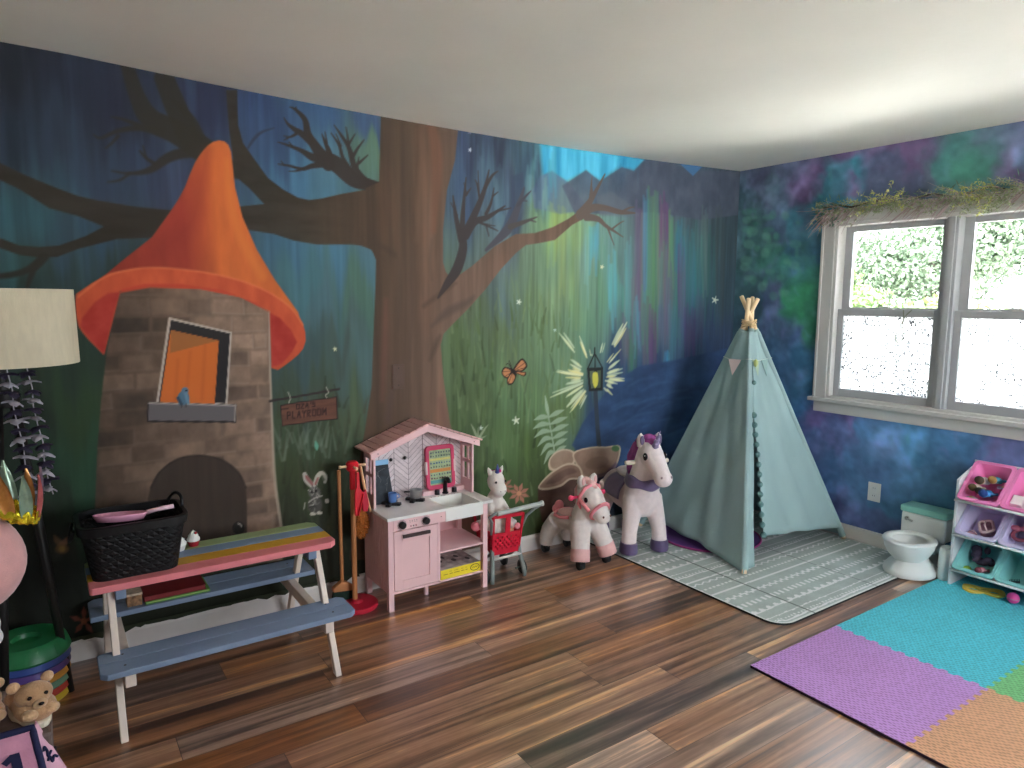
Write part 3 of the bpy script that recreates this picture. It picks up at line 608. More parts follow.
# ---- window wall --------------------------------------------------
WY0, WY1, WZ0, WZ1 = -2.13, -.765, .90, 2.02         # rough opening
def paint_galaxy(Y, Z):
    cv = Canvas(Y, Z, galaxy)
    ctrl = [(752,190,(52,74,92)),(750,230,(48,82,86)),(748,280,(46,76,84)),(745,330,(44,74,88)),(765,190,(64,70,98)),(800,178,(84,66,104)),(850,165,(86,68,106)),(900,155,(88,70,108)),(930,165,(74,82,104)),(950,155,(52,104,102)),(975,160,(52,108,96)),(1005,155,(88,74,110)),(1024,150,(70,90,122)),(1015,180,(78,72,112)),
            (765,215,(58,96,98)),(785,250,(50,104,94)),(770,270,(48,98,92)),(790,225,(60,80,110)),(815,205,(44,104,124)),(850,195,(42,108,128)),(900,185,(66,76,106)),(815,250,(46,86,112)),(808,300,(44,118,84)),(815,330,(42,110,82)),(812,275,(44,104,92)),(780,300,(66,74,112)),(765,320,(56,72,108)),(795,340,(52,74,118)),(800,370,(46,92,128)),(785,400,(44,86,126)),(810,400,(46,88,130)),
            (800,440,(50,84,126)),(830,425,(86,76,126)),(860,430,(94,80,130)),(845,455,(70,84,130)),(880,430,(60,98,138)),(910,440,(50,102,138)),(950,440,(50,92,130)),(980,450,(66,86,130)),(1005,445,(90,88,134)),(1024,450,(80,92,136)),(860,480,(56,92,130)),(830,490,(46,80,118)),(900,480,(58,98,136)),(890,510,(50,92,126)),(860,515,(62,72,114)),(930,500,(46,92,124)),(950,480,(54,86,120)),(990,480,(66,92,132)),(960,540,(46,82,112)),(1020,520,(52,84,116)),(880,540,(60,74,112)),(780,480,(48,82,118)),(770,380,(46,80,116))]
    jx = (fbm(Y*5, Z*5, 61)-.5)*.5; jz = (fbm(Y*5, Z*5, 63)-.5)*.5
    cv.idw(ctrl, jx, jz)
    sw = fbm(Y*9+jx*4, Z*9+jz*4, 66)-.5
    cv.col *= (1+sw*.42+(fbm(Y*30,Z*30,68)-.5)*.22)[:,None]
    g_ = cv.col.mean(1,keepdims=True); cv.col = cv.col*.86+g_*.14  # greyed so the wall colour itself carries a little haze
    cv.col += (np.clip(fbm(Y*7+3,Z*7,70,3)-.55,0,1)*150)[:,None]*np.array([.75,.8,1.])
    R = random.Random(5)
    for i in range(150):
        px = R.uniform(742,1024); py = R.uniform(170,520); p = galaxy(px,py); a = R.uniform(0,PI); L = R.uniform(.02,.07)
        c = R.choice([(122,128,170),(96,140,168),(110,104,160),(84,150,140)])
        cv.stroke([p,(p[0]+L*.6*math.cos(a),p[1]+L*math.sin(a)),(p[0]+L*math.cos(a+.4),p[1]+L*1.5*math.sin(a+.4))],[.003,.016,.003],c,.014,.32,wall=True)
    for i in range(40):    # mossy dabs left of the window
        px = R.uniform(745,800); py = R.uniform(210,300); cv.disc(px,py,R.uniform(2,6),R.uniform(2,5),R.choice([(92,140,124),(72,126,108),(54,112,96)]),.012,.4)
    return cv
ys = np.unique(np.concatenate([np.linspace(Y0, -2.6, 20), np.arange(-2.6, WY0, .011), np.linspace(WY0, WY1, 120), np.arange(WY1, 0, .0105), [0.0]]))
zs = np.unique(np.concatenate([np.arange(0, WZ0, .0112), np.linspace(WZ0, WZ1, 96), np.arange(WZ1, 2.475, .0112)]))
U, V = np.meshgrid(ys, zs)
cvg = paint_galaxy(U.ravel(), V.ravel())
me = grid_mesh('wall_right', ys, zs, lambda u, v: np.column_stack([np.zeros_like(u), u, v]), cvg.linear(GG), paint_mat('galaxy paint', stretch=(1,1,1)), hole=(WY0, WY1, WZ0, WZ1))
o = link('wall_right', me); o['kind'] = 'structure'; o['label'] = 'wall painted in swirling blue, teal and purple around the window'

# ---- other walls, ceiling, floor ----------------------------------
wallpaint = M('pale wall paint', (216,214,210), .8, .04, 3, g=1.2)
bm = BM(); box(bm, (X0-.1, Y0, 0), (X0, Y1, 2.47)); struct('wall_left', bm, wallpaint)
FW0, FW1, FZ0, FZ1 = -2.9, -.5, .85, 2.1            # unseen window added behind the camera for its daylight
bm = BM()
for lo, hi in (((X0,0),(FW0,2.47)),((FW1,0),(X1,2.47)),((FW0,0),(FW1,FZ0)),((FW0,FZ1),(FW1,2.47))):
    box(bm, (lo[0], Y0-.1, lo[1]), (hi[0], Y0, hi[1]))
struct('wall_front', bm, wallpaint)
bm = BM()
def ceil_z(x, y):                                      # the old ceiling sags a little between its ends
    return CH + .013 - .040*math.sin(PI*min(1, max(0, -x/4.1)))**1.0 + .010*max(0, (-x-3.6))
sheet(bm, lambda u, v: Vector((X0-.1+(X1+.1-X0+.1)*u, Y0-.1+(Y1-Y0+.2)*v, ceil_z(X0-.1+(X1-X0+.2)*u, 0))), 60, 12)
o = struct('ceiling', bm, M('ceiling paint', (206,203,196), .85, .05, 1.3, .25, 26, g=1.25)); o.data.polygons.foreach_set('use_smooth', [True]*len(o.data.polygons))

def floor_mat():
    m = bpy.data.materials.new('wood plank floor'); m.use_nodes = True; nt = m.node_tree; N = nt.nodes; L = nt.links; b = N['Principled BSDF']
    def math_(op, a, bb=None, c=None):
        n = N.new('ShaderNodeMath'); n.operation = op
        for i, v in enumerate((a, bb, c)):
            if v is None: continue
            if isinstance(v, (int, float)): n.inputs[i].default_value = v
            else: L.new(v, n.inputs[i])
        return n.outputs[0]
    tc = N.new('ShaderNodeTexCoord'); sp = N.new('ShaderNodeSeparateXYZ'); L.new(tc.outputs['Object'], sp.inputs[0])
    x, y = sp.outputs[0], sp.outputs[1]
    ry = math_('DIVIDE', math_('ADD', y, 1.973), .147); row = math_('FLOOR', ry); fy = math_('FRACT', ry)
    w1 = N.new('ShaderNodeTexWhiteNoise'); w1.noise_dimensions = '1D'; L.new(row, w1.inputs['W'])
    cx = math_('ADD', math_('DIVIDE', x, 1.22), math_('MULTIPLY', w1.outputs['Value'], 7.3)); col = math_('FLOOR', cx); fx = math_('FRACT', cx)
    pid = math_('ADD', math_('MULTIPLY', row, 13.7), math_('MULTIPLY', col, 5.31))
    w2 = N.new('ShaderNodeTexWhiteNoise'); w2.noise_dimensions = '1D'; L.new(pid, w2.inputs['W']); idv = w2.outputs['Value']
    def noise(sx, sy, det, dist=0):
        cb = N.new('ShaderNodeCombineXYZ'); L.new(math_('ADD', math_('MULTIPLY', x, sx), math_('MULTIPLY', idv, 37.0)), cb.inputs[0]); L.new(math_('MULTIPLY', y, sy), cb.inputs[1]); L.new(math_('MULTIPLY', idv, 11.0), cb.inputs[2])
        n = N.new('ShaderNodeTexNoise'); n.inputs['Scale'].default_value = 1; n.inputs['Detail'].default_value = det; n.inputs['Distortion'].default_value = dist; L.new(cb.outputs[0], n.inputs['Vector']); return n.outputs['Fac']
    n1 = noise(.7, 24, 3, .5); n2 = noise(3.0, 95, 5, .6); n3 = noise(7, 30, 4, 1.2)
    v = math_('ADD', math_('ADD', math_('MULTIPLY', n1, 1.25), math_('MULTIPLY', n2, .42)), math_('MULTIPLY', n3, .22))
    v = math_('ADD', math_('SUBTRACT', v, .575), math_('MULTIPLY', math_('SUBTRACT', idv, .5), .30))
    r = N.new('ShaderNodeValToRGB'); cr = r.color_ramp
    cr.elements[0].position = 0; cr.elements[1].position = 1
    stops = [(.0,(46,28,19)),(.18,(70,44,30)),(.32,(98,64,42)),(.45,(122,83,57)),(.56,(134,98,72)),(.66,(172,124,74)),(.78,(188,144,96)),(1.0,(160,134,110))]
    cr.elements[0].color = (*alb(stops[0][1],FG),1); cr.elements[1].color = (*alb(stops[-1][1],FG),1)
    for p, c in stops[1:-1]:
        e = cr.elements.new(p); e.color = (*alb(c,FG),1)
    L.new(v, r.inputs['Fac'])
    # warm / grey plank to plank
    w3 = N.new('ShaderNodeTexWhiteNoise'); w3.noise_dimensions = '1D'; L.new(math_('ADD', pid, 3.3), w3.inputs['W'])
    hs = N.new('ShaderNodeHueSaturation'); L.new(r.outputs['Color'], hs.inputs['Color'])
    L.new(math_('ADD', math_('MULTIPLY', w3.outputs['Value'], .50), .66), hs.inputs['Saturation']); L.new(math_('ADD', math_('MULTIPLY', w3.outputs['Value'], -.12), 1.06), hs.inputs['Value'])
    seam = math_('MAXIMUM', math_('LESS_THAN', fy, .016), math_('LESS_THAN', fx, .0022))
    mx = N.new('ShaderNodeMix'); mx.data_type = 'RGBA'; L.new(math_('MULTIPLY', seam, .8), mx.inputs[0]); L.new(hs.outputs[0], mx.inputs[6]); mx.inputs[7].default_value = (.012,.009,.007,1)
    L.new(mx.outputs[2], b.inputs['Base Color'])
    L.new(math_('ADD', .27, math_('MULTIPLY', n2, .16)), b.inputs['Roughness']); b.inputs['Specular IOR Level'].default_value = .7; b.inputs['Coat Weight'].default_value = 1.0; b.inputs['Coat Roughness'].default_value = .30; b.inputs['Coat IOR'].default_value = 1.6
    bp = N.new('ShaderNodeBump'); bp.inputs['Strength'].default_value = .25; bp.inputs['Distance'].default_value = .002
    L.new(math_('SUBTRACT', math_('MULTIPLY', n2, .5), seam), bp.inputs['Height']); L.new(bp.outputs[0], b.inputs['Normal'])
    return m
bm = BM(); box(bm, (X0-.1, Y0-.1, -.1), (X1, Y1, 0)); struct('floor', bm, floor_mat())

# baseboards, with mural paint scraped over the top edge of the back one
trimw = M('white trim paint', (206,200,196), .45, .05, 5, g=1.2)
bm = BM(); prism(bm, [(0,0),(-.016,0),(-.016,.078),(-.010,.092),(0,.095)], X1-X0, 'yz', X0); struct('baseboard_back', bm, trimw)
bm = BM(); prism(bm, [(0,0),(-.016,0),(-.016,.078),(-.010,.092),(0,.095)], Y1-Y0, 'xz', Y0); struct('baseboard_right', bm, trimw)
bm = BM(); box(bm, (X0, Y0, 0), (X0+.015, 0, .095)); struct('baseboard_left', bm, trimw)
bm = BM(); box(bm, (X0, Y0, 0), (X1, Y0+.015, .095)); struct('baseboard_front', bm, trimw)
bm = BM(); R = random.Random(4)                          # ragged paint edge above the back baseboard
x = X0
pts = [(X0,.108)]
while x < -2.95:
    x += R.uniform(.008,.05); pts.append((x, .094-(R.uniform(.004,.016) if R.random()<.35 else R.uniform(-.002,.003))))
pts += [(-2.95,.108)]
prism(bm, pts, .0012, 'xz', -.0177); struct('trim_1', bm, M('mural green edge', (40,46,28), .7), label='ragged dark green paint line along the top of the back baseboard')

# ---- window in the right wall -------------------------------------
wn = bpy.data.objects.new('window_1', None); C.objects.link(wn); wn.location = (0,-1.45,.9); wn['kind'] = 'structure'; wn['label'] = 'white twin double-hung window with frosted lower panes'
wo = (0,-1.45,.9)
frame_m = M('window white paint', (188,186,183), .4, .03, 6, g=1.1)  # white frame darkened, its backlit shade put into the colour
grey_m = M('window vinyl', (164,166,168), .4, .03, 6, g=1.05)  # greyer still, backlit shade put into the sash colour
def wpart(name, bm, mat, parent=wn, bevel=.003, smooth=False, label=None):
    o = link(name, finish(bm, name, mat, smooth, wo), parent)
    if bevel: soften(o, bevel)
    if label: o['label'] = label
    return o
bm = BM(); box(bm, (-.02,-.765,.90), (0,-.678,2.02)); box(bm, (-.027,-.695,.90), (0,-.678,2.02)); wpart('casing_side', bm, frame_m)
bm = BM(); box(bm, (-.02,-2.217,.90), (0,-2.13,2.02)); box(bm, (-.027,-2.217,.90), (0,-2.2,2.02)); wpart('casing_side', bm, frame_m)
bm = BM(); box(bm, (-.02,-2.217,2.02), (0,-.678,2.105)); box(bm, (-.027,-2.217,2.09), (0,-.678,2.107)); wpart('casing_head', bm, frame_m)
bm = BM(); box(bm, (-.045,-2.24,.875), (.10,-.655,.90)); wpart('window_stool', bm, frame_m)
bm = BM(); box(bm, (-.018,-2.21,.805), (0,-.685,.875)); wpart('apron', bm, frame_m)
bm = BM()                                                # jamb lining, shared centre mullion
box(bm, (-.012,-.785,.90), (.13,-.745,2.03)); box(bm, (-.012,-2.15,.90), (.13,-2.11,2.03)); box(bm, (-.012,-2.14,2.0), (.13,-.75,2.05)); box(bm, (-.012,-2.14,.885), (.13,-.75,.915))
wpart('jamb', bm, frame_m)
bm = BM(); box(bm, (.005,-1.478,.90), (.13,-1.412,2.01)); box(bm, (-.006,-1.462,.90), (.01,-1.428,2.01)); wpart('mullion', bm, grey_m)
def pane_mat(frost):
    m = bpy.data.materials.new('frosted pane' if frost else 'clear pane'); m.use_nodes = True; nt = m.node_tree; N = nt.nodes; L = nt.links
    out = N['Material Output']; N.remove(N['Principled BSDF'])
    tr = N.new('ShaderNodeBsdfTransparent'); tr.inputs[0].default_value = (.97,.98,.98,1)
    gl = N.new('ShaderNodeBsdfGlossy'); gl.inputs['Roughness'].default_value = .02
    fr = N.new('ShaderNodeFresnel'); fr.inputs['IOR'].default_value = 1.45
    mx = N.new('ShaderNodeMixShader'); L.new(fr.outputs[0], mx.inputs[0])
    if frost:
        tc = N.new('ShaderNodeTexCoord')
        n = N.new('ShaderNodeTexNoise'); n.inputs['Scale'].default_value = 95; n.inputs['Detail'].default_value = 2; n.inputs['Roughness'].default_value = .7; L.new(tc.outputs['Object'], n.inputs['Vector'])
        n2 = N.new('ShaderNodeTexNoise'); n2.inputs['Scale'].default_value = 7; L.new(tc.outputs['Object'], n2.inputs['Vector'])
        ad = N.new('ShaderNodeMath'); ad.operation = 'MULTIPLY_ADD'; L.new(n2.outputs['Fac'], ad.inputs[0]); ad.inputs[1].default_value = .16; L.new(n.outputs['Fac'], ad.inputs[2])
        r = N.new('ShaderNodeValToRGB'); r.color_ramp.elements[0].position = .566+frost*.022; r.color_ramp.elements[1].position = .61+frost*.022
        r.color_ramp.elements[0].color = (.86,.88,.9,1); r.color_ramp.elements[1].color = (.035,.037,.04,1); L.new(ad.outputs[0], r.inputs['Fac'])
        tl = N.new('ShaderNodeBsdfTranslucent'); L.new(r.outputs[0], tl.inputs['Color'])
        m0 = N.new('ShaderNodeMixShader'); m0.inputs[0].default_value = .975; L.new(tr.outputs[0], m0.inputs[1]); L.new(tl.outputs[0], m0.inputs[2]); L.new(m0.outputs[0], mx.inputs[1])
    else: L.new(tr.outputs[0], mx.inputs[1])
    L.new(gl.outputs[0], mx.inputs[2]); L.new(mx.outputs[0], out.inputs[0])
    return m
clear = pane_mat(0)
def sash(ya, yb, z0, z1, xa, st, mat, frost):            # ya > yb ; st = (left stile, right stile, bottom rail, top rail)
    bm = BM(); t = .03
    box(bm, (xa, ya-st[0], z0), (xa+t, ya, z1)); box(bm, (xa, yb, z0), (xa+t, yb+st[1], z1))
    box(bm, (xa, yb+st[1], z0), (xa+t, ya-st[0], z0+st[2])); box(bm, (xa, yb+st[1], z1-st[3]), (xa+t, ya-st[0], z1))
    s = wpart('sash', bm, mat, bevel=.002)
    bm = BM(); box(bm, (xa+.012, yb+st[1]-.003, z0+st[2]-.003), (xa+.017, ya-st[0]+.003, z1-st[3]+.003))
    o = link('glass_pane', finish(bm, 'glass_pane', frost, False, wo), s)
    return s
for k, (ya, yb) in enumerate(((-.785,-1.412),(-1.478,-2.11))):
    sash(ya, yb, 1.45, 2.0, .075, (.05,.045,.04,.035), grey_m, clear)
    fr = pane_mat(1 if k == 0 else 3)
    s = sash(ya, yb, .915, 1.478, .035, (.04,.045,.05,.042), grey_m, fr)
    yc = (ya+yb)/2
    bm = BM(); box(bm, (.030,yc-.035,1.478), (.06,yc+.035,1.486)); cyl(bm, (.045,yc,1.486), (.045,yc,1.497), .014); bar(bm, (.045,yc,1.494), (.04,yc+.05,1.494), .012, .008)
    o = link('sash_lock', finish(bm, 'sash_lock', M('lock metal', (170,168,164), .35, metal=.3), False, wo), s)
bm = BM(); pts = [(.028,-1.20+.0,1.478),(.024,-1.205,1.42),(.022,-1.185,1.37),(.022,-1.168,1.32),(.022,-1.180,1.285),(.022,-1.20,1.285),(.022,-1.212,1.32),(.022,-1.206,1.37),(.024,-1.21,1.43),(.028,-1.25,1.48)]
tube(bm, [Vector(p) for p in [tuple(q) for q in spline(pts, 5)]], .0034, 6)
wpart('pull_cord', bm, M('cord', (120,120,110), .8), bevel=0)

# ---- unseen window behind the camera, added for daylight on the mural -------------
w2 = bpy.data.objects.new('added_window', None); C.objects.link(w2); w2.location = ((FW0+FW1)/2, Y0, FZ0); w2['kind'] = 'structure'; w2['label'] = 'unseen white window added in the wall behind the viewer'
wo = (w2.location.x, w2.location.y, w2.location.z)
bm = BM()
for a, b in (((FW0-.08,FZ0-.08),(FW0,FZ1+.08)),((FW1,FZ0-.08),(FW1+.08,FZ1+.08)),((FW0,FZ1),(FW1,FZ1+.08)),((FW0,FZ0-.08),(FW1,FZ0))): box(bm, (a[0],Y0,a[1]), (b[0],Y0+.02,b[1]))
wpart('casing', bm, frame_m, w2)
bm = BM(); xm = (FW0+FW1)/2
for a, b in (((FW0,FZ0),(FW0+.05,FZ1)),((FW1-.05,FZ0),(FW1,FZ1)),((xm-.04,FZ0),(xm+.04,FZ1)),((FW0,FZ0),(FW1,FZ0+.05)),((FW0,FZ1-.05),(FW1,FZ1)),((FW0,1.45),(FW1,1.5))): box(bm, (a[0],Y0-.07,a[1]), (b[0],Y0-.03,b[1]))
s2 = wpart('sash', bm, frame_m, w2)
bm = BM(); box(bm, (FW0+.04,Y0-.053,FZ0+.04), (FW1-.04,Y0-.048,FZ1-.04)); link('glass_pane', finish(bm, 'glass_pane', clear, False, wo), s2)
# wall plates
def plate(name, label, loc_c, axis, w, h, mat, kind):
    t = Thing(name, label, 'light switch' if kind == 'switch' else 'outlet', loc_c)
    bm = BM(); x, y, z = loc_c
    if axis == 'y': box(bm, (x-w/2, -.006, z-h/2), (x+w/2, 0, z+h/2))
    else: box(bm, (-.006, y-w/2, z-h/2), (0, y+w/2, z+h/2))
    pl = t.p('cover_plate', bm, mat, bevel=.002)
    if kind == 'switch':
        for s in (-1, 1):
            bm = BM(); cyl(bm, (x, -.0062, z+s*.045), (x, -.0078, z+s*.045), .0035, n=8); t.p('screw', bm, M('dark screw', (46,38,34), .5))
        bm = BM(); prism(bm, rrect(x-w*.36, z-h*.40, x+w*.36, z+h*.40, .004), .0016, 'xz', -.0076)
        t.p('blank_face', bm, mat)
    else:
        for s in (-1, 1):
            bm = BM(); prism(bm, rrect(y-.017, z+s*.024-.015, y+.017, z+s*.024+.015, .009), .002, 'yz', -.0078)
            sk = t.p('socket_face', bm, M('socket white', (196,196,194), .4))
            bm = BM()
            for d in (-.006, .006): box(bm, (-.0084, y+d-.001, z+s*.024-.003), (-.0076, y+d+.001, z+s*.024+.006))
            t.p('slot', bm, M('socket slot', (50,50,52), .6), sk)
plate('light_switch', 'brown painted wall plate on the painted tree trunk', (-2.705, 0, 1.119), 'y', .070, .130, M('painted plate', (80,58,45), .5, .08, 20), 'switch')
plate('outlet', 'white electrical outlet low on the blue wall below the window', (0, -1.121, .347), 'x', .078, .118, M('outlet white', (204,203,200), .4, g=1.2), 'outlet')
# ================================================================== LEFT SIDE: picnic table, basket, lamp, toys
wood_w = M('whitewashed wood', (214,200,188), .6, .10, 6, .2, 40, stretch=(1,1,.2), g=1.2)
blue_w = M('blue painted wood', (114,130,154), .6, .16, 5, .25, 50, stretch=(.25,1,1))
T = Thing('picnic_table', 'child size picnic table with striped rainbow top and blue benches', 'table', (-3.70,-.39,0))
ty = -.39
cols = [('pink', (208,118,124)), ('yellow', (178,134,30)), ('blue', (112,134,160)), ('green', (134,150,106))]
for k, (nm, c) in enumerate(cols):
    y0 = ty-.16+k*.0805; y1 = y0+.0785; ch = .028
    pl = [(-4.155,y0),(-3.252,y0),(-3.252,y1),(-4.155,y1)]
    if k == 0: pl = [(-4.155+ch*.3,y0),(-3.252-ch,y0),(-3.252,y0+ch),(-3.252,y1),(-4.155,y1),(-4.155,y0+ch*.3)]
    if k == 3: pl = [(-4.155,y0),(-3.252,y0),(-3.252,y1-ch),(-3.252-ch,y1),(-4.155+ch,y1),(-4.155,y1-ch)]
    bm = BM(); prism(bm, pl, .026, 'xy', .474)
    T.p('tabletop_board', bm, M(nm+' tabletop paint', c, .5, .12, 5, .2, 45, stretch=(.2,1,1)), bevel=.003, label=nm+' painted board')
for s in (-1, 1):
    for k in range(2):
        a, b = (.172+k*.0885, .172+k*.0885+.0865) if s < 0 else (.170+k*.099, .170+k*.099+.097); y0, y1 = (ty-b, ty-a) if s < 0 else (ty+a, ty+b); ch = .022
        pl = [(-4.147,y0),(-3.245,y0),(-3.245,y1),(-4.147,y1)]
        outer = k == 1
        if outer and s < 0: pl = [(-4.147+ch,y0),(-3.245-ch,y0),(-3.245,y0+ch),(-3.245,y1),(-4.147,y1),(-4.147,y0+ch)]
        if outer and s > 0: pl = [(-4.147,y0),(-3.245,y0),(-3.245,y1-ch),(-3.245-ch,y1),(-4.147+ch,y1),(-4.147,y1-ch)]
        if not outer and s < 0: pl = [(-4.147,y0),(-3.245,y0),(-3.245,y1-ch),(-3.245-ch,y1),(-4.147+ch*.4,y1),(-4.147,y1-ch*.4)]
        bm = BM(); prism(bm, pl, .022, 'xy', .238); bo = T.p('bench_board', bm, blue_w, bevel=.003, label='blue bench board')
        for xs in (-4.07, -3.33):
            bm = BM(); lathe(bm, [(0,.0012),(.004,.001),(.0045,0)], 10, (xs,(y0+y1)/2,.2601)); T.p('screw_head', bm, M('dark screw', (46,38,34), .5), bo)
for xl, xin in ((-4.088, .030), (-3.325, -.030)):
    for s in (-1, 1):
        f = Vector((xl, ty+s*.325, .018)); t = Vector((xl, ty+s*.085, .472)); d = (t-f).normalized()
        bm = BM(); bar(bm, f, t, .024, .044, (0,1,0)); 
        for v in bm.verts:
            if v.co.z < .1: v.co.z = 0.0
            elif v.co.z > .4: v.co.z = .474
        T.p('leg', bm, wood_w, bevel=.003)
    bm = BM(); x = xl+xin; prism(bm, [(ty-.335,.192),(ty-.325,.186),(ty+.325,.186),(ty+.335,.192),(ty+.335,.236),(ty-.335,.236)], .034, 'yz', x-.017); T.p('crossbeam', bm, wood_w, bevel=.003)
    bm = BM(); box(bm, (x-.017,ty-.145,.436), (x+.017,ty+.145,.474)); T.p('top_cleat', bm, blue_w, bevel=.002, label='blue cleat under the tabletop')

# books and blocks on the rear bench
def book(name, label, lo, hi, cov, page=(206,200,184)):
    t = Thing(name, label, 'book', (lo[0],lo[1],lo[2])); z0, z1 = lo[2], hi[2]
    bm = BM(); box(bm, (lo[0]+.004,lo[1]+.004,z0+.0025), (hi[0]-.004,hi[1],z1-.0025)); t.p('pages', bm, M('book pages %d' % page[0], page, .8))
    bm = BM(); box(bm, lo, (hi[0],hi[1],z0+.0025)); box(bm, (lo[0],lo[1],z1-.0025), hi); box(bm, (lo[0],hi[1]-.003,z0), (hi[0],hi[1],z1)); t.p('cover', bm, cov)
book('picture_book', 'thin green picture book lying lowest on the rear bench', (-3.95,-.205,.2602), (-3.70,-.05,.271), M('green cover', (88,140,62), .4), (150,170,110))
book('picture_book', 'dark red picture book lying on the green one on the rear bench', (-3.955,-.20,.2712), (-3.715,-.05,.292), M('red cover', (110,26,30), .4, .1, 20), (120,44,46))
t = Thing('toy_box', 'small brown patterned box at the left end of the rear bench', 'box', (-3.985,-.16,.2602))
bm = BM(); box(bm, (-4.015,-.195,.2602), (-3.96,-.125,.305)); t.p('body', bm, M('brown patterned card', (128,98,70), .7, .6, 60), bevel=.002)
bm = BM(); box(bm, (-4.017,-.197,.305), (-3.958,-.123,.315)); t.p('lid', bm, M('box lid', (176,160,140), .6, .3, 60), bevel=.002)

# ---- black basket
def basket():
    t = Thing('storage_basket', 'black woven plastic basket with loop handles on the left end of the table', 'basket', (-3.995,-.395,.5002))
    cx, cy = -3.998, -.395; H = .210
    def outl(h, inset=0.):
        k = h/H; a = .142+.034*k-inset; b = .106+.028*k-inset; r = .045+.012*k
        return [(cx+x, cy+y) for x, y in rrect(-a, -b, a, b, max(.01, r-inset), 5)]
    bm = BM(); zs = [0, .012, .05, .09, .13, .17, H-.03]; rings = []
    for z in zs: rings.append([bm.verts.new((x,y,.5002+z)) for x, y in outl(z)])
    bm.faces.new(list(reversed(rings[0])))
    inner = []
    for z in reversed(zs[1:]): inner.append([bm.verts.new((x,y,.5002+z)) for x, y in outl(z, .006)])
    al = rings+inner
    for a, b in zip(al[:-1], al[1:]):
        for i in range(len(a)): bm.faces.new((a[i], a[(i+1)%len(a)], b[(i+1)%len(a)], b[i]))
    bm.faces.new(inner[-1])
    m = bpy.data.materials.new('black woven plastic'); m.use_nodes = True; nt = m.node_tree; b = nt.nodes['Principled BSDF']
    b.inputs['Base Color'].default_value = (*alb((17,17,18)),1); b.inputs['Roughness'].default_value = .52; b.inputs['Specular IOR Level'].default_value = .3
    tc = nt.nodes.new('ShaderNodeTexCoord'); mp = nt.nodes.new('ShaderNodeMapping'); mp.inputs['Rotation'].default_value = (.5,.6,.3); mp.inputs['Scale'].default_value = (40,40,58); nt.links.new(tc.outputs['Object'], mp.inputs[0])
    v = nt.nodes.new('ShaderNodeTexVoronoi'); v.feature = 'DISTANCE_TO_EDGE'; v.inputs['Scale'].default_value = 1; v.inputs['Randomness'].default_value = .25; nt.links.new(mp.outputs[0], v.inputs['Vector'])
    bp = nt.nodes.new('ShaderNodeBump'); bp.inputs['Strength'].default_value = .75; bp.inputs['Distance'].default_value = .010; nt.links.new(v.outputs[0], bp.inputs['Height']); nt.links.new(bp.outputs[0], b.inputs['Normal'])
    t.p('woven_body', bm, m, auto=True)
    bm = BM(); pr = [(H-.034,-.002),(H-.034,.004),(H-.004,.008),(H,.004),(H,-.008),(H-.03,-.008)]
    rr = [[bm.verts.new((x,y,.5002+z)) for x, y in outl(H, -o)] for z, o in pr]
    for a, b in zip(rr, rr[1:]+rr[:1]):
        for i in range(len(a)): bm.faces.new((a[i], a[(i+1)%len(a)], b[(i+1)%len(a)], b[i]))
    blk = M('black plastic', (19,19,21), .38)
    t.p('rim', bm, blk, auto=True)
    bm = BM(); tube(bm, [(cx+.135+.040*(1-math.cos(a))*.5+.01*math.sin(a), cy+.075-.075*(1-math.cos(a))*.5, .5002+H-.004+.050*math.sin(a)) for a in [PI*k/12 for k in range(13)]], .006, 8); t.p('handle', bm, blk, smooth=True)
    bm = BM(); tube(bm, [(cx-.19-.012*math.sin(a), cy+.055*math.cos(a), .5002+H-.02-.05*math.sin(a)) for a in [PI*k/12 for k in range(13)]], .006, 8); t.p('handle', bm, blk, smooth=True)
basket()
pinkp = M('pale pink plastic', (214,150,176), .4)
t = Thing('toy_pan', 'pink toy frying pan lying in the black basket', 'toy pan', (-4.03,-.40,.66))
mt = Matrix.Translation((-4.035,-.40,.695)) @ Euler((math.radians(-10), math.radians(5), .1)).to_matrix().to_4x4()
bm = BM(); lathe(bm, [(0,0),(.075,0),(.088,.02),(.092,.021),(.09,.016),(.078,-.004),(0,-.004)], 32, mtx=mt); t.p('pan_dish', bm, pinkp, smooth=True)
bm = BM(); tube(bm, [mt @ Vector(p) for p in ((.085,-.02,.018),(.12,-.03,.026),(.175,-.045,.034))], [.009,.008,.0085], 10); t.p('handle', bm, M('pink handle', (226,178,190), .4), smooth=True)
# toy cakes behind the basket
for k, (x, y, r, lab, c1) in enumerate(((-3.832,-.300,.033,'white frosted toy cupcake beside the black basket',(206,202,196)),(-3.768,-.275,.024,'small toy cupcake with red case and white top, behind the basket on the table',(150,28,40)))):
    t = Thing('toy_cupcake', lab, 'toy cake', (x,y,.5002))
    bm = BM(); lathe(bm, [(0,0),(r*.75,0),(r,.022),(0,.022)], 16, (x,y,.5002)); t.p('case', bm, M('cake case %d'%k, c1, .5), auto=True)
    bm = BM(); lathe(bm, [(r*1.02,0),(r*1.05,.008),(r*.8,.018),(r*.82,.022),(r*.5,.032),(r*.45,.036),(0,.046)], 18, (x,y,.5222)); t.p('frosting', bm, M('frosting', (222,216,206), .5), smooth=True)
    bm = BM(); ell(bm, (x+.008,y-.012,.556), .006, nu=10, nv=8); t.p('cherry', bm, M('cherry', (140,36,44), .3), smooth=True)

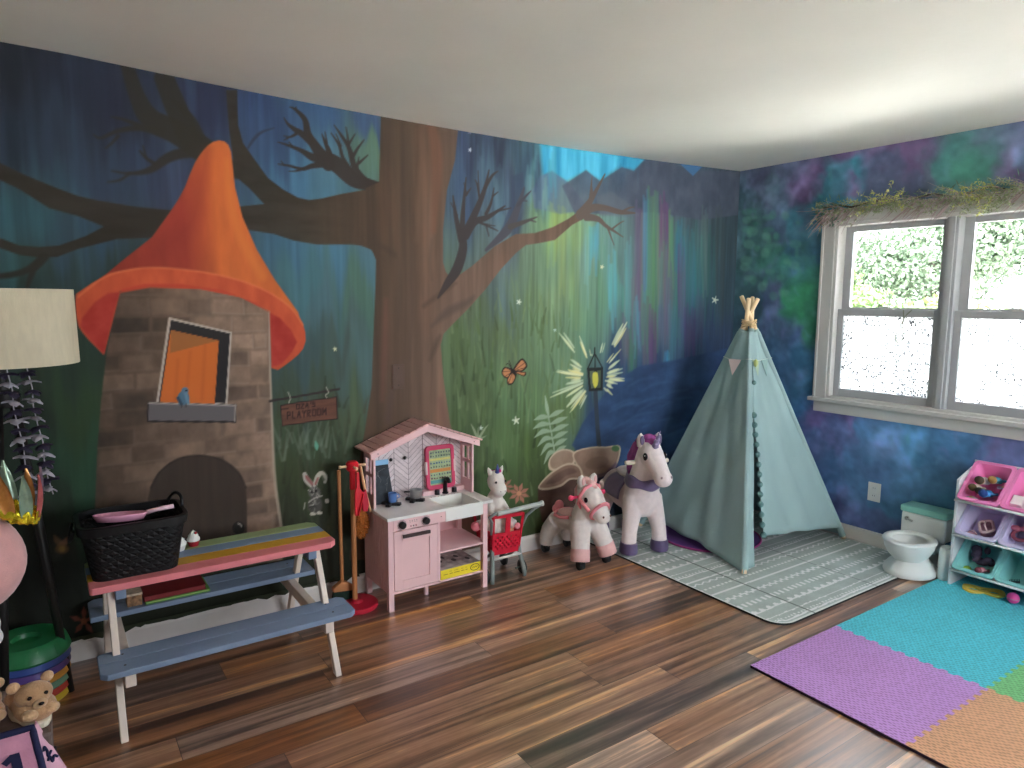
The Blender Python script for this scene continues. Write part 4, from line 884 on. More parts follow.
# ---- tripod floor lamp
lx, ly = -4.362, -.34
T = Thing('floor_lamp', 'tripod floor lamp with cream drum shade and black legs at the left edge', 'lamp', (lx,ly,0))
bm = BM(); lathe(bm, [(.236,1.290),(.231,1.548),(.228,1.548),(.233,1.290),(.236,1.290)], 48, (lx,ly,0)); T.p('lamp_shade', bm, M('cream linen shade', (190,181,158), .85, .05, 60, .2, 300, stretch=(1,1,.3), g=1.2), auto=True)
blackw = M('black stained wood', (22,21,21), .45)
bm = BM(); lathe(bm, [(0,1.14),(.045,1.14),(.05,1.16),(.05,1.19),(.02,1.20),(.014,1.27),(.014,1.40),(0,1.40)], 24, (lx,ly,0)); T.p('hub', bm, blackw, auto=True)
bm = BM(); ell(bm, (lx,ly,1.43), (.028,.028,.04)); T.p('bulb', bm, M('bulb glass', (210,208,200), .3), smooth=True)
bm = BM()
for k in range(3): a = 2*PI*k/3; bar(bm, (lx,ly,1.50), (lx+.23*math.cos(a), ly+.23*math.sin(a), 1.50), .004, .004)
cyl(bm, (lx,ly,1.40), (lx,ly,1.505), .004, n=8); T.p('shade_spider', bm, blackw)
for a in (math.radians(32), math.radians(140), math.radians(246)):
    d = Vector((math.cos(a), math.sin(a), 0)); p0 = Vector((lx,ly,1.17))+d*.035; p1 = Vector((lx,ly,0))+d*.158
    bm = BM(); tube(bm, [p1, p0.lerp(p1,.5), p0], [.013,.018,.016], 10)
    T.p('leg', bm, blackw, smooth=True)
# petal garlands hanging below the shade
petal_l = M('pale violet petal', (150,146,156), .6, .15, 30); petal_d = M('dark violet petal', (44,38,58), .6, .2, 30)
R = random.Random(9)
for gi, (gx, gy, top, n, lab) in enumerate(((-4.338,-.50,1.278,7,'left strand of grey petals hanging below the cream lampshade'),(-4.284,-.475,1.278,7,'right strand of grey petals hanging below the cream lampshade'))):
    t = Thing('petal_garland', lab, 'garland', (gx,gy,top), group='petal garlands on the floor lamp')
    pts = [(gx+.006*k+.004*math.sin(k*2), gy, top-k*.0625) for k in range(n+1)]
    bm = BM(); tube(bm, [(gx,gy,top+.02)]+pts, .0022, 6); t.p('string', bm, petal_l, smooth=True)
    for k in range(n):
        c = Vector(pts[k])+Vector((0,0,-.035))
        for dark in (0, 1):
            bm = BM()
            for j in range(4 if not dark else 5):
                a = j*2*PI/4+R.uniform(-.4,.4)+dark*.7; L = R.uniform(.028,.042); zc = .03*dark
                d = Vector((math.cos(a), math.sin(a), R.uniform(-.45,.35))).normalized(); s = d.cross(Vector((0,0,1))).normalized()
                u = s.cross(d)
                g = [[None]*4 for _ in range(4)]
                for ii in range(4):
                    for jj in range(4):
                        v = ii/3; q = (jj/3-.5)*2; wdt = .016*math.sin(PI*min(1,.12+v*.88))**.7
                        g[ii][jj] = bm.verts.new(c+Vector((0,0,zc))+d*(L*v)+s*(q*wdt)+u*(-.010*v*v-.006*q*q))
                for ii in range(3):
                    for jj in range(3): bm.faces.new((g[ii][jj], g[ii][jj+1], g[ii+1][jj+1], g[ii+1][jj]))
            bl = t.p('blossom' if not dark else 'leaf_cluster', bm, petal_d if dark else petal_l, smooth=True, label='dark violet leaves' if dark else None)

# ---- storage cube at the left front with slippers, plush and cloth
bx0, bx1, by0, by1, bz = -4.86, -4.287, -1.372, -1.10, .470
T = Thing('storage_box', 'low storage box under the bear slippers at the left edge', 'box', (-4.57,-1.24,0))
boxm = M('box taupe', (112,90,84), .5, .45, 30)
bm = BM(); box(bm, (bx0,by0,.012), (bx1,by1,.40)); T.p('body', bm, boxm, bevel=.01)
bm = BM(); box(bm, (bx0-.008,by0-.008,.40), (bx1+.008,by1+.008,bz)); T.p('lid', bm, M('box lid grey', (104,90,84), .5, .3, 30), bevel=.008)
for sx, sy in ((bx0+.04,by0+.04),(bx1-.04,by0+.04),(bx0+.04,by1-.04),(bx1-.04,by1-.04)):
    bm = BM(); cyl(bm, (sx,sy,0), (sx,sy,.014), .02, n=12); T.p('foot', bm, M('foot dark', (40,36,36), .5))
bm = BM(); box(bm, (bx1+.0005,-1.27,.30), (bx1+.012,-1.19,.325)); T.p('handle', bm, M('foot dark', (40,36,36), .5), bevel=.003)

# bear slippers
bearm = M('tan bear plush', (176,138,102), .95, .10, 30, .7, 240, sheen=.4); bear_l = M('light bear plush', (192,156,120), .95, .10, 30, .7, 240, sheen=.4)
def slipper(label, loc, rz):
    t = Thing('bear_slipper', label, 'slipper', loc, rz, 'pair of bear slippers', local=True)
    bm = BM(); pl = [(.046*math.cos(a)*(1 if math.sin(a)>0 else .85), .098*math.sin(a)) for a in [2*PI*k/28 for k in range(28)]]
    prism(bm, [(x,y) for x,y in pl], .022, 'xy', 0); t.p('sole', bm, M('slipper sole', (206,198,180), .7, .05, 40, .3, 200), bevel=.006, label='cream sole')
    bm = BM(); ell(bm, (0,-.040,.042), (.050,.058,.036)); ell(bm, (0,-.02,.045), (.046,.05,.040)); ell(bm, (0,.06,.032), (.044,.045,.022)); ell(bm, (0,.02,.03), (.044,.07,.018))
    b = t.p('upper', fuse(bm, .005, 5), bearm, smooth=True)
    bm = BM(); ell(bm, (0,-.035,.080), (.046,.036,.036)); ell(bm, (0,-.055,.074), (.03,.028,.024)); h = t.p('bear_head', fuse(bm, .004, 5), bearm, smooth=True)
    for s in (-1, 1):
        bm = BM(); ell(bm, (s*.040,-.016,.110), (.017,.011,.017)); ell(bm, (s*.04,-.022,.108), (.010,.009,.010)); t.p('ear', fuse(bm, .003, 3), bear_l, h, smooth=True)
        bm = BM(); ell(bm, (s*.019,-.0685,.090), (.0058,.004,.0058), nu=12, nv=8); t.p('eye', bm, M('bead eye', (30,16,14), .15), h, smooth=True)
        bm = BM(); ell(bm, (s*.024,-.082,.047), (.021,.019,.015)); t.p('paw', bm, bear_l, smooth=True)
    bm = BM(); ell(bm, (0,-.080,.071), (.018,.012,.013)); t.p('muzzle', bm, bear_l, h, smooth=True)
    bm = BM(); ell(bm, (0,-.0925,.0755), (.007,.004,.005), nu=12, nv=8); t.p('nose', bm, M('bead eye', (30,16,14), .15), h, smooth=True)
    t.o.scale = (.92,.94,.84)
    return t
slipper('tan bear slipper with cream sole, the whole one at the right of the pair', (-4.322,-1.268,bz+.001), .30)
slipper('tan bear slipper cut by the left edge of the photo', (-4.424,-1.235,bz+.001), .20)

# pink number cloth draped over the front of the box
t = Thing('quilted_cloth', 'pink quilted cloth with navy edging and a navy number one', 'cloth', (-4.4,-1.38,bz))
navy = M('navy cloth', (34,36,72), .8, .1, 40, .3, 200)
def dr(u, v, off=0.):      # u across (world x), v from the box top over its front edge and down
    x = -4.62+.303*u+.045*v*u
    p = (-1.388-.07*math.sin(v*1.3), bz+.032-.28*v); nrm = Vector((0,-1,.25))
    q = .007*abs(math.sin(PI*2*v*2.0))
    return Vector((x, p[0], p[1])) + nrm.normalized()*(off+q+.004*math.sin(u*9)*v)
def slab(f, nu, nv, th):
    bm = BM(); a = sheet(bm, lambda u, v: f(u, v, th), nu, nv); b = sheet(bm, lambda u, v: f(u, v, 0), nu, nv)
    for i in range(nu):
        bm.faces.new((a[0][i], b[0][i], b[0][i+1], a[0][i+1])); bm.faces.new((a[nv][i+1], b[nv][i+1], b[nv][i], a[nv][i]))
    for j in range(nv):
        bm.faces.new((a[j+1][0], b[j+1][0], b[j][0], a[j][0])); bm.faces.new((a[j][nu], b[j][nu], b[j+1][nu], a[j+1][nu]))
    return bm
t.p('panel', slab(dr, 26, 40, .010), M('pink quilted cloth', (196,138,164), .85, .08, 30, .3, 160), smooth=True)
bm = BM(); tube(bm, [dr(u/20, 0, .008) for u in range(21)]+[dr(1, v/30, .008) for v in range(1,31)], .008, 8); t.p('edging', bm, navy, smooth=True, label='navy edging')
def strip(path, w, off, path2, w2):
    bm = BM()
    for (u0,v0),(u1,v1),w in ((*path,w),(*path2,w2)):
        n = 12; d = Vector((u1-u0, v1-v0)); nn = Vector((-d.y, d.x)).normalized()*w/2
        g = [[bm.verts.new(dr(u0+d.x*i/n+nn.x*s, v0+d.y*i/n+nn.y*s, off)) for s in (-1,1)] for i in range(n+1)]
        for i in range(n): bm.faces.new((g[i][0], g[i+1][0], g[i+1][1], g[i][1]))
    return bm
t.p('number', strip([(.785,.215),(.85,.165)], .045, .0125, [(.86,.15),(.86,.97)], .062), navy, smooth=True, label='navy number 1')
def fold(u, v, off=0.):
    return Vector((-4.317+.045*v+.052*u*min(1,v*1.5+.1), -1.384-.066*math.sin(min(1,v)*1.3)+.03*u*u, bz+.026-.28*v)) + Vector((.6,-.7,0))*off
t.p('side_fold', slab(fold, 8, 24, .005), M('pale pink cloth', (206,160,180), .85, .1, 30), smooth=True, label='paler pink side fold')
for k, pts in enumerate(([(.25,.20),(.40,.17),(.5,.21),(.42,.25),(.75,.235)],[(.3,.285),(.5,.26),(.55,.31),(.75,.28),(.9,.31)])):
    bm = BM(); tube(bm, [fold(u,v,.0085) for u,v in [tuple(q) for q in spline(pts,5)]], .0028, 6); t.p('script_stitching', bm, navy, smooth=True, label='navy handwritten stitching')

# round pink plush with a foil crown
px_, py_ = -4.472, -.79
t = Thing('plush_toy', 'round pink plush with pale body at the left edge, behind the slippers', 'plush toy', (px_,py_,.489))
bm = BM(); ell(bm, (px_,py_,.738), (.156,.12,.158), nu=28, nv=18); hd = t.p('head', bm, M('pink plush', (200,150,148), .95, .05, 30, .4, 260, sheen=.5), smooth=True)
bm = BM(); ell(bm, (px_-.01,py_-.01,.545), (.090,.080,.060)); ell(bm, (px_-.06,py_-.05,.515), (.045,.05,.03)); ell(bm, (px_+.045,py_-.04,.515), (.040,.045,.03)); t.p('body', fuse(bm, .006, 4), M('pale plush', (206,204,204), .95, .05, 30, .4, 260, sheen=.5), smooth=True, label='pale body')
c0 = Vector((px_+.137,py_-.02,.872))
t = Thing('party_crown', 'iridescent petal crown with gold foil base beside the lamp leg', 'crown', tuple(c0))
foil = M('gold foil', (214,178,40), .22, .25, 60, .9, 60, metal=.75, g=1.4)
mt = Matrix.Translation(c0) @ Euler((.1, .42, 0)).to_matrix().to_4x4()
bm = BM(); R = random.Random(2)
n = 30; ra = [[bm.verts.new(mt @ Vector((r*(1+.10*R.uniform(-1,1))*math.cos(2*PI*k/n), r*.8*math.sin(2*PI*k/n), z+.006*R.uniform(-1,1)))) for k in range(n)] for r, z in ((.052,-.012),(.060,.0),(.058,.018),(.050,.030),(.045,.02),(.046,-.01))]
for a, b in zip(ra, ra[1:]+ra[:1]):
    for k in range(n): bm.faces.new((a[k], a[(k+1)%n], b[(k+1)%n], b[k]))
t.p('foil_band', bm, foil)
iri = [M('iridescent %d'%k, c, .18, .3, 30, .3, 40, metal=.25) for k, c in enumerate(((150,132,150),(176,120,60),(120,140,120),(160,84,84),(168,150,160)))]
for k in range(9):
    a = 2*PI*k/9+.3; b0 = Vector((c0.x+.052*math.cos(a), c0.y+.042*math.sin(a), c0.z+.012-.045*math.cos(a)*.6)); L = R.uniform(.11,.16)
    out = Vector((math.cos(a)*.35-.10, math.sin(a)*.3, 1)).normalized(); s = Vector((-math.sin(a), math.cos(a), 0)); u = out.cross(s)
    bm = BM(); g = []
    for i in range(9):
        v = i/8; wd = .019*math.sin(PI*min(.97,.22+.78*v))**.8
        g.append([bm.verts.new(b0+out*(L*v)+s*(wd*q)+u*(.02*v*v+.006*q*q*(-1))) for q in (-1,-.5,0,.5,1)])
    for i in range(8):
        for j in range(4): bm.faces.new((g[i][j], g[i][j+1], g[i+1][j+1], g[i+1][j]))
    t.p('petal', bm, iri[k % 5], smooth=True)

t = Thing('stool', 'small dark round stool carrying the pink plush, cut off by the left edge', 'stool', (px_-.02,py_,0))
bm = BM(); lathe(bm, [(0,.462),(.078,.462),(.084,.47),(.084,.482),(.078,.4885),(0,.4885)], 28, (px_-.02,py_,0)); t.p('seat', bm, M('foot dark', (40,36,36), .5), auto=True)
for k in range(3):
    a = 2*PI*k/3+2.2; bm = BM(); tube(bm, [(px_-.02+.11*math.cos(a), py_+.11*math.sin(a), 0), (px_-.02+.05*math.cos(a), py_+.05*math.sin(a), .463)], .011, 10); t.p('leg', bm, M('foot dark', (40,36,36), .5), smooth=True)
# rainbow stepping buckets behind the lamp leg
R = random.Random(3)
sx, sy = -4.355, -.225
z = 0.
specs = [('yellow',(170,140,40)),('red',(150,48,38)),('teal',(88,120,96)),('orange',(178,122,44)),('purple',(88,66,130)),('blue',(52,74,140)),('green',(34,104,62))]
for k, (nm, c) in enumerate(specs):
    r = .128+.0022*k; h = .030 if k < 6 else .062
    t = Thing('stacking_bucket', (nm+' plastic stacking bucket, '+('lowest of' if k == 0 else 'topmost of' if k == 6 else ('directly above the %s one in' % specs[k-1][0]))+' the rainbow pile by the lamp'), 'bucket', (sx,sy,z+.0004), group='rainbow stacking buckets')
    m_ = M(nm+' stacking plastic', c, .35)
    bm = BM()
    if k < 6: lathe(bm, [(0,z+.004),(r-.02,z+.004),(r-.004,z+.0004),(r,z+.006),(r-.004,z+h-.003),(r-.01,z+h-.0006),(0,z+h-.0006)], 40, (sx,sy,0)); t.p('shell', bm, m_, auto=True)
    else:
        lathe(bm, [(r-.012,z+.004),(r-.003,z+.0004),(r,z+.008),(r-.014,z+h-.012),(r-.026,z+h),(.05,z+h-.004),(.045,z+h-.02),(0,z+h-.022)], 40, (sx,sy,0)); t.p('shell', bm, m_, auto=True)
        for j in range(8): bm = BM(); a = 2*PI*j/8; bar(bm, (sx+(r-.004)*math.cos(a), sy+(r-.004)*math.sin(a), z+.012), (sx+(r-.016)*math.cos(a), sy+(r-.016)*math.sin(a), z+h-.012), .014, .005, (math.cos(a),math.sin(a),0)); t.p('grip_rib', bm, m_)
    z += h
# ================================================================== PLAY KITCHEN
KX0, KX1, KY0, KY1 = -2.917, -2.350, -.320, -.022
pinkk = M('pink kitchen paint', (226,182,184), .45, .03, 8, g=1.22); pinkd = M('pink kitchen roof', (206,160,156), .5, .08, 9, stretch=(1,.2,1), g=1.2)
topm = M('grey marble laminate', (214,210,208), .3, .05, 14, g=1.3); whitep = M('white plastic', (224,220,216), .35, g=1.2); blackp = M('kitchen black plastic', (24,22,24), .35)
K = Thing('play_kitchen', 'pink house shaped play kitchen with gabled roof standing against the mural', 'play kitchen', (-2.634,-.17,0))
def leg(x0, x1, y0, y1, z1=.46):
    bm = BM(); box(bm, (x0,y0,0), (x1,y1,z1)); K.p('leg', bm, pinkk, bevel=.002)
leg(KX0, KX0+.028, KY0, KY0+.028); leg(KX1-.028, KX1, KY0, KY0+.028); leg(KX0, KX0+.028, KY1-.028, KY1); leg(KX1-.028, KX1, KY1-.028, KY1)
bm = BM(); cyl(bm, (-2.665,-.22,0), (-2.665,-.22,.085), .013, n=16); K.p('leg', bm, pinkk)
bm = BM(); n = 9                                            # beadboard end
for i in range(n):
    y0 = KY0+.028+i*(KY1-KY0-.056)/n; y1 = KY0+.028+(i+1)*(KY1-KY0-.056)/n-.0055; box(bm, (KX0,y0,.092), (KX0+.010,y1,.46))
box(bm, (KX0+.003,KY0+.02,.09), (KX0+.008,KY1-.02,.46)); K.p('side_panel', bm, pinkk, bevel=.0012)
bm = BM(); box(bm, (-2.644,KY0+.004,.09), (-2.632,KY1,.46)); K.p('divider_panel', bm, pinkk)
bm = BM(); box(bm, (KX0+.01,KY1-.008,.09), (KX1-.01,KY1,.46)); K.p('back_board', bm, M('kitchen back board', (196,150,152), .6))
bm = BM(); box(bm, (KX0+.01,KY0+.004,.085), (-2.632,KY1,.097)); K.p('bottom_panel', bm, pinkk)
bm = BM(); box(bm, (KX0+.028,KY0-.001,.406), (-2.602,KY0+.012,.46)); cp = K.p('control_panel', bm, pinkk, bevel=.0015)
for x, z in ((-2.845,.432),(-2.716,.432)):
    bm = BM(); lathe(bm, [(0,.022),(.014,.022),(.0165,.019),(.018,.003),(.018,0),(0,0)], 24, mtx=Matrix.Translation((x,KY0-.001,z)) @ Matrix.Rotation(PI/2, 4, 'X')); kn = K.p('knob', bm, blackp, cp, auto=True)
    bm = BM(); lathe(bm, [(.021,0),(.023,.0008),(.021,.0012)], 24, mtx=Matrix.Translation((x,KY0-.001,z)) @ Matrix.Rotation(PI/2, 4, 'X'))
    for k in range(10):
        a = 2*PI*k/10; p = Vector((x+.026*math.cos(a), KY0-.0016, z+.026*math.sin(a))); ell(bm, p, .0011, nu=6, nv=4)
    K.p('dial_marks', bm, M('grey print', (110,96,100), .6), kn)
for k, x in enumerate((-2.797,-2.783,-2.769)):
    bm = BM(); cyl(bm, (x,KY0-.0035,.418), (x,KY0-.0005,.418), .0036, n=12); K.p('button', bm, M('button red', (150,48,60), .4) if k != 1 else M('button dark', (70,50,58), .4), cp)
bm = BM()
for k, w in enumerate((.008,.006,.009,.006)): box(bm, (-2.804+k*.0125,KY0-.0016,.437), (-2.804+k*.0125+w,KY0-.0009,.4385)); box(bm, (-2.804+k*.0125,KY0-.0016,.443), (-2.804+k*.0125+.004,KY0-.0009,.447))
K.p('printed_clock', bm, M('grey print', (110,96,100), .6), cp)
bm = BM(); cyl(bm, (-2.628,KY0-.003,.436), (-2.628,KY0,.436), .0028, n=10); K.p('screw', bm, M('screw brown', (120,80,80), .5), cp)
# oven door
D0, D1, DZ0, DZ1 = -2.886, -2.648, .101, .401
bm = BM(); fr = .045
box(bm, (D0,KY0,DZ0), (D0+fr,KY0+.012,DZ1)); box(bm, (D1-fr,KY0,DZ0), (D1,KY0+.012,DZ1)); box(bm, (D0+fr,KY0,DZ0), (D1-fr,KY0+.012,DZ0+fr)); box(bm, (D0+fr,KY0,DZ1-fr*1.2), (D1-fr,KY0+.012,DZ1)); box(bm, (D0+fr,KY0+.007,DZ0+fr), (D1-fr,KY0+.011,DZ1-fr*1.2))
dr_ = K.p('door', bm, pinkk, bevel=.0015)
bm = BM(); box(bm, (-2.846,KY0-.022,.368), (-2.698,KY0-.011,.384)); box(bm, (-2.838,KY0-.012,.371), (-2.828,KY0,.379)); box(bm, (-2.716,KY0-.012,.371), (-2.706,KY0,.379)); K.p('door_handle', bm, M('dark brown handle', (52,34,34), .4), dr_, bevel=.002)
for z in (.250,.096):
    bm = BM(); box(bm, (-2.632,KY0+.003,z-.009), (KX1-.004,KY1,z)); K.p('shelf', bm, pinkk, bevel=.001)
# countertop with cut-out and sink
S0, S1, SY0, SY1 = -2.604, -2.382, -.326, -.110
bm = BM(); zt0, zt1 = .460, .475
box(bm, (KX0-.006,-.327,zt0), (S0,KY1,zt1)); box(bm, (S1,-.327,zt0), (-2.320,KY1,zt1)); box(bm, (S0,SY1,zt0), (S1,KY1,zt1)); K.p('worktop', bm, topm, bevel=.0015)
bm = BM(); e = .012
box(bm, (S0,SY0,.405), (S1,SY0+e,.474)); box(bm, (S0,SY1-e,.405), (S1,SY1,.476)); box(bm, (S0,SY0+e,.405), (S0+e,SY1-e,.476)); box(bm, (S1-e,SY0+e,.405), (S1,SY1-e,.476)); box(bm, (S0+e,SY0+e,.405), (S1-e,SY1-e,.411))
sk = K.p('sink', bm, whitep, bevel=.002, label='white plastic sink')
bm = BM()
for k in range(9): cyl(bm, (S0+.03+k*.02,SY1-.006,.476), (S0+.03+k*.02,SY1-.006,.4768), .0026, n=8)
K.p('drain_hole', bm, M('hole grey', (120,116,116), .6), sk); 
bm = BM(); xf_, yf_ = -2.470, -.078
cyl(bm, (xf_,yf_,.475), (xf_,yf_,.482), .017); tube(bm, [(xf_,yf_,.48),(xf_,yf_,.54),(xf_,yf_-.006,.556),(xf_,yf_-.024,.560),(xf_,yf_-.040,.552),(xf_,yf_-.044,.540)], [.013,.0105,.011,.012,.011,.010], 14); K.p('faucet', bm, blackp, smooth=True, label='black faucet')
for x in (-2.520,-2.414):
    bm = BM(); lathe(bm, [(0,.475),(.014,.475),(.014,.496),(.012,.500),(0,.500)], 18, (x,yf_,0)); K.p('tap', bm, blackp, auto=True, label='black tap')
for x, y in ((-2.806,-.118),(-2.672,-.118)):               # pinwheel burners
    bm = BM(); pl = []
    for k in range(4):
        a = PI/2*k+.5; pl += [(x+.052*math.cos(a), y+.052*math.sin(a)), (x+.052*math.cos(a+.45), y+.052*math.sin(a+.45)), (x+.026*math.cos(a+.75), y+.026*math.sin(a+.75))]
    prism(bm, pl, .014, 'xy', .4755); K.p('burner', bm, blackp, bevel=.0015, label='black pinwheel burner')
# hutch: window sides, herringbone back, roof
HY = -.150
for s, x in ((0, KX0+.002), (1, KX1+.005)):
    bm = BM(); w = .012; top = .745
    box(bm, (x,HY,.475), (x+w,HY+.022,top+.02)); box(bm, (x,-.052,.475), (x+w,KY1-.006,top+.02)); box(bm, (x,HY+.022,.475), (x+w,-.052,.545)); box(bm, (x,HY+.022,top-.02), (x+w,-.052,top+.02))
    box(bm, (x,HY+.022,.635), (x+w,-.052,.653)); box(bm, (x,-.105,.545), (x+w,-.093,top-.02)); K.p('window_side', bm, pinkk, bevel=.001, label='pink side with four pane window openings')
def roofz(x): return .884-abs(x+2.634)*(.884-.772)/.310
gy0 = KY1-.006
us_ = np.linspace(KX0+.014, KX1+.005, 210); ws = np.linspace(0, 1, 150)
U, V = np.meshgrid(us_, ws)
Zt = .884-np.abs(U+2.634)*(.112/.310)-.008; ZZ = .475+(Zt-.475)*V
def herring(u, z):                                          # chevron courses of small planks
    per = .084; k = np.floor(u/per); f = u/per-k; f2 = np.where(k % 2 == 0, f, 1-f)
    s = (z+f2*per*.9)/.029; fr_ = s-np.floor(s); line = (fr_ < .09)|(f < .02)|(f > .98)
    ids = np.floor(s)*7.7+k*3.1; tone = TAB[(ids.astype(int)*7) & 255, (ids.astype(int)*13) & 255]
    c = np.array([212,200,202])+(tone[:,None]-.5)*30; c = c*(1+(fbm(u*60,z*60,81)-.5)*.12)[:,None]
    return np.where(line[:,None], np.array([128,112,116]), c)
hc = herring((U-KX0).ravel(), ZZ.ravel())
hm = paint_mat('herringbone print', .5, .3, .02)
lc = np.where(hc/255 <= .04045, hc/255/12.92, ((hc/255+.055)/1.055)**2.4)*1.15
me = grid_mesh('back_panel', us_-K.loc.x, ws, lambda u, v: np.column_stack([u, np.full_like(u, gy0-.001-K.loc.y), ZZ.ravel()]), np.minimum(lc,.85), hm)
o = link('back_panel', me, K.o); o['label'] = 'whitish pink herringbone printed back'
bm = BM(); prism(bm, [(KX0+.014,.475),(KX1+.005,.475),(KX1+.005,roofz(KX1+.005)-.006),(-2.634,.877),(KX0+.014,roofz(KX0+.014)-.006)], .005, 'xz', gy0); K.p('back_frame', bm, pinkk)
bm = BM(); box(bm, (-2.60,-.073,.4752), (KX1+.004,gy0-.001,.499)); K.p('back_ledge', bm, pinkk, bevel=.001)
for s in (-1, 1):
    bm = BM(); xe = -2.634+s*.312; ze = roofz(xe); x_, z_ = -2.634, .886
    prism(bm, [(x_,z_),(xe,ze),(xe,ze-.032),(x_,z_-.036)] if s > 0 else [(xe,ze),(x_,z_),(x_,z_-.036),(xe,ze-.032)], .012, 'xz', -.196); K.p('gable_trim', bm, pinkk, bevel=.001)
    bm = BM(); n = 9                                        # roof planks
    for k in range(n):
        t0, t1 = k/n, (k+1)/n-.012; p0 = Vector((x_+(xe-x_)*t0*1.04, 0, z_+.002+(ze-z_)*t0*1.04)); p1 = Vector((x_+(xe-x_)*t1*1.04, 0, z_+.002+(ze-z_)*t1*1.04)); up = Vector((s*.34,0,.94))*.009
        v = []
        for y in (-.206, -.012):
            for p in (p0, p1, p1+up, p0+up): v.append(bm.verts.new((p.x, y, p.z)+Vector((0,0,0)) if False else Vector((p.x, y, p.z))))
        for f in ((0,1,2,3),(7,6,5,4),(0,4,5,1),(1,5,6,2),(2,6,7,3),(3,7,4,0)): bm.faces.new([v[i] for i in f])
    K.p('roof_slope', bm, pinkd, bevel=.001)
for x in (-2.770,-2.690):
    bm = BM(); lathe(bm, [(0,.018),(.007,.016),(.010,.010),(.004,.004),(.004,0),(0,0)], 14, mtx=Matrix.Translation((x,gy0-.001,.690)) @ Matrix.Rotation(PI/2, 4, 'X')); K.p('hook', bm, blackp, smooth=True)
for x, z in ((KX0+.008,.752),(KX1-.008,.752)):
    bm = BM(); cyl(bm, (x,-.198,z+.016), (x,-.196,z+.016), .003, n=8); K.p('screw', bm, M('screw brown', (120,80,80), .5))

# things standing in the kitchen
t = Thing('chalkboard', 'small chalkboard with light blue top bar leaning in the play kitchen', 'chalkboard', (-2.830,-.10,.4755))
def lean(x, y0, z, a): return Vector((x, y0+z*math.sin(a), .4757+z*math.cos(a)))
A_ = math.radians(9)
bm = BM()
def tilted(bm, x0, x1, z0, z1, y, d, a, xt=0.):
    v = []
    for zz, sh in ((z0,0),(z1,xt)):
        for xx, yy in ((x0-sh*0,0),(x1-sh,0),(x1-sh,d),(x0-sh*0,d)):
            p = lean(xx, y, zz, a); v.append(bm.verts.new(p+Vector((0, yy*math.cos(a), -yy*math.sin(a)))))
    for f in ((3,2,1,0),(4,5,6,7),(0,1,5,4),(1,2,6,5),(2,3,7,6),(3,0,4,7)): bm.faces.new([v[i] for i in f])
tilted(bm, -2.886, -2.775, 0, .205, -.083, .006, A_, .018); t.p('slate', bm, M('chalk slate', (50,56,62), .8, .25, 40))
bm = BM(); tilted(bm, -2.888, -2.790, .200, .226, -.086, .012, A_); t.p('top_bar', bm, M('light blue plastic', (120,170,206), .45), bevel=.002, label='light blue bar')
bm = BM(); R = random.Random(8)
for k in range(7):
    x = -2.872+R.uniform(0,.06); z = R.uniform(.04,.15); tube(bm, [lean(x+R.uniform(-.006,.012)*j, -.0836, z+.014*j, A_) for j in range(4)], .0006, 5)
t.p('chalk_marks', bm, M('chalk dust', (120,124,124), .9))
t = Thing('toy_cup', 'small blue toy cup standing on the left burner', 'cup', (-2.800,-.118,.490))
bm = BM(); lathe(bm, [(0,0),(.019,0),(.0205,.002),(.0225,.046),(.0205,.047),(.019,.004),(0,.004)], 26, (-2.800,-.118,.490)); bd = t.p('cup_body', bm, M('blue toy plastic', (84,120,176), .4), auto=True)
bm = BM(); tube(bm, [(-2.778,-.120,.528),(-2.766,-.122,.524),(-2.764,-.122,.510),(-2.778,-.120,.504)], .003, 8); t.p('handle', bm, M('blue toy plastic', (84,120,176), .4), smooth=True)
t = Thing('toy_pot', 'small metal toy pot standing on the right burner', 'pot', (-2.668,-.118,.490))
steel = M('toy steel', (150,150,150), .28, .1, 30, metal=.85, g=1.4)
bm = BM(); lathe(bm, [(0,0),(.024,0),(.030,.008),(.034,.040),(.037,.042),(.036,.044),(.032,.041),(.028,.010),(0,.004)], 28, (-2.668,-.118,.490)); t.p('pot_body', bm, steel, auto=True)
bm = BM(); tube(bm, [(-2.704,-.118,.527),(-2.722,-.12,.531),(-2.735,-.122,.533)], [.004,.0045,.004], 8); t.p('handle', bm, M('kitchen black plastic', (24,22,24), .35), smooth=True)
# alphabet tablet
t = Thing('alphabet_tablet', 'pink framed toy tablet with a colourful letter chart behind the faucet', 'toy tablet', (-2.49,-.05,.4995))
A_ = math.radians(5); mt = Matrix.Translation((-2.487,-.0600,.4997)) @ Matrix.Diagonal((1.08,1,1,1)) @ Matrix.Rotation(-A_, 4, 'X')
bm = BM(); o_ = rrect(-.080,0,.080,.238,.022); i_ = rrect(-.062,.024,.062,.214,.008)
vo = [[bm.verts.new(mt @ Vector((x,y,z))) for x, z in o_] for y in (-.010,.008)]; vi = [[bm.verts.new(mt @ Vector((x,y,z))) for x, z in i_] for y in (-.010,.008)]
N_ = len(o_)
for k in range(N_):
    k2 = (k+1) % N_
    bm.faces.new((vo[0][k], vo[0][k2], vi[0][k2], vi[0][k])); bm.faces.new((vo[1][k2], vo[1][k], vi[1][k], vi[1][k2])); bm.faces.new((vo[0][k2], vo[0][k], vo[1][k], vo[1][k2])); bm.faces.new((vi[0][k], vi[0][k2], vi[1][k2], vi[1][k]))
t.p('frame', bm, M('raspberry plastic', (196,62,98), .4), bevel=.002)
bm = BM(); prism(bm, [(x*1.02,z) for x, z in rrect(-.064,.022,.064,.216,.008)], .003, 'xz', -.004, mtx=mt); scn = t.p('chart', bm, M('chart green', (150,168,130), .5, .2, 40))
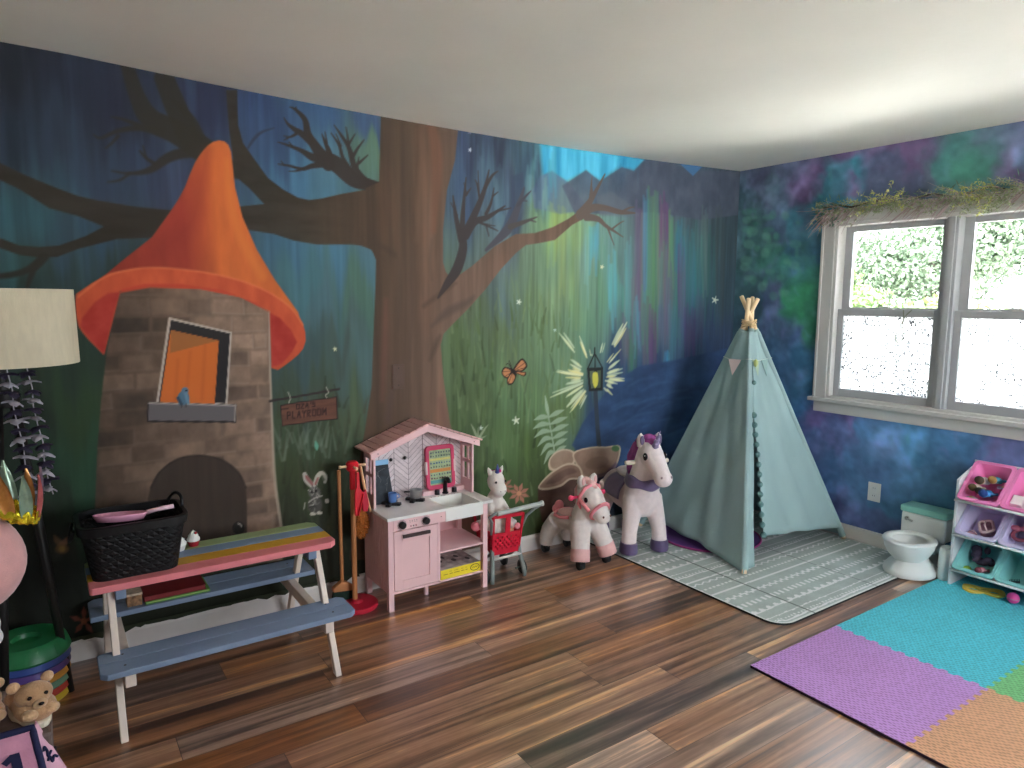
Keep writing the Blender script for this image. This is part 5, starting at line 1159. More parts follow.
for s in (-1, 1):
    bm = BM(); box(bm, (s*.0795-.006,-.011,.085), (s*.0795+.006,.006,.155), mt); t.p('grip', bm, M('grip pink', (236,190,190), .5), bevel=.003, label='pale pink grip')
R = random.Random(6); pal = [(60,80,110),(200,190,90),(80,130,90),(206,120,60),(180,70,80),(90,150,170),(60,60,66)]
for row, y in enumerate((.200,.181,.162,.143,.122,.101,.080,.061,.042)):
    bm = BM(); 
    if row == 2: box(bm, (-.058,-.0052,y-.006), (.058,-.0042,y+.006), mt)
    if row in (5,): box(bm, (-.058,-.0052,y-.009), (.058,-.0042,y+.009), mt)
    if row in (8,): box(bm, (-.058,-.0052,y-.010), (.058,-.0042,y+.008), mt)
    for k in range(8):
        x = -.054+k*.0148+R.uniform(-.001,.001); box(bm, (x,-.0066,y-.0045), (x+R.uniform(.004,.009),-.0053,y+R.uniform(.001,.0055)), mt)
    t.p('letter_row', bm, M('chart row %d'%row, [(70,84,96),(84,100,90),(190,186,110),(60,90,120),(90,100,80),(196,130,66),(70,80,96),(110,70,80),(90,150,150)][row], .5), scn)
# board game box on the bottom shelf
t = Thing('game_box', 'yellow board game box on the bottom shelf of the play kitchen', 'box', (-2.49,-.2,.0962))
mt = Matrix.Translation((-2.515,-.255,.0964)) @ Matrix.Rotation(.02, 4, 'Z')
bm = BM(); box(bm, (-.112,-.055,0), (.128,.170,.050), mt); t.p('box_body', bm, M('game yellow', (222,196,44), .5, .04, 10, g=1.25), bevel=.0015)
bm = BM(); box(bm, (-.110,-.053,.0500), (.126,.168,.0512), mt); lidp = t.p('lid_print', bm, M('lid print', (160,152,148), .5, .55, 26))
bm = BM(); 
for k in range(6): x = -.09+k*.036; prism(bm, [(x+.012*math.cos(a)*R.uniform(.7,1.2), .06+R.uniform(-.05,.05)*0+.04*((k*37)%5-2)/2+.02*math.sin(a)) for a in [2*PI*j/9 for j in range(9)]], .0006, 'xy', .0513, mt)
t.p('dark_picture', bm, M('lid dark', (58,54,56), .5), lidp)
bm = BM(); mt2 = mt @ Matrix.Translation((.092,-.0556,.026)); pts = [mt2 @ Vector((.027*math.cos(a), 0, .017*math.sin(a))) for a in [2*PI*k/28 for k in range(28)]]
tube(bm, pts, .0016, 6, closed=True); lg = t.p('oval_emblem', bm, M('print black', (40,36,30), .5))
bm = BM(); tube(bm, [mt2 @ Vector(p) for p in ((-.016,0,-.003),(-.010,0,.004),(-.004,0,-.003),(.002,0,.005),(.008,0,-.002),(.016,0,.004))], .0011, 6); t.p('scribble', bm, M('print black', (40,36,30), .5), lg)
bm = BM()
for k, (x, w) in enumerate(((-.098,.03),(-.062,.022),(-.034,.036),(.008,.02),(.034,.014))):
    box(bm, (x,-.0556,.023), (x+w*.9,-.0552,.0262), mt)
    if k > 0: box(bm, (x,-.0556,.036), (x+w*.6,-.0552,.038), mt)
t.p('small_print', bm, M('print olive', (140,118,34), .5))

# ================================================================== CLEANING SET
woodn = M('natural wood', (168,112,70), .55, .14, 7, stretch=(1,1,.12)); redp = M('red plastic', (196,30,44), .38); redd = M('deep red', (178,28,52), .42)
bx, by = -3.026, -.155
T = Thing('cleaning_stand', 'red toy cleaning set stand with round red foot and wooden pole', 'stand', (bx,by,0))
bm = BM(); lathe(bm, [(0,0),(.098,0),(.104,.006),(.104,.020),(.098,.026),(.03,.028),(.022,.04),(0,.04)], 40, (bx+.005,by-.01,0)); T.p('foot', bm, redd, auto=True)
bm = BM(); cyl(bm, (bx,by,.03), (bx,by,.70), .0125); T.p('pole', bm, woodn, smooth=False, auto=True)
bm = BM(); lathe(bm, [(0,.69),(.022,.69),(.030,.70),(.030,.728),(.022,.738),(0,.74)], 24, (bx,by,0)); cyl(bm, (bx,by,.60), (bx,by,.70), .0142); T.p('hub', bm, redp, auto=True)
for k, a in enumerate((PI*.97, -.05, -PI*.52, PI*.5)):
    d = Vector((math.cos(a), math.sin(a), 0)); c = Vector((bx,by,.715)); bm = BM(); tube(bm, [c+d*.025, c+d*.055, c+d*.058, c+d*.066], [.0065,.0065,.0085,.008], 12); T.p('peg', bm, M('peg wood', (206,176,140), .5), smooth=True)
# broom
hx_, hy_ = bx-.047, by+.048
T = Thing('toy_broom', 'toy broom with long wooden handle and dark bristles left of the stand pole', 'broom', (hx_,hy_,.0285))
bm = BM(); cyl(bm, (hx_,hy_,.104), (hx_-.004,hy_,.69), .009); T.p('handle', bm, woodn, auto=True)
bm = BM(); prism(bm, [(hx_-.05,.081),(hx_+.065,.069),(hx_+.065,.087),(hx_+.02,.121),(hx_-.008,.127),(hx_-.05,.101)], .03, 'xz', hy_-.016); T.p('broom_head', bm, woodn, bevel=.003)
bm = BM(); prism(bm, [(hx_-.054,.0288),(hx_+.060,.0288),(hx_+.06,.071),(hx_-.046,.082)], .024, 'xz', hy_-.013); T.p('bristles', bm, M('dark green bristles', (26,44,34), .9, .3, 200, .6, 300, stretch=(1,1,.1)))
# dustpan and brush, mop duster
T = Thing('toy_dustpan', 'red toy dustpan hanging in front of the stand pole', 'dustpan', (bx+.008,by-.03,.70))
c = Vector((bx+.010, by-.040, 0)); bm = BM()
pl = [(c.x-.007,.690),(c.x+.007,.690),(c.x+.010,.610),(c.x+.026,.585),(c.x+.022,.545),(c.x-.006,.475),(c.x-.018,.478),(c.x-.016,.600),(c.x-.008,.615)]
prism(bm, pl, .010, 'xz', c.y-.006); dp = T.p('pan', bm, redp, bevel=.002)
bm = BM(); bar(bm, (c.x+.024,c.y-.010,.583), (c.x-.004,c.y-.010,.480), .004, .018, (0,1,0)); T.p('rim', bm, redp)
T = Thing('toy_hand_brush', 'red toy hand brush with a wooden handle hanging right of the dustpan', 'brush', (bx+.045,by-.015,.71))
bm = BM(); tube(bm, [(bx+.036,by-.018,.712),(bx+.046,by-.020,.640),(bx+.060,by-.022,.560),(bx+.080,by-.022,.480)], [.006,.0075,.0075,.0065], 10); T.p('handle', bm, M('pale wood', (204,164,120), .5, .1, 8), smooth=True)
bm = BM(); prism(bm, [(bx+.026,.585),(bx+.052,.600),(bx+.066,.520),(bx+.056,.488),(bx+.034,.492)], .018, 'xz', by-.046); T.p('brush_block', bm, redd, bevel=.004)
T = Thing('toy_duster', 'brown fluffy toy mop head hanging right of the stand pole', 'duster', (bx+.055,by+.005,.49))
R = random.Random(12); bm = BM(); cx, cy, cz = bx+.052, by+.026, .410
ell(bm, (cx,cy,cz), (.034,.026,.072))
for k in range(900):
    a, b = R.uniform(0,2*PI), math.acos(R.uniform(-1,1)); n = Vector((math.sin(b)*math.cos(a), math.sin(b)*math.sin(a), math.cos(b)))
    p = Vector((cx+.033*n.x, cy+.025*n.y, cz+.071*n.z)); d = (n+Vector((R.uniform(-.6,.6),R.uniform(-.6,.6),R.uniform(-1,.1)))).normalized()*.013; s = d.cross(Vector((R.uniform(-1,1),R.uniform(-1,1),R.uniform(-1,1)))).normalized()*.0018
    v = [bm.verts.new(q) for q in (p-s, p+s, p+d)]; bm.faces.new(v)
T.p('fibre_head', bm, M('brown mop fibre', (164,98,42), .95, .35, 120))
bm = BM(); tube(bm, [(cx-.004,cy,.475),(cx-.010,cy,.56),(cx-.018,cy,.70)], .006, 8); T.p('handle', bm, woodn, smooth=True)

# ================================================================== SHOPPING CART AND UNICORN PLUSH
greyp = M('grey cart plastic', (120,128,124), .45, .05, 10); redc = M('red cart plastic', (188,24,48), .4)
T = Thing('shopping_cart', 'red and grey toy shopping cart standing right of the play kitchen', 'cart', (-2.205,-.2,0))
def quad(p, s, t_): return p
F = {'tl':Vector((-2.300,-.300,.372)),'tr':Vector((-2.105,-.300,.362)),'bl':Vector((-2.296,-.288,.165)),'br':Vector((-2.128,-.288,.160))}
Bk = {'tl':Vector((-2.285,-.065,.350)),'tr':Vector((-2.125,-.065,.345)),'bl':Vector((-2.270,-.100,.195)),'br':Vector((-2.150,-.100,.190))}
def lattice(c, bm, nu=4, nv=3, upper=True):
    P = lambda u, v: (c['bl']*(1-u)+c['br']*u)*(1-v)+(c['tl']*(1-u)+c['tr']*u)*v
    w = .010; nrm = (c['br']-c['bl']).cross(c['tl']-c['bl']).normalized()
    def b(u0,v0,u1,v1,ww=w): bar(bm, P(u0,v0), P(u1,v1), ww, .007, nrm)
    b(0,0,0,1,.014); b(1,0,1,1,.014); b(0,0,1,0,.03); b(0,.97,1,.97,.018); b(0,.48,1,.48,.014)
    b(.5,.48,.5,.97,.03)
    n = 6
    for k in range(-3, n):
        for sgn in (1, -1):
            u0, u1 = k/n, (k+3)/n
            a, e = max(0,u0), min(1,u1)
            if e <= a: continue
            va, ve = (a-u0)/(u1-u0)*.45, (e-u0)/(u1-u0)*.45
            if sgn > 0: b(a, .02+va, e, .02+ve, .011)
            else: b(1-a, .02+va, 1-e, .02+ve, .011)
for c, nm in ((F,'basket_front'),(Bk,'basket_rear'),({'tl':F['tl'],'tr':Bk['tl'],'bl':F['bl'],'br':Bk['bl']},'basket_side'),({'tl':F['tr'],'tr':Bk['tr'],'bl':F['br'],'br':Bk['br']},'basket_side')):
    bm = BM(); lattice(c, bm); T.p(nm, bm, redc)
bm = BM(); v = [bm.verts.new(F['bl']),bm.verts.new(F['br']),bm.verts.new(Bk['br']),bm.verts.new(Bk['bl'])]; v2 = [bm.verts.new(w_.co+Vector((0,0,.006))) for w_ in v]
bm.faces.new(v); bm.faces.new(v2)
for k in range(4): bm.faces.new((v[k], v[(k+1)%4], v2[(k+1)%4], v2[k]))
T.p('basket_floor', bm, redc)
bm = BM(); tube(bm, [(-2.312,-.352,.402),(-2.020,-.352,.412)], .013, 14); T.p('push_handle', bm, M('grey handle', (158,164,160), .45), auto=True)
bm = BM(); cyl(bm, (-2.022,-.352,.412), (-2.012,-.352,.412), .0155); T.p('handle_cap', bm, M('cap grey', (196,196,190), .4))
for x0, x1 in ((-2.303,-2.296),(-2.100,-2.125)):
    s = -1 if x0 < -2.2 else 1
    bm = BM(); tube(bm, [(x1+s*.002,-.284,.18),(x1+s*.004,-.290,.13),(x1+s*.014,-.306,.07),(x1+s*.020,-.314,.030),(x1+s*.020,-.315,.004)], [.011,.012,.013,.013,.011], 8); T.p('leg', bm, greyp, smooth=True)
    bm = BM(); tube(bm, [(x0+(.085 if s>0 else -.008),-.350,.408),(x0+s*.045,-.335,.385),(x0+s*.012,-.308,.345),(x1+s*.012,-.290,.27)], [.009,.009,.008,.007], 8); T.p('handle_arm', bm, greyp, smooth=True)
    bm = BM(); tube(bm, [(x1,-.290,.17),(x1+s*.004,-.20,.10),(x1+s*.004,-.11,.045)], [.009,.008,.008], 8); T.p('side_rail', bm, greyp, smooth=True)
    for y, r in ((-.27,.040),(-.11,.036)):
        xw = x1+s*(.036 if y < -.2 else .018)
        bm = BM(); lathe(bm, [(0,-.009),(r*.8,-.009),(r,-.006),(r,.006),(r*.8,.009),(r*.4,.009),(r*.35,.012),(0,.012)], 26, mtx=Matrix.Translation((xw,y,r+.0005)) @ Matrix.Rotation(PI/2, 4, 'Y')); wh = T.p('wheel', bm, M('wheel dark', (48,50,52), .5), auto=True)
        bm = BM(); cyl(bm, (x1-s*.01,y,r), (xw+s*.012,y,r), .005, n=10); T.p('axle', bm, greyp, wh)
bm = BM(); tube(bm, [(-2.296,-.296,.13),(-2.118,-.296,.13)], .007, 10); T.p('crossbar', bm, M('cap grey', (196,196,190), .4), smooth=True)
bm = BM(); box(bm, (-2.27,-.305,.372), (-2.13,-.292,.385)); T.p('rim_clip', bm, greyp, bevel=.003)

plushw = M('white plush', (216,208,200), .95, .05, 40, .6, 260, sheen=.4, g=1.15); plushp = M('pink plush foot', (206,120,130), .9, .1, 40, .4, 260)
ux, uy = -2.232, -.205
T = Thing('unicorn_plush', 'white plush unicorn sitting in the red toy shopping cart', 'plush toy', (ux,uy,.215))
bm = BM(); ell(bm, (ux,uy,.33), (.058,.052,.10)); ell(bm, (ux,uy-.004,.43), (.046,.044,.06)); ell(bm, (ux,uy-.012,.538), (.048,.048,.062)); ell(bm, (ux,uy-.045,.500), (.042,.040,.044)); ell(bm, (ux,uy,.26), (.06,.055,.05))
tube(bm, [(ux-.03,uy-.02,.29),(ux-.085,uy-.045,.325),(ux-.145,uy-.052,.325)], [.032,.028,.026], 12); tube(bm, [(ux+.03,uy-.02,.30),(ux+.055,uy-.06,.315),(ux+.075,uy-.09,.300)], [.03,.027,.026], 12)
tube(bm, [(ux-.035,uy-.01,.42),(ux-.055,uy-.04,.38),(ux-.05,uy-.05,.34)], [.022,.02,.02], 10); tube(bm, [(ux+.035,uy-.01,.42),(ux+.05,uy-.04,.38),(ux+.045,uy-.05,.34)], [.022,.02,.02], 10)
bd = T.p('body', fuse(bm, .006, 5), plushw, smooth=True)
bm = BM(); ell(bm, (ux-.160,uy-.060,.324), (.016,.026,.026), rot=(0,0,.55)); T.p('foot_pad', bm, plushp, smooth=True); bm = BM(); ell(bm, (ux+.079,uy-.108,.298), (.018,.012,.018)); T.p('foot_pad', bm, plushp, smooth=True)
for s in (-1, 1):
    bm = BM(); tube(bm, [(ux+s*.030,uy-.005,.578),(ux+s*.040,uy-.006,.603),(ux+s*.047,uy-.006,.618)], [.014,.011,.002], 10); T.p('ear', bm, plushw, smooth=True)
    bm = BM(); ell(bm, (ux+s*.030,uy-.060,.545), (.006,.004,.007), nu=10, nv=8); T.p('eye', bm, M('bead eye', (30,16,14), .15), smooth=True)
    bm = BM(); ell(bm, (ux+s*.014,uy-.083,.497), (.003,.003,.003), nu=8, nv=6); T.p('nostril', bm, M('nostril', (120,90,90), .6), smooth=True)
bm = BM(); tube(bm, [(ux-.004,uy-.030,.590),(ux-.006,uy-.036,.615),(ux-.008,uy-.040,.640)], [.012,.008,.001], 12); T.p('horn', bm, M('blue sequin horn', (66,76,140), .35, .3, 100), smooth=True)
bm = BM(); 
for k in range(7): ell(bm, (ux+.010+.012*math.sin(k*2.2),uy-.030+.014*k,.597-.004*k), (.013,.010,.011), nu=10, nv=8)
T.p('mane', fuse(bm, .004, 2), M('magenta tuft', (190,60,130), .9, .3, 60), smooth=True)
# wooden cone toy peeking out of the cart
T = Thing('toy_ice_cream', 'small pale pink toy ice cream cone inside the red cart', 'toy food', (-2.165,-.262,.168))
bm = BM(); lathe(bm, [(0,0),(.007,.0),(.022,.11),(0,.112)], 18, (-2.165,-.262,.172)); T.p('cone', bm, M('toy cone', (206,150,120), .6), auto=True)
bm = BM(); lathe(bm, [(.023,0),(.026,.012),(.020,.026),(.021,.030),(.013,.044),(.013,.047),(0,.064)], 20, (-2.165,-.262,.282)); T.p('scoop', bm, M('toy scoop', (226,180,176), .5), smooth=True)
# ================================================================== RUG, FOAM TILES
RX0, RX1, RY0, RY1 = -1.462, -.022, -1.488, -.022
def rug_paint(X, Y):
    n = len(X); col = np.zeros((n,3)); col[:] = (162,172,168)
    col = col*(1+(fbm(X*9,Y*9,91)-.5)*.16+(fbm(X*120,Y*120,92)-.5)*.10)[:,None]
    wh = np.array([236,240,232.])
    def put(mask, a=.85): col[mask] = col[mask]*(1-a)+wh*a
    s = (Y-RY0); wob = (fbm(X*25,Y*25,93)-.5)*.006
    period = .62
    for base in (0.0, period, 2*period):
        def row(y0): return s-base-y0+wob
        put(np.abs(row(.030)) < .0055); put((np.abs(row(.048)) < .006)&((X*38)%1 < .5), .7)
        put(np.abs(row(.085)) < .004, .75)
        r = row(.155); put((np.abs(r) < .0055)); put((r > 0)&(r < .030-np.abs(((X*17)%1)-.5)*.05)&(np.abs(((X*17)%1)-.5) < .28), .75)
        r = row(.245); put((np.abs(r) < .016)&((X*26)%1 < .48), .85)
        r = row(.335); put((np.abs(r-.010*np.sign(((X*20)%1)-.5)) < .0075)&(((X*20)%.5) < .40), .75); put(np.abs(r) < .004, .75)
        put(np.abs(row(.415)) < .007, .9)
        r = row(.480); put((np.abs(r) < .007)&((X*30)%1 < .62), .7)
        r = row(.545); put(np.abs(r-.007*np.sin(X*110)) < .0055, .8)
        put(np.abs(row(.585)) < .006, .8)
    edge = np.minimum(np.minimum(X-RX0, RX1-X), np.minimum(s, RY1-Y))
    put(edge < .010, .6)
    for xc in (-1.192, -.612):                              # hinge creases
        m = np.abs(X-xc) < .004; col[m] = col[m]*.45+np.array([52,56,54.])*.55
    return col
def rugmesh():
    us = np.arange(RX0, RX1+.001, .0062); vs = np.concatenate([np.arange(RY0, -.75, .0050), np.arange(-.75, RY1+.001, .007)])
    U, V = np.meshgrid(us, vs); c = rug_paint(U.ravel(), V.ravel())/255
    l = np.where(c <= .04045, c/12.92, ((c+.055)/1.055)**2.4)*1.25
    r = .10
    def place(u, v):                                        # rounded front-left corner
        x, y = u.copy(), v.copy()
        for cx, sx in ((RX0+r, -1), (RX1-r, 1)):
            dx = np.clip((x-cx)*sx/r, 0, 1); dy = np.clip((RY0+r-y)/r, 0, 1); m = (dx > 0)&(dy > 0)
            k = np.ones_like(x); mxx = np.maximum(dx,dy); hyp = np.sqrt(dx*dx+dy*dy)+1e-9; k[m] = (mxx/hyp)[m]
            x = np.where(m, cx+sx*dx*k*r, x); y = np.where(m, RY0+r-dy*k*r, y)
        return np.column_stack([x-RX0, y-RY0, np.full_like(x, .0105)])
    return grid_mesh('mat_surface', us, vs, place, np.minimum(l, .85), paint_mat('sage mat print', .55, .35, .1, 260, (1,1,1)))
T = Thing('play_mat', 'sage green folding play mat with white dashed lines under the teepee', 'mat', (RX0,RY0,0))
o = link('mat_surface', rugmesh(), T.o)
bm = BM(); prism(bm, rrect(RX0,RY0,RX1,RY1,.10,8), .0102, 'xy', .0001); T.p('mat_edge', bm, M('mat dark edge', (40,42,42), .6))

def tooth_edge(a, b, n, amp, sgn):
    """puzzle edge from a to b: small interlocking teeth"""
    a, b = Vector(a), Vector(b); d = (b-a)/n; nn = Vector((-d.y, d.x)).normalized()*amp*sgn; out = []
    for k in range(n):
        p = a+d*k
        if k % 2 == 0: out += [p, p+d*.1+nn, p+d*.9+nn]
        else: out += [p, p+d*.1-nn, p+d*.9-nn]
    return [(v.x, v.y) for v in out]
def foam_mat(name, c):
    m = bpy.data.materials.new(name); m.use_nodes = True; nt = m.node_tree; N = nt.nodes; L = nt.links; b = N['Principled BSDF']; b.inputs['Roughness'].default_value = .8
    b.inputs['Specular IOR Level'].default_value = .25
    col = alb(c, 1.5)
    tc = N.new('ShaderNodeTexCoord'); mp = N.new('ShaderNodeMapping'); mp.inputs['Rotation'].default_value = (0,0,.50); mp.inputs['Scale'].default_value = (92,40,1); L.new(tc.outputs['Object'], mp.inputs[0])
    ck = N.new('ShaderNodeTexVoronoi'); ck.inputs['Scale'].default_value = 1; ck.inputs['Randomness'].default_value = .25; L.new(mp.outputs[0], ck.inputs['Vector'])
    r = N.new('ShaderNodeValToRGB'); r.color_ramp.elements[0].position = .18; r.color_ramp.elements[1].position = .42
    r.color_ramp.elements[0].color = (*[v*.55 for v in col],1); r.color_ramp.elements[1].color = (*col,1); L.new(ck.outputs['Distance'], r.inputs['Fac'])
    n = N.new('ShaderNodeTexNoise'); n.inputs['Scale'].default_value = 5; L.new(tc.outputs['Object'], n.inputs['Vector'])
    mx = N.new('ShaderNodeMix'); mx.data_type = 'RGBA'; mx.blend_type = 'MULTIPLY'; mx.inputs[0].default_value = .15; L.new(r.outputs[0], mx.inputs[6]); L.new(n.outputs['Fac'], mx.inputs[7]); L.new(mx.outputs[2], b.inputs['Base Color'])
    bp = N.new('ShaderNodeBump'); bp.inputs['Strength'].default_value = .6; bp.inputs['Distance'].default_value = .003; L.new(ck.outputs['Distance'], bp.inputs['Height']); L.new(bp.outputs[0], b.inputs['Normal'])
    return m
FX, FY, S_ = -1.872, -1.622, .632
aqua, purp, oran, gren = foam_mat('aqua foam', (84,184,208)), foam_mat('purple foam', (178,134,192)), foam_mat('orange foam', (228,152,120)), foam_mat('green foam', (120,184,124))
for (i, j, m, lab) in ((0,0,purp,'purple foam floor tile at the left corner of the tile floor'),(1,0,aqua,'aqua foam floor tile between the purple tile and the one under the shelf'),(2,0,aqua,'aqua foam floor tile under the white bin shelf'),(0,1,oran,'orange foam floor tile at the bottom right'),(1,1,gren,'green foam floor tile beside the orange one at the right edge')):
    x0 = FX+i*S_; y1 = FY-j*S_; x1 = min(x0+S_, -.018) if i == 2 else x0+S_; y0 = y1-S_; n = 22; amp = .0075
    pl = []
    # left, bottom, right, top edges; shared edges carry the same teeth
    def E(a, b, flag, n): return tooth_edge(a, b, n, amp, 1) if flag else [a]
    top = E((x0,y1),(x1,y1), j > 0, n); right = [ (x1,y1) ]
    right = tooth_edge((x1,y1),(x1,y0),n,amp,1) if i < 2 and not (j == 1 and i == 1) else [(x1,y1)]
    bot = tooth_edge((x0,y0),(x1,y0),n,amp,1)[::-1] if j == 0 and i < 2 else [(x1,y0)] if False else [(x1,y0)]
    if j == 0 and i < 2: bot = [(x1,y0)]+bot
    left = tooth_edge((x0,y1),(x0,y0),n,amp,1)[::-1] if i > 0 else []
    pl = top+right+bot+[(x0,y0)]+left
    out = []
    for q in pl:
        if not out or (Vector(q)-Vector(out[-1])).length > 1e-5: out.append(q)
    if (Vector(out[0])-Vector(out[-1])).length < 1e-5: out.pop()
    t = Thing('foam_tile', lab, 'foam tile', ((x0+x1)/2,(y0+y1)/2,0), group='foam floor tiles')
    bm = BM(); holed(bm, out, [], .0116)
    for v in bm.verts: v.co.z += .0002
    t.p('tile', bm, m)
    if i == 0:
        bm = BM(); box(bm, (x0-.0022,y0,.0003), (x0-.0004,y1,.0105)); t.p('cut_edge', bm, M('foam dark edge', (46,30,50), .8), label='dark cut edge')

# ================================================================== TEEPEE
A = Vector((-1.075,-.985,.0)); B = Vector((-.048,-.972,0)); Cc = Vector((-.062,-.075,0)); D = Vector((-.965,-.060,0)); X = Vector((-.520,-.525,1.392))
RM = .0112
canvas = M('teal canvas', (134,157,157), .85, .07, 5, .5, 9, stretch=(1,1,.5)); pole_m = M('pine pole', (214,188,150), .55, .10, 8, stretch=(1,1,.15), g=1.2)
T = Thing('teepee', 'pale teal canvas play teepee on wooden poles in the corner', 'teepee', (-.55,-.52,RM))
for P_, off, up, in ((A,Vector((.012,-.010,0)),.178),(B,Vector((.004,-.022,0)),.182),(Cc,Vector((-.012,.012,0)),.165),(D,Vector((-.010,.018,.0)),.165)):
    p0 = Vector((P_.x,P_.y,RM+.0005)); c = X+off; d = (c-p0).normalized(); p1 = c+d*up
    bm = BM(); tube(bm, [p0, c, p1-d*.004, p1], [.0145,.0135,.0135,.011], 14); T.p('pole', bm, pole_m, auto=True)
bm = BM(); R = random.Random(1)
for k in range(4):
    z = 1.366+.012*k; tube(bm, [(X.x+.044*math.cos(a), X.y+.044*math.sin(a), z+.006*math.sin(a*2+k)) for a in [2*PI*i/18 for i in range(18)]], .004, 6, closed=True)
T.p('rope_lashing', bm, M('rope', (190,164,124), .9, .2, 60), smooth=True)
TOPZ = 1.335
def corner(P_, h): return P_.lerp(Vector((X.x,X.y,1.43)), h/1.43)
def outw(P_): d = Vector((P_.x-X.x, P_.y-X.y, 0)).normalized(); return d
def face_pt(P_, Q_, u, h, bulge=.0):
    a = corner(P_,h)+outw(P_)*.024; b = corner(Q_,h)+outw(Q_)*.024; p = a.lerp(b,u)
    nrm = (Q_-P_).cross(Vector((0,0,1))).normalized(); mid = (P_+Q_)/2-X; 
    if nrm.dot(Vector((mid.x,mid.y,0))) < 0: nrm = -nrm
    w = math.sin(PI*u); k = 1-h/TOPZ
    wr = .010*math.sin(u*19+h*7)*k+.008*math.sin(u*7-h*11)+.006*math.sin(u*31+h*3)*k
    return p+nrm*(-.030*w*k+wr*w)
def canvas_face(name, P_, Q_, u0, u1, h0, nu=36, nv=44, parent=None, label=None):
    """two-sided cloth: u limits and hem height may vary"""
    def f(u, v, t):
        lo = h0(u0(0)+(u1(0)-u0(0))*u) if callable(h0) else h0
        h = lo+(TOPZ-lo)*v; a, b = u0(h), u1(h); p = face_pt(P_, Q_, a+(b-a)*u, h)
        nrm = (Q_-P_).cross(Vector((0,0,1))).normalized(); return p+nrm*t
    return T.p(name, slab(lambda u, v, th: f(u, v, th), nu, nv, .003), canvas, parent, smooth=True, label=label)
c0 = lambda h: 0.; c1 = lambda h: 1.
canvas_face('canvas_panel', D, A, c0, c1, lambda u: .018+.085*(1-u)); canvas_face('canvas_panel', D, Cc, c0, c1, .035, 20, 24); canvas_face('canvas_panel', Cc, B, c0, c1, .035, 20, 24)
slit = .985                                                  # height where the door opening begins
uR = lambda h: .128+.105*max(0, 1-h/slit) if h < slit else .128
uL = lambda h: .128-.035*max(0, 1-h/slit) if h < slit else .128
canvas_face('door_flap', A, B, uR, c1, lambda u: .085+.085*max(0,min(1,(1-u)/.8)), 40, 48, label='right door flap')
canvas_face('door_flap', A, B, c0, uL, .035, 10, 40, label='narrow left door flap')
pm = M('teal pompom', (92,124,122), .95, .25, 90, .9, 200)
for k in range(13):
    h = .175+k*.0555; p = face_pt(A, B, uR(h)-.010, h)
    bm = BM(); ell(bm, p+Vector((-.006,-.010,0)), .0185, nu=14, nv=10); T.p('pompom', bm, pm, smooth=True)
p = face_pt(A, B, .125, 1.03); bm = BM(); ell(bm, p+Vector((0,-.012,0)), .014, nu=12, nv=8); T.p('pompom', bm, pm, smooth=True)
bm = BM(); pts = [face_pt(A,B,.125,1.03)+Vector((0,-.008,0)), face_pt(A,B,.122,1.08)+Vector((0,-.006,0)), face_pt(A,B,.12,1.15)+Vector((0,-.006,0))]; tube(bm, pts, .002, 6); T.p('tie_cord', bm, pm)
for P_, off in ((A,Vector((.012,-.010,0))),(B,Vector((.004,-.022,0))),(Cc,Vector((-.012,.012,0))),(D,Vector((-.010,.018,.0)))):
    p0 = Vector((P_.x,P_.y,RM)); c = X+off; q = lambda h: p0.lerp(c, (h-RM)/(c.z-RM))
    bm = BM(); tube(bm, [q(.030), q(.4), q(.8), q(1.2), q(TOPZ+.012)], [.0205,.0200,.0195,.0190,.0180], 14, caps=False); T.p('pole_sleeve', bm, canvas, smooth=True)
# bunting
T2 = Thing('bunting', 'small pennant bunting strung round the top of the teepee', 'bunting', tuple(corner(A,1.17)))
hb = 1.170
def around(t):                                               # D -> A -> B
    h = hb-.012*math.sin(PI*(t % 1.0)); 
    return (face_pt(D,A,min(.999,t),h) if t < 1 else face_pt(A,B,min(.999,t-1),h)) + (Vector((-.009,0,0)) if t < 1 else Vector((0,-.009,0)))
bm = BM(); tube(bm, [around(i/24*2) for i in range(25)], .0018, 6); T2.p('string', bm, M('bunting string', (186,196,190), .8))
for t0, w, c, lab in ((.26,.46,(204,186,186),'pale pink pennant'),(.68,.26,(124,152,148),'teal pennant'),(1.10,.30,(152,170,146),'pale green pennant'),(1.52,.3,(128,158,154),'teal pennant')):
    a, b = around(t0), around(t0+w); m_ = (a+b)/2+Vector((0,0,-.10)); n_ = Vector((-.003,0,0)) if t0 < 1 else Vector((0,-.003,0))
    m_ += (Vector((-.02,0,0)) if t0 < 1 else Vector((0,-.02,0)))
    bm = BM(); v = [bm.verts.new(q) for q in (a,b,m_)]; v2 = [bm.verts.new(q.co+n_) for q in v]
    bm.faces.new(v); bm.faces.new(v2[::-1])
    for k in range(3): bm.faces.new((v[k], v[(k+1)%3], v2[(k+1)%3], v2[k]))
    T2.p('pennant', bm, M(lab, c, .85), label=lab)
bm = BM(); ell(bm, face_pt(A,B,.20,1.145)+Vector((0,-.016,0)), (.016,.010,.024), nu=12, nv=8); T2.p('tassel', bm, M('yellow tassel', (166,174,112), .9), smooth=True)
# round purple mat inside
mat_t = Thing('round_mat', 'round purple mat with magenta rim half inside the teepee', 'mat', (-.735,-.45,RM+.0003))
bm = BM(); lathe(bm, [(0,RM+.0004),(.32,RM+.0004),(.32,RM+.010),(0,RM+.011)], 64, (-.735,-.45,0)); mat_t.p('pad', bm, M('purple fleece', (98,62,124), .95, .12, 8, .4, 160), auto=True)
bm = BM(); tube(bm, [(-.735+.322*math.cos(a), -.45+.322*math.sin(a), RM+.0075) for a in [2*PI*k/72 for k in range(72)]], .0068, 8, closed=True); mat_t.p('rim', bm, M('magenta piping', (140,52,110), .9), smooth=True, label='magenta rim')

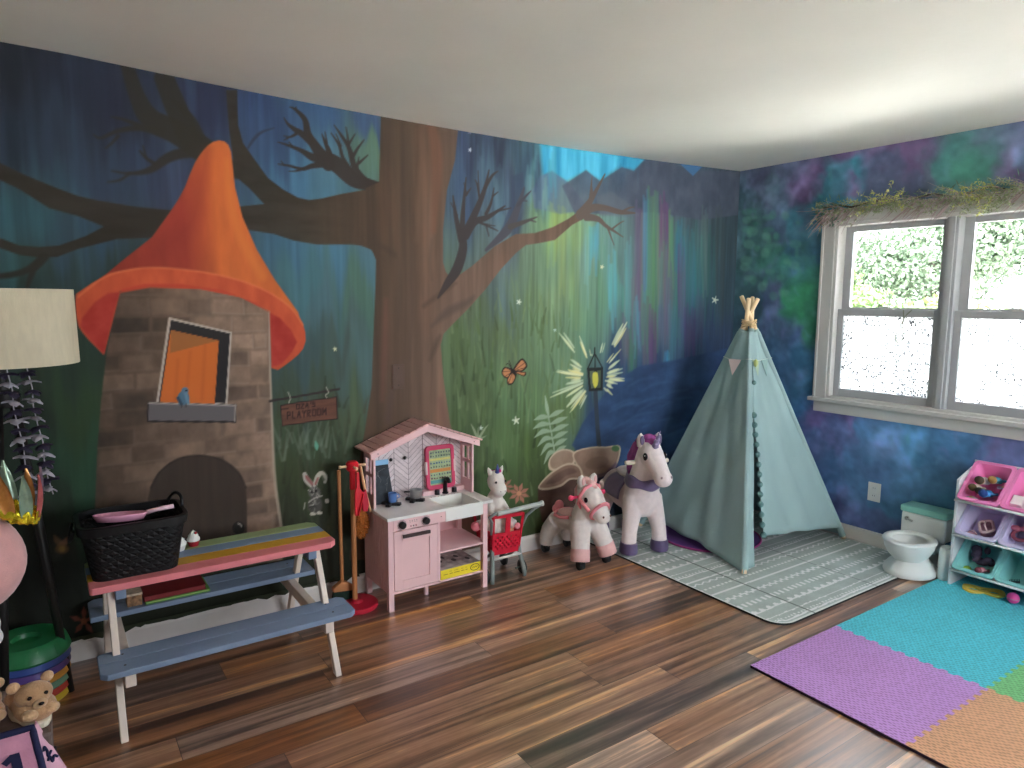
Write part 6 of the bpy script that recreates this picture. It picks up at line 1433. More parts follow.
# ================================================================== RIDE-ON UNICORN AND PONY
fleece = M('white fleece', (218,204,204), .95, .05, 40, .55, 300, sheen=.5, g=1.2); satin = M('purple satin', (102,88,120), .45, .15, 14, .2, 30, sheen=.3); hoofp = M('purple hoof plastic', (96,82,114), .35, .08, 12)
mane_m = M('magenta purple mane', (150,74,140), .9, .35, 26, .9, 120, stretch=(1,1,.4)); dark_eye = M('dark glossy eye', (24,14,22), .12); hornm = M('silver lilac horn', (140,128,160), .3, .15, 40, metal=.35)
UZ = RM+.0008
U_ = Thing('ride_on_unicorn', 'large white ride-on unicorn with purple mane, collar and hooves beside the teepee', 'ride-on toy', (-1.255,-.262,UZ), -.30, local=True)
bm = BM()
ell(bm, (0,.03,.315), (.112,.21,.105)); ell(bm, (0,-.145,.335), (.112,.095,.125)); ell(bm, (0,.17,.325), (.112,.095,.112))
tube(bm, [(0,-.135,.375),(0,-.175,.46),(0,-.20,.54),(0,-.215,.615)], [.108,.094,.084,.072], 18)
tube(bm, [(0,-.19,.635),(0,-.255,.605),(0,-.325,.555),(0,-.375,.520)], [.070,.072,.058,.050], 18); ell(bm, (0,-.388,.508), (.055,.050,.050)); ell(bm, (0,-.235,.640), (.064,.07,.060))
for s in (-1, 1):
    tube(bm, [(s*.060,-.15,.34),(s*.082,-.175,.22),(s*.098,-.185,.14),(s*.103,-.19,.055)], [.064,.053,.045,.046], 16)
    tube(bm, [(s*.062,.17,.34),(s*.080,.20,.22),(s*.092,.205,.14),(s*.102,.205,.055)], [.07,.052,.042,.043], 16)
ub = U_.p('body', fuse(bm, .007, 6), fleece, smooth=True)
for s in (-1, 1):
    for y, fr_ in ((-.19,1),(.205,0)):
        bm = BM(); lathe(bm, [(0,.012),(.050,.012),(.054,.020),(.053,.050),(.049,.076),(.043,.078),(0,.078)], 24, (s*.103,y,0), 1, 1.12); hf = U_.p('hoof', bm, hoofp, auto=True, label='purple hoof')
        bm = BM(); cyl(bm, (s*.103-.012,y-.03,.0125), (s*.103+.012,y-.03,.0125), .012, n=14); cyl(bm, (s*.103-.012,y+.03,.0125), (s*.103+.012,y+.03,.0125), .012, n=14); U_.p('wheel', bm, M('castor grey', (190,186,186), .4), hf)
    bm = BM(); tube(bm, [(s*.046,-.205,.665),(s*.056,-.212,.700),(s*.058,-.216,.728),(s*.057,-.218,.742)], [.026,.024,.015,.003], 12)
    e = U_.p('ear', bm, fleece, smooth=True)
    bm = BM(); ell(bm, (s*.057,-.234,.702), (.014,.006,.028), nu=12, nv=8); U_.p('inner_ear', bm, satin, e, smooth=True, label='purple inner ear')
    bm = BM(); ell(bm, (s*.061,-.283,.615), (.011,.022,.023), nu=14, nv=10); ey = U_.p('eye', bm, dark_eye, smooth=True)
    bm = BM(); ell(bm, (s*.070,-.294,.624), (.003,.004,.004), nu=8, nv=6); U_.p('eye_glint', bm, M('eye glint', (230,230,230), .2), ey)
    bm = BM(); ell(bm, (s*.030,-.424,.522), (.006,.006,.008), nu=10, nv=8); U_.p('nostril', bm, M('nostril grey', (140,120,126), .8), smooth=True)
    bm = BM(); tube(bm, [(s*.060,-.185,.560),(s*.110,-.190,.562),(s*.138,-.192,.563),(s*.142,-.192,.563)], [.0135,.0135,.0135,.010], 14); U_.p('handle_peg', bm, M('cream handle', (214,202,184), .5, g=1.2), smooth=True, label='cream wooden handle peg')
bm = BM(); tube(bm, [(-.02,-.426,.493),(0,-.431,.489),(.02,-.426,.493)], .0022, 6); U_.p('mouth', bm, M('mouth thread', (150,110,120), .8))
# mane: strands from poll down the neck
R = random.Random(15); bm = BM()
ell(bm, (0,-.215,.700), (.040,.055,.035)); ell(bm, (0,-.265,.695), (.030,.035,.022)); ell(bm, (.0,-.165,.675), (.036,.045,.045))
tube(bm, [(0,-.165,.69),(0,-.115,.62),(0,-.085,.54),(-.02,-.065,.45)], [.046,.042,.038,.024], 14); tube(bm, [(-.03,-.14,.66),(-.055,-.11,.58),(-.058,-.10,.50),(-.06,-.10,.45)], [.034,.032,.026,.012], 12)
mn = U_.p('mane', fuse(bm, .007, 4), mane_m, smooth=True)
bm = BM()
for k in range(70):
    t = R.random(); p = Vector((R.uniform(-.045,.045), -.235+.14*t, .728-.10*t*t-.03*abs(R.uniform(-1,1)))); q = p+Vector((R.uniform(-.02,.02), .03+.02*R.random(), -.03-.05*t)); tube(bm, [p, p.lerp(q,.5)+Vector((0,.012,.008)), q], [.006,.0065,.001], 5)
U_.p('mane_strands', bm, mane_m, mn, smooth=True)
bm = BM(); pts = []
n = 26
for k in range(n+1): t = k/n; pts.append((Vector((.0035*math.cos(t*26), -.285-.050*t+.0035*math.sin(t*26)*.5, .668+.105*t)), .020*(1-t)+.0015))
tube(bm, [p for p, r in pts], [r for p, r in pts], 12); U_.p('horn', bm, hornm, smooth=True, label='silvery lilac horn')
bm = BM()                                                    # scalloped collar
def ring_pt(a, z, r): 
    t = (z-.375)/.24; cy = -.135-.08*min(1,max(-.4,t)); return Vector((r*math.sin(a), cy-.0-r*math.cos(a)*1.02, z))
sheet(bm, lambda u, v: ring_pt(2*PI*u, .455+.02*math.cos(2*PI*u)*-1+(v-.5)*(.062+.014*math.cos(2*PI*u*5)) , .108-.010*(v-.5)), 60, 6, wrap=True); cl = U_.p('collar', bm, satin, smooth=True, label='purple satin collar')
m_ = cl.modifiers.new('thick', 'SOLIDIFY'); m_.thickness = .006; m_.offset = 0
bm = BM(); box(bm, (-.022,-.258,.447), (.022,-.252,.461)); U_.p('collar_badge', bm, M('badge lilac', (150,136,176), .4), cl)
bm = BM()                                                    # saddle cloth
def sad(u, v): a = (u-.5)*PI*1.05; y = -.055+.19*v; r = .122+.004*math.sin(v*PI); return Vector((r*math.sin(a), y+.02*abs(math.sin(a))*(1 if v > .5 else -1)*.6, .315+ (r-.006)*math.cos(a)))
sheet(bm, sad, 24, 10); sd = U_.p('saddle_cloth', bm, satin, smooth=True, label='purple saddle cloth'); m_ = sd.modifiers.new('thick', 'SOLIDIFY'); m_.thickness = .006
bm = BM(); ell(bm, (0,.03,.436), (.062,.085,.020)); ell(bm, (0,.095,.446), (.058,.03,.028)); ell(bm, (0,-.045,.444), (.045,.024,.024)); U_.p('seat_pad', fuse(bm, .005, 4), M('grey white seat', (186,180,182), .8, .08, 30, .4, 200), smooth=True)
bm = BM(); tube(bm, [(0,.255,.375),(0,.295,.34),(0,.305,.26),(-.005,.292,.19)], [.028,.042,.040,.012], 14); U_.p('tail', bm, mane_m, smooth=True)

# small pony
creamf = M('cream white fleece', (214,204,200), .95, .05, 40, .5, 300, sheen=.5, g=1.2); ponyp = M('pink pony trim', (214,130,138), .85, .08, 20, .3, 160); ponyl = M('light pink plush', (216,168,166), .95, .06, 30, .5, 240); blackr = M('castor black', (26,26,28), .4)
PN = Thing('ride_on_pony', 'small white and pink ride-on pony with black castors, left of the unicorn', 'ride-on toy', (-1.690,-.255,0), .02, local=True)
bm = BM()
ell(bm, (0,.05,.215), (.088,.15,.055)); ell(bm, (0,-.085,.255), (.085,.07,.075)); ell(bm, (0,.15,.195), (.085,.06,.060))
tube(bm, [(0,-.080,.27),(0,-.098,.34),(0,-.108,.40)], [.085,.072,.066], 16)
tube(bm, [(0,-.085,.435),(0,-.135,.40),(0,-.19,.345),(0,-.225,.315)], [.066,.068,.056,.048], 16); ell(bm, (0,-.228,.312), (.047,.040,.042)); ell(bm, (0,-.09,.44), (.060,.055,.045))
for s in (-1, 1):
    tube(bm, [(s*.05,-.095,.26),(s*.074,-.125,.18),(s*.094,-.150,.11),(s*.100,-.158,.058)], [.062,.058,.052,.050], 16)
    tube(bm, [(s*.05,.12,.20),(s*.072,.16,.14),(s*.084,.172,.095),(s*.086,.175,.05)], [.058,.052,.044,.040], 16)
PN.p('body', fuse(bm, .006, 6), creamf, smooth=True)
for s in (-1, 1):
    bm = BM(); d = Vector((s*.25,-.28,-1)).normalized(); c = Vector((s*.0995,-.156,.088))
    tube(bm, [c-d*.034, c-d*.03, c+d*.036, c+d*.040], [.044,.0555,.0545,.040], 20); PN.p('leg_cuff', bm, ponyl, smooth=True, label='pink lower leg')
    for x, y in ((s*.100,-.160),(s*.086,.178)):
        bm = BM(); cyl(bm, (x-.016,y,.0255), (x+.016,y,.0255), .025, n=22); w_ = PN.p('castor', bm, blackr, bevel=.003); bm = BM(); box(bm, (x-.022,y-.018,.024), (x+.022,y+.018,.052)); PN.p('castor_fork', bm, blackr, w_, bevel=.003)
    bm = BM(); tube(bm, [(s*.034,-.085,.465),(s*.046,-.090,.494),(s*.049,-.096,.517),(s*.046,-.100,.530)], [.026,.024,.017,.004], 12); e = PN.p('ear', bm, creamf, smooth=True)
    bm = BM(); ell(bm, (s*.047,-.112,.497), (.012,.006,.024), nu=12, nv=8); PN.p('inner_ear', bm, ponyl, e, smooth=True, label='pink inner ear')
    bm = BM(); ell(bm, (s*.0615,-.152,.400), (.009,.014,.016), nu=12, nv=8); PN.p('eye', bm, dark_eye, smooth=True)
    bm = BM(); ell(bm, (s*.026,-.262,.322), (.006,.005,.007), nu=10, nv=6); PN.p('nostril', bm, M('nostril brown', (96,66,60), .8), smooth=True)
    bm = BM(); tube(bm, [(s*.060,-.09,.405),(s*.115,-.093,.408),(s*.118,-.093,.408)], [.009,.009,.010], 12); ell(bm, (s*.122,-.093,.408), (.017,.017,.017)); PN.p('handle_peg', fuse(bm, .004, 2), M('raspberry knob', (206,60,96), .5), smooth=True, label='raspberry handle knob')
    # halter straps
    bm = BM(); pts = [(s*.012,-.140,.478),(s*.052,-.132,.463),(s*.072,-.116,.42),(s*.074,-.104,.372),(s*.052,-.118,.328)]
    tube(bm, pts, .0108, 8); PN.p('halter', bm, ponyp, smooth=True, label='pink halter strap')
    bm = BM(); tube(bm, [(s*.070,-.108,.40),(s*.073,-.14,.378),(s*.066,-.185,.345)], .0105, 8); PN.p('halter', bm, ponyp, smooth=True, label='pink cheek strap')
bm = BM(); n = 26; tube(bm, [(.0575*math.cos(a), -.203-.036*math.sin(a), .338+.050*math.sin(a)) for a in [2*PI*k/n for k in range(n)]], .0105, 8, closed=True); PN.p('noseband', bm, ponyp, smooth=True, label='pink noseband')
bm = BM(); ell(bm, (0,-.120,.482), (.028,.032,.020)); ell(bm, (.006,-.145,.465), (.018,.022,.016)); ell(bm, (0,-.085,.492), (.026,.03,.022)); tube(bm, [(0,-.06,.48),(0,-.02,.42),(0,-.005,.34)], [.026,.026,.016], 10); PN.p('mane', fuse(bm, .005, 3), ponyl, smooth=True)
bm = BM(); tube(bm, [(-.070,-.01,.262),(-.082,.045,.252),(-.080,.10,.252),(-.05,.125,.262),(0,.132,.268),(.05,.125,.262),(.080,.10,.252),(.082,.045,.252),(.070,-.01,.262)], .010, 10); PN.p('saddle_trim', bm, ponyp, smooth=True)
bm = BM(); ell(bm, (0,.058,.266), (.070,.075,.018)); PN.p('saddle', bm, ponyl, smooth=True)
bm = BM(); ell(bm, (-.006,.150,.286), (.030,.026,.034)); ell(bm, (.012,.168,.268), (.024,.024,.03)); ell(bm, (-.02,.165,.262), (.022,.024,.028)); PN.p('tail', fuse(bm, .005, 3), ponyp, smooth=True)
# ================================================================== TOY TOILET
wt = M('toilet white', (208,210,208), .3, .02, 6, g=1.2)
tx, ty_ = -.285, -1.482
TZ = .0112
T = Thing('toy_toilet', 'white child toilet with mint tank lid against the blue wall', 'toilet', (tx,ty_,0))
bm = BM(); lathe(bm, [(0,.0005),(.150,.0005),(.154,.010),(.150,.030),(.128,.055),(.100,.080),(.090,.100),(0,.100)], 40, (tx+.03,ty_,0), 1.02, .86); T.p('pedestal', bm, wt, auto=True)
bm = BM(); lathe(bm, [(0,.085),(.080,.085),(.110,.115),(.130,.150),(.138,.185),(.112,.187),(.098,.160),(.060,.130),(0,.128)], 40, (tx,ty_,0), 1.06, .92); T.p('bowl', bm, wt, auto=True)
bm = BM(); lathe(bm, [(.142,.187),(.146,.193),(.140,.202),(.118,.204),(.094,.198),(.090,.189),(.142,.187)], 44, (tx,ty_,0), 1.06, .92); T.p('seat', bm, wt, smooth=True)
bm = BM(); box(bm, (-.15,ty_-.085,.09), (-.03,ty_+.085,.188)); T.p('neck', bm, wt, bevel=.02)
bm = BM(); box(bm, (-.148,ty_-.122,.170), (-.022,ty_+.122,.305)); T.p('tank', bm, wt, bevel=.012)
bm = BM(); box(bm, (-.156,ty_-.128,.3055), (-.020,ty_+.128,.345)); T.p('tank_lid', bm, M('mint plastic', (122,176,166), .35), bevel=.010, label='mint green lid')
bm = BM(); y = ty_+.085; cyl(bm, (-.148,y,.270), (-.158,y,.270), .012); bar(bm, (-.160,y+.004,.272), (-.163,y-.036,.262), .008, .012, (0,0,1)); T.p('flush_handle', bm, M('chrome toy', (200,200,196), .15, metal=.8, g=1.3), smooth=False)
bm = BM(); lathe(bm, [(0,.0006),(.050,.0006),(.054,.012),(.054,.155),(.046,.178),(.02,.186),(0,.186)], 28, (-.20,-1.640,0), .9, .62); T.p('paper_holder', bm, wt, auto=True)

T.o.location.z += TZ                                         # stands partly on the play mat's edge

# ================================================================== BIN SHELF
SY_L, SY_R = -1.684, -2.102
ws_ = M('shelf white', (204,204,206), .5, .03, 6, g=1.2)
S = Thing('bin_shelf', 'white toy storage rack with rows of tilted bins at the right edge', 'shelf', (-.15,-1.89,.012))
for y in (SY_L, SY_R):
    bm = BM(); prism(bm, [(-.268,.0125),(-.018,.0125),(-.018,.640),(-.10,.640),(-.262,.590)], .014, 'xz', y-.014); S.p('side_panel', bm, ws_, bevel=.002)
TH = math.radians(41); Lb = .262
rowz = (.505, .315, .120); frx = (-.298, -.292, -.286)
for rz, fx in zip(rowz, frx):
    a = Vector((fx-.002, 0, rz-.0165)); b = Vector((fx+(Lb+.012)*math.cos(TH), 0, rz+(Lb+.012)*math.sin(TH)-.012))
    for p in (a, b):
        p = Vector((min(p.x,-.03), 0, p.z)); bm = BM(); cyl(bm, (p.x,SY_L-.013,p.z), (p.x,SY_R+.001,p.z), .0065, n=12); S.p('rod', bm, M('rod white', (196,196,196), .4), smooth=True)
bm = BM(); box(bm, (-.06,SY_R,.03), (-.048,SY_L-.014,.055)); S.p('stretcher', bm, ws_)
def bin_(label, yc, fx, fz, mat):
    t = Thing('storage_bin', label, 'bin', (fx,yc,fz), group='tilted plastic bins on the white rack')
    mt = Matrix.Translation((fx,yc,fz)) @ Matrix.Rotation(-TH, 4, 'Y')       # local x runs up the slope, z is the bin's depth
    w, d = .0945, .092
    def loop(ins, z, r=.02): return [mt @ Vector((x, y, z)) for x, y in rrect(ins, -w+ins, Lb-ins, w-ins, r, 4)]
    bm = BM(); prof = [(.030,-d),(.012,-.03),(.010,-.008),(.0,-.008),(.0,.0),(.013,.0),(.016,-.03),(.034,-d+.004)]
    rg = [[bm.verts.new(p) for p in loop(i, z)] for i, z in prof]
    for a, b in zip(rg[:-1], rg[1:]):
        for k in range(len(a)): bm.faces.new((a[k], a[(k+1)%len(a)], b[(k+1)%len(b)], b[k]))
    bm.faces.new(list(reversed(rg[0]))); bm.faces.new(rg[-1]); t.p('bin_body', bm, mat, auto=True)
    bm = BM(); tube(bm, loop(-.001, -.004), .005, 8, closed=True); t.p('rim', bm, mat, smooth=True)
    return mt
binm = [M('pink bin plastic', (216,120,170), .35), M('lilac bin plastic', (184,178,208), .35), M('teal bin plastic', (124,188,186), .35)]
names = ('pink','lilac','teal'); rows_ = ('top','middle','bottom')
mts = {}
for r in range(3):
    for c in range(2):
        yc = SY_L-.014-.1025-c*.200
        mts[r,c] = bin_('%s bin in the %s row of the white rack, %s' % (names[r], rows_[r], 'beside the left panel' if c == 0 else 'at the right edge'), yc, frx[r], rowz[r], binm[r])
def inbin(r, c, u, y, z=-.075): return mts[r,c] @ Vector((u, y, z))
# toys in the bins (small, simple but shaped)
def doll(label, p, c1, c2, hair, rz=0., s=1.):
    t = Thing('toy_figure', label, 'toy figure', tuple(p)); bm = BM(); p = Vector(p)
    tube(bm, [p+Vector((0,0,.012*s)), p+Vector((-.028*s,.004,.022*s)), p+Vector((-.05*s,.006,.020*s))], [.014*s,.017*s,.013*s], 10)
    tube(bm, [p+Vector((-.03*s,.012*s,.022*s)), p+Vector((-.02*s,.034*s,.014*s))], .006*s, 8); tube(bm, [p+Vector((-.03*s,-.012*s,.022*s)), p+Vector((-.015*s,-.03*s,.02*s))], .006*s, 8)
    tube(bm, [p+Vector((0,.006*s,.012*s)), p+Vector((.03*s,.014*s,.010*s))], .007*s, 8); tube(bm, [p+Vector((0,-.006*s,.012*s)), p+Vector((.03*s,-.012*s,.012*s))], .007*s, 8)
    t.p('body', fuse(bm, .003, 2), M('toy '+str(c1), c1, .5), smooth=True)
    bm = BM(); ell(bm, p+Vector((-.066*s,.006*s,.026*s)), (.018*s,.017*s,.018*s), nu=14, nv=10); h = t.p('head', bm, M('toy '+str(c2), c2, .5), smooth=True)
    bm = BM(); ell(bm, p+Vector((-.074*s,.006*s,.030*s)), (.016*s,.019*s,.018*s), nu=14, nv=10); t.p('hair', bm, M('toy '+str(hair), hair, .7), h, smooth=True)
doll('small blue toy figure in the left pink bin', inbin(0,0,.085,-.025,-.060), (40,110,160), (60,130,180), (30,60,120), s=1.15)
doll('small brown haired toy figure in the left pink bin', inbin(0,0,.115,.040,-.066), (196,186,176), (186,150,120), (90,72,44), s=1.05)
def ball(name, label, cat, p, r, c): 
    t = Thing(name, label, cat, tuple(p)); bm = BM(); lathe(bm, [(r*math.sin(PI*k/10), -r*math.cos(PI*k/10)) for k in range(11)], 18, tuple(p)); b = t.p('ball', bm, M('toy '+str(c), c, .5), smooth=True)
    bm = BM(); tube(bm, [Vector(p)+Vector((r*1.0*math.cos(a), r*1.0*math.sin(a), 0)) for a in [2*PI*k/20 for k in range(20)]], r*.06, 6, closed=True); t.p('seam', bm, M('seam grey', (150,140,140), .6), b)
ball('toy_ball', 'small pink ball at the front of the left pink bin', 'ball', inbin(0,0,.045,-.062,-.066), .018, (214,160,176))
def flower(label, p, c):
    t = Thing('toy_flower', label, 'toy flower', tuple(p)); p = Vector(p)
    for k in range(5):
        a = 2*PI*k/5; bm = BM(); ell(bm, p+Vector((.018*math.cos(a), .018*math.sin(a), .004)), (.013,.013,.006), nu=12, nv=8); t.p('petal', bm, M('toy '+str(c), c, .6), smooth=True)
    bm = BM(); ell(bm, p+Vector((0,0,.008)), (.008,.008,.006), nu=10, nv=8); t.p('centre', bm, M('toy centre', (196,170,110), .6), smooth=True)
flower('white toy flower at the front left of the left pink bin', inbin(0,0,.050,.058,-.058), (214,204,206)); flower('pale lilac toy flower at the right of the left pink bin', inbin(0,0,.155,-.055,-.062), (186,180,204))
doll('white and brown toy figure lying across the left pink bin', inbin(0,0,.165,.020,-.066), (206,200,196), (196,160,130), (70,54,40), s=1.2)
doll('teal dressed toy figure at the back of the left pink bin', inbin(0,0,.185,-.030,-.066), (50,120,140), (200,166,140), (150,110,60), s=1.1)
doll('olive toy figure in the middle of the left pink bin', inbin(0,0,.10,.005,-.064), (96,100,70), (180,150,120), (60,56,50), s=1.0)
# open sandal / purse in the lilac bin
t = Thing('toy_purse', 'pale pink toy purse lying in the left lilac bin', 'toy purse', tuple(inbin(1,0,.10,-.005,-.07)))
mt = mts[1,0] @ Matrix.Translation((.105,-.012,-.060)) @ Matrix.Rotation(.5, 4, 'Z') @ Matrix.Rotation(.35, 4, 'Y')
bm = BM(); pl = rrect(-.055,-.034,.055,.034,.024,6); prism(bm, pl, .026, 'xy', -.016, mt); t.p('pouch', bm, M('purse mauve', (160,118,128), .6, .2, 40), bevel=.006)
bm = BM(); tube(bm, [mt @ Vector((x,y,.014)) for x, y in rrect(-.052,-.031,.052,.031,.022,5)], .0075, 8, closed=True); t.p('rim', bm, M('purse cream', (214,190,186), .5), smooth=True)
bm = BM(); tube(bm, [mt @ Vector(p) for p in ((-.048,0,.014),(0,.006,.024),(.048,0,.014))], .004, 8); t.p('strap', bm, M('purse cream', (214,190,186), .5), smooth=True)
t = Thing('toy_shoe', 'mauve toy shoe beside the purse in the left lilac bin', 'toy shoe', tuple(inbin(1,0,.05,.03,-.08)))
bm = BM(); c = inbin(1,0,.052,.040,-.066); ell(bm, c, (.034,.020,.012)); ell(bm, c+Vector((-.018,0,.008)), (.018,.018,.014)); t.p('shoe_body', fuse(bm, .003, 3), M('mauve shoe', (150,110,126), .6), smooth=True)
bm = BM(); tube(bm, [c+Vector((.008,-.018,.006)), c+Vector((.008,0,.022)), c+Vector((.008,.018,.006))], .003, 8); t.p('strap', bm, M('purse cream', (214,190,186), .5), smooth=True)
t = Thing('toy_headband', 'dark pink looped toy headband in the right lilac bin', 'headband', tuple(inbin(1,1,.09,.02,-.07)))
bm = BM(); c = inbin(1,1,.09,.030,-.055); tube(bm, [c+Vector((.030*math.cos(a), .034*math.sin(a), .02+.02*math.cos(a))) for a in [2*PI*k/24 for k in range(24)]], .009, 8, closed=True); t.p('loop', bm, M('dark rose', (150,80,96), .6), smooth=True)
bm = BM(); ell(bm, c+Vector((.02,.03,.045)), (.022,.026,.014)); ell(bm, c+Vector((.02,-.01,.05)), (.022,.022,.014)); t.p('bow', fuse(bm, .004, 2), M('rose bow', (206,120,140), .6), smooth=True)
t = Thing('toy_block', 'white toy block in the right pink bin', 'toy block', tuple(inbin(0,1,.07,.04,-.08)))
mt = mts[0,1] @ Matrix.Translation((.075,.048,-.05)); bm = BM(); box(bm, (-.03,-.026,-.03), (.03,.026,.030), mt); bl = t.p('block', bm, M('block white', (214,206,206), .5, g=1.2), bevel=.004)
bm = BM(); box(bm, (-.0312,-.02,-.008), (-.0302,.02,.004), mt); t.p('stripe', bm, M('block stripe', (170,130,140), .5), bl)
# dark costume jewels, green frog and pink bits in the teal bin
t = Thing('dress_up_cloth', 'dark plum bundle of cloth in the left teal bin', 'cloth', tuple(inbin(2,0,.13,.0,-.08)))
bm = BM(); R = random.Random(3)
for k in range(12): ell(bm, inbin(2,0,.09+R.uniform(0,.10),R.uniform(-.04,.05),-.068+R.uniform(0,.02)), (R.uniform(.018,.03),R.uniform(.018,.03),R.uniform(.012,.02)), rot=(R.uniform(0,3),R.uniform(0,3),0), nu=12, nv=8)
t.p('folds', fuse(bm, .005, 2), M('plum cloth', (74,62,80), .8, .3, 40), smooth=True)
ball('toy_ball', 'lime green ball at the front of the left teal bin', 'ball', inbin(2,0,.045,.050,-.064), .021, (140,178,70))
doll('small pink and white toy figure in the left teal bin', inbin(2,0,.055,-.030,-.062), (196,120,134), (206,180,176), (120,60,70), s=.9)
t = Thing('toy_comb', 'dark toy comb in the right teal bin', 'toy comb', tuple(inbin(2,1,.06,.03,-.08)))
mt = mts[2,1] @ Matrix.Translation((.060,.045,-.083)) @ Matrix.Rotation(.4,4,'Z'); bm = BM(); box(bm, (-.006,-.03,0), (.004,.03,.004), mt)
for k in range(9): box(bm, (.003,-.029+k*.0068,0), (.016,-.026+k*.0068,.003), mt)
t.p('comb_body', bm, M('comb dark', (48,66,70), .5))
# yellow mask shape on the tiles, pink ball at the edge
t = Thing('toy_mask', 'flat yellow toy with two oval openings on the aqua tile under the rack', 'toy', (-.225,-1.84,.0122))
mt = Matrix.Translation((-.225,-1.842,.0124)) @ Matrix.Rotation(-1.15, 4, 'Z')
bm = BM(); oval = lambda cx, cy, a, b, n=18: [(cx+a*math.cos(2*PI*k/n), cy+b*math.sin(2*PI*k/n)) for k in range(n)]
outer = [tuple(q) for q in spline([(-.092,-.010),(-.088,.028),(-.05,.036),(0,.028),(.05,.036),(.088,.028),(.092,-.010),(.06,-.034),(.02,-.026),(0,-.018),(-.02,-.026),(-.06,-.034)], 4, True)]
outer = [(x, y*1.6) for x, y in outer]
holed(bm, outer, [oval(-.045,.002,.025,.021), oval(.045,.002,.025,.021)], .010); xf(bm, mt); t.p('mask_body', bm, M('yellow foam', (206,176,78), .6, .06, 20), bevel=.0015)
bm = BM(); tube(bm, [mt @ Vector(p) for p in ((-.012,.010,.0105),(0,.004,.0105),(.012,.010,.0105))], .0016, 6); t.p('printed_line', bm, M('mask line', (90,76,40), .7))
ball('toy_ball', 'hot pink ball on the aqua tile at the right edge of the photo', 'ball', (-.255,-1.985,.0122+.028), .028, (206,70,140))

# ================================================================== GREENERY ABOVE THE WINDOW
R = random.Random(21)
G = Thing('greenery_garland', 'dried branch garland with olive and mauve sprigs draped along the window top', 'garland', (-.045,-1.45,2.10))
stem_m = M('mauve twig', (150,132,134), .8, .2, 30); dark_m = M('dark twig', (74,70,66), .85, .2, 30); olive = M('olive sprig', (130,140,108), .85, .25, 30); yell = M('yellow green sprig', (176,178,100), .85, .2, 30); sage = M('sage leaf', (88,116,104), .85, .2, 30)
bm = BM(); pts = [Vector((-.045+.012*math.sin(i*1.7), -.69-i*.095, 2.118+.014*math.sin(i*2.1))) for i in range(18)]; tube(bm, pts, [.004+.004*math.sin(PI*min(1,i/8)) for i in range(18)], 8); G.p('branch', bm, dark_m, smooth=True)
def sprig(bm, p, d, L, w, n=5):
    d = d.normalized(); q = p
    pp = [p]
    for i in range(n): d = (d+Vector((R.uniform(-.2,.2),R.uniform(-.25,.25),R.uniform(-.25,.2)))*.5).normalized(); q = q+d*(L/n); pp.append(q)
    tube(bm, pp, [w*(1-i/(n+1)) for i in range(n+1)], 5)
    return pp
def leaf(bm, p, d, L, w):
    d = d.normalized(); s = d.cross(Vector((R.uniform(-1,1),R.uniform(-1,1),R.uniform(-1,1)))).normalized(); u = s.cross(d)
    v = [bm.verts.new(q) for q in (p, p+d*L*.5+s*w+u*w*.3, p+d*L, p+d*L*.5-s*w+u*w*.3)]; bm.faces.new(v)
tw = BM(); fo = BM(); ye = BM(); sg = BM()
y = -.70
while y > -2.3:
    p = Vector((-.05+R.uniform(-.015,.01), y, 2.11+R.uniform(-.035,.018)))
    kind = (math.sin(y*11+1)+R.uniform(-.5,.5))
    for rep in range(3):
        d = Vector((R.uniform(-.55,-.05), R.choice([1,1,1,-1])*R.uniform(.4,1), R.uniform(-.75,.45))); pp = sprig(tw, p, d, R.uniform(.07,.17), .0022)
        tgt = ye if kind > 1.0 else fo if kind > -.1 else (fo if R.random() < .35 else None)
        if tgt is not None:
            for q in pp[1:]:
                for k in range(7): leaf(tgt, q, Vector((R.uniform(-.7,.3),R.uniform(-.6,1),R.uniform(-.9,.6))), R.uniform(.012,.028), R.uniform(.0016,.0032))
        if kind < .3 and rep == 0:
            for k in range(3): sprig(tw, p, Vector((-.25,.75+R.uniform(-.3,.2),-.85)), R.uniform(.10,.19), .0036)
    y -= R.uniform(.012,.028)
for k in range(120):
    p = Vector((-.03+R.uniform(-.02,.015), R.uniform(-.64,-.80), R.uniform(2.02,2.15))); leaf(sg, p, Vector((R.uniform(-.5,.2),R.uniform(-.3,1),R.uniform(-1,.6))), R.uniform(.02,.045), R.uniform(.005,.011))
for k in range(60): leaf(sg, Vector((-.04, R.uniform(-.72,-2.2), 2.12+R.uniform(-.02,.05))), Vector((R.uniform(-.5,0),R.uniform(-1,1),R.uniform(0,1))), R.uniform(.03,.06), R.uniform(.003,.006))
G.p('twigs', tw, stem_m); G.p('olive_foliage', fo, olive); G.p('yellow_foliage', ye, yell); G.p('sage_leaves', sg, sage)
bm = BM(); ell(bm, (-.04,-.705,2.062), (.014,.014,.016)); G.p('hanging_ball', bm, M('pale bead', (206,196,190), .6), smooth=True)
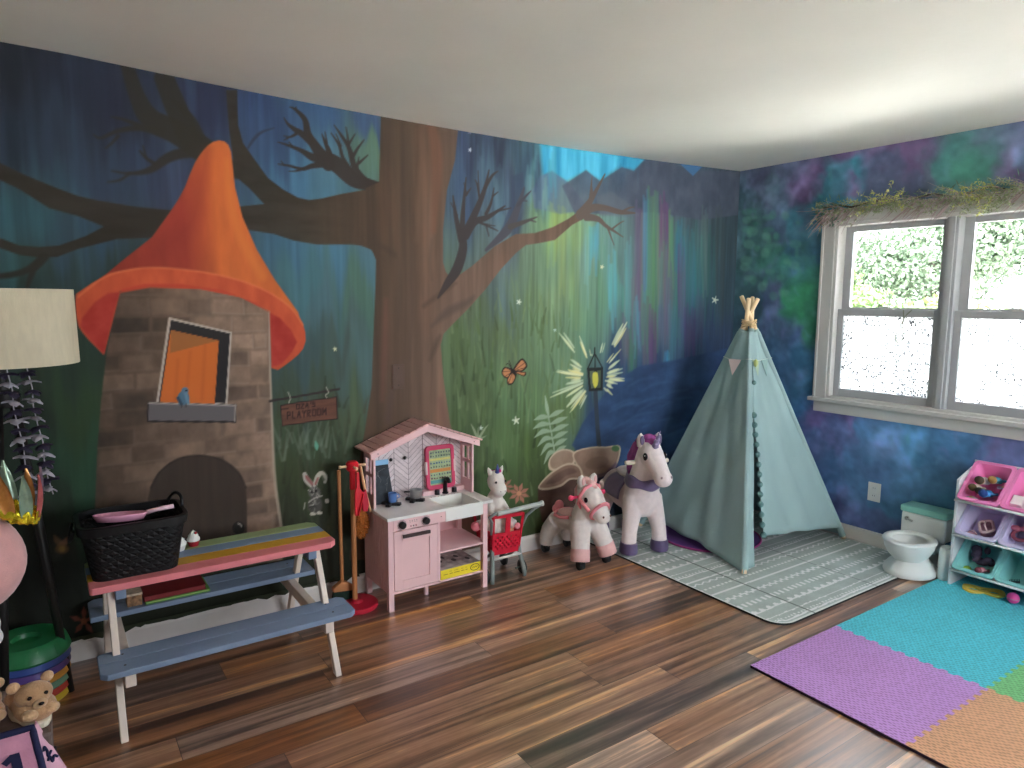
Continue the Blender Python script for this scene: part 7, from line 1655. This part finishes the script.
# ================================================================== OUTSIDE
bm = BM(); box(bm, (-40,-40,-.9), (60,40,-.7)); struct('ground_outside', bm, M('pale bounce ground', (222,218,208), .9, .08, 2, g=1.1))  # unseen ground, made pale to bounce daylight up to the ceiling
leafy = [M('leaf pale', (104,124,78), .8, .35, 3, g=1), M('leaf grey green', (102,118,96), .8, .35, 3, g=1), M('leaf yellow green', (116,132,78), .8, .35, 3, g=1)]
def tree(name, label, x, y, crowns, mat, n, seed, group='trees outside the window'):
    R = random.Random(seed); t = Thing(name, label, 'tree', (x,y,-.7), group=None)
    bm = BM(); zc = crowns[0][2]
    tube(bm, [(x,y,-.7),(x+.1,y+.05,zc*.5),(x,y,zc)], [.2,.15,.08], 8); tr = t.p('trunk', bm, M('tree bark', (60,54,48), .9, .2, 5), smooth=True)
    bm = BM()
    for cx, cy, cz, r in crowns:
        for i in range(n):
            a, b = R.uniform(0, 2*PI), math.acos(R.uniform(-1,1)); rr = r*R.uniform(.35,1.0)
            p = Vector((x+cx+rr*math.sin(b)*math.cos(a), y+cy+rr*math.sin(b)*math.sin(a), cz+rr*.85*math.cos(b)))
            d = Vector((R.uniform(-1,1), R.uniform(-1,1), R.uniform(-1,1))).normalized(); e = d.cross(Vector((R.uniform(-1,1),R.uniform(-1,1),R.uniform(-1,1)))).normalized()
            L = R.uniform(.08,.15); w = L*.6
            q = [p, p+d*L*.5+e*w*.5, p+d*L, p+d*L*.5-e*w*.5]
            bm.faces.new([bm.verts.new(v) for v in q])
    f = t.p('foliage', bm, mat)
    return t
tree('bushy_tree', 'pale green bushy tree seen through the left upper window pane', 9.2, 5.3, [(0,0,1.2,1.5),(.3,1.3,.9,1.3),(-.2,-1.2,.8,1.2),(.2,.3,2.3,.9),(0,2.2,.3,1.0)], leafy[0], 8500, 1)
tree('bushy_tree', 'yellow green tree low in the right upper window pane', 8.6, 1.2, [(0,0,.5,1.2),(.2,1.2,.7,1.1),(0,-1.1,.4,1.1),(.3,-2.2,.4,1.0)], leafy[2], 6500, 2)
tree('tall_tree', 'grey green taller tree behind, in the right upper window pane', 12.6, 4.4, [(0,0,2.6,1.7),(.2,1.6,2.2,1.5),(0,-1.5,3.1,1.3),(.2,-.2,4.2,1.2),(0,2.6,1.2,1.3),(.1,-2.7,3.7,1.2)], leafy[1], 8000, 3)
# neighbour's roof between the trees
hx, hy = 15.5, -.9
h = Thing('neighbour_house', 'white gabled house roof glimpsed between trees at the right pane', 'house', (hx,hy,-.7))
bm = BM(); box(bm, (hx,hy-3,-.7), (hx+5,hy+1.6,1.75)); wl = h.p('wall', bm, M('house siding', (205,205,205), .7, g=1.2))
bm = BM(); prism(bm, [(hy-3.5,1.65),(hy+2.1,1.65),(hy+2.0,1.95),(hy-.6,3.9),(hy-3.4,1.95)], 5.4, 'yz', hx-.2); h.p('roof', bm, M('house roof', (196,198,202), .8, .08, 4))
bm = BM(); box(bm, (hx-.03,hy-.4,0.2), (hx+.02,hy+.5,1.3)); h.p('house_window', bm, M('house glass', (80,90,100), .2))

# ================================================================== LIGHT AND CAMERA
w = bpy.data.worlds.new('overcast'); bpy.context.scene.world = w; w.use_nodes = True
nt = w.node_tree; bg = nt.nodes['Background']
tc = nt.nodes.new('ShaderNodeTexCoord'); sp = nt.nodes.new('ShaderNodeSeparateXYZ'); nt.links.new(tc.outputs['Generated'], sp.inputs[0])
rp = nt.nodes.new('ShaderNodeValToRGB'); rp.color_ramp.elements[0].position = .0; rp.color_ramp.elements[0].color = (.92,.95,1,1); rp.color_ramp.elements[1].position = 1; rp.color_ramp.elements[1].color = (.80,.90,1,1)
nt.links.new(sp.outputs[2], rp.inputs['Fac']); nt.links.new(rp.outputs[0], bg.inputs[0]); bg.inputs[1].default_value = SKY
sl = bpy.data.lights.new('sun', 'SUN'); sl.energy = SUN; sl.angle = .02; so = bpy.data.objects.new('sun', sl); C.objects.link(so); so.rotation_euler = Vector((-.45,.25,.86)).to_track_quat('Z','Y').to_euler()
def portal(name, loc, rot, sx, sy):
    l = bpy.data.lights.new(name, 'AREA'); l.shape = 'RECTANGLE'; l.size = sx; l.size_y = sy; l.cycles.is_portal = True
    o = bpy.data.objects.new(name, l); C.objects.link(o); o.location = loc; o.rotation_euler = rot
portal('window_portal', (.14, -1.45, 1.46), (0, PI/2, 0), 1.14, 1.4)
portal('front_portal', ((FW0+FW1)/2, Y0-.09, (FZ0+FZ1)/2), (PI/2, 0, 0), FW1-FW0, FZ1-FZ0)
cam = bpy.data.cameras.new('camera'); co = bpy.data.objects.new('camera', cam); C.objects.link(co)
cam.sensor_width = 36; cam.lens = CAM_F*36/1024; cam.clip_start = .05; cam.clip_end = 200
m = Matrix((CR, CU, -CFW)).transposed().to_4x4(); m.translation = CAM_POS; co.matrix_world = m
sc = bpy.context.scene; sc.camera = co
sc.view_settings.view_transform = 'Standard'; sc.view_settings.look = 'None'; sc.view_settings.gamma = 1; sc.view_settings.use_curve_mapping = False
sc.view_settings.exposure = EXPO
sc.cycles.use_denoising = True
try: sc.cycles.denoiser = 'OPENIMAGEDENOISE'
except Exception: pass
sc.cycles.max_bounces = 10; sc.cycles.diffuse_bounces = 6; sc.cycles.transparent_max_bounces = 16
sc.cycles.sample_clamp_indirect = 8
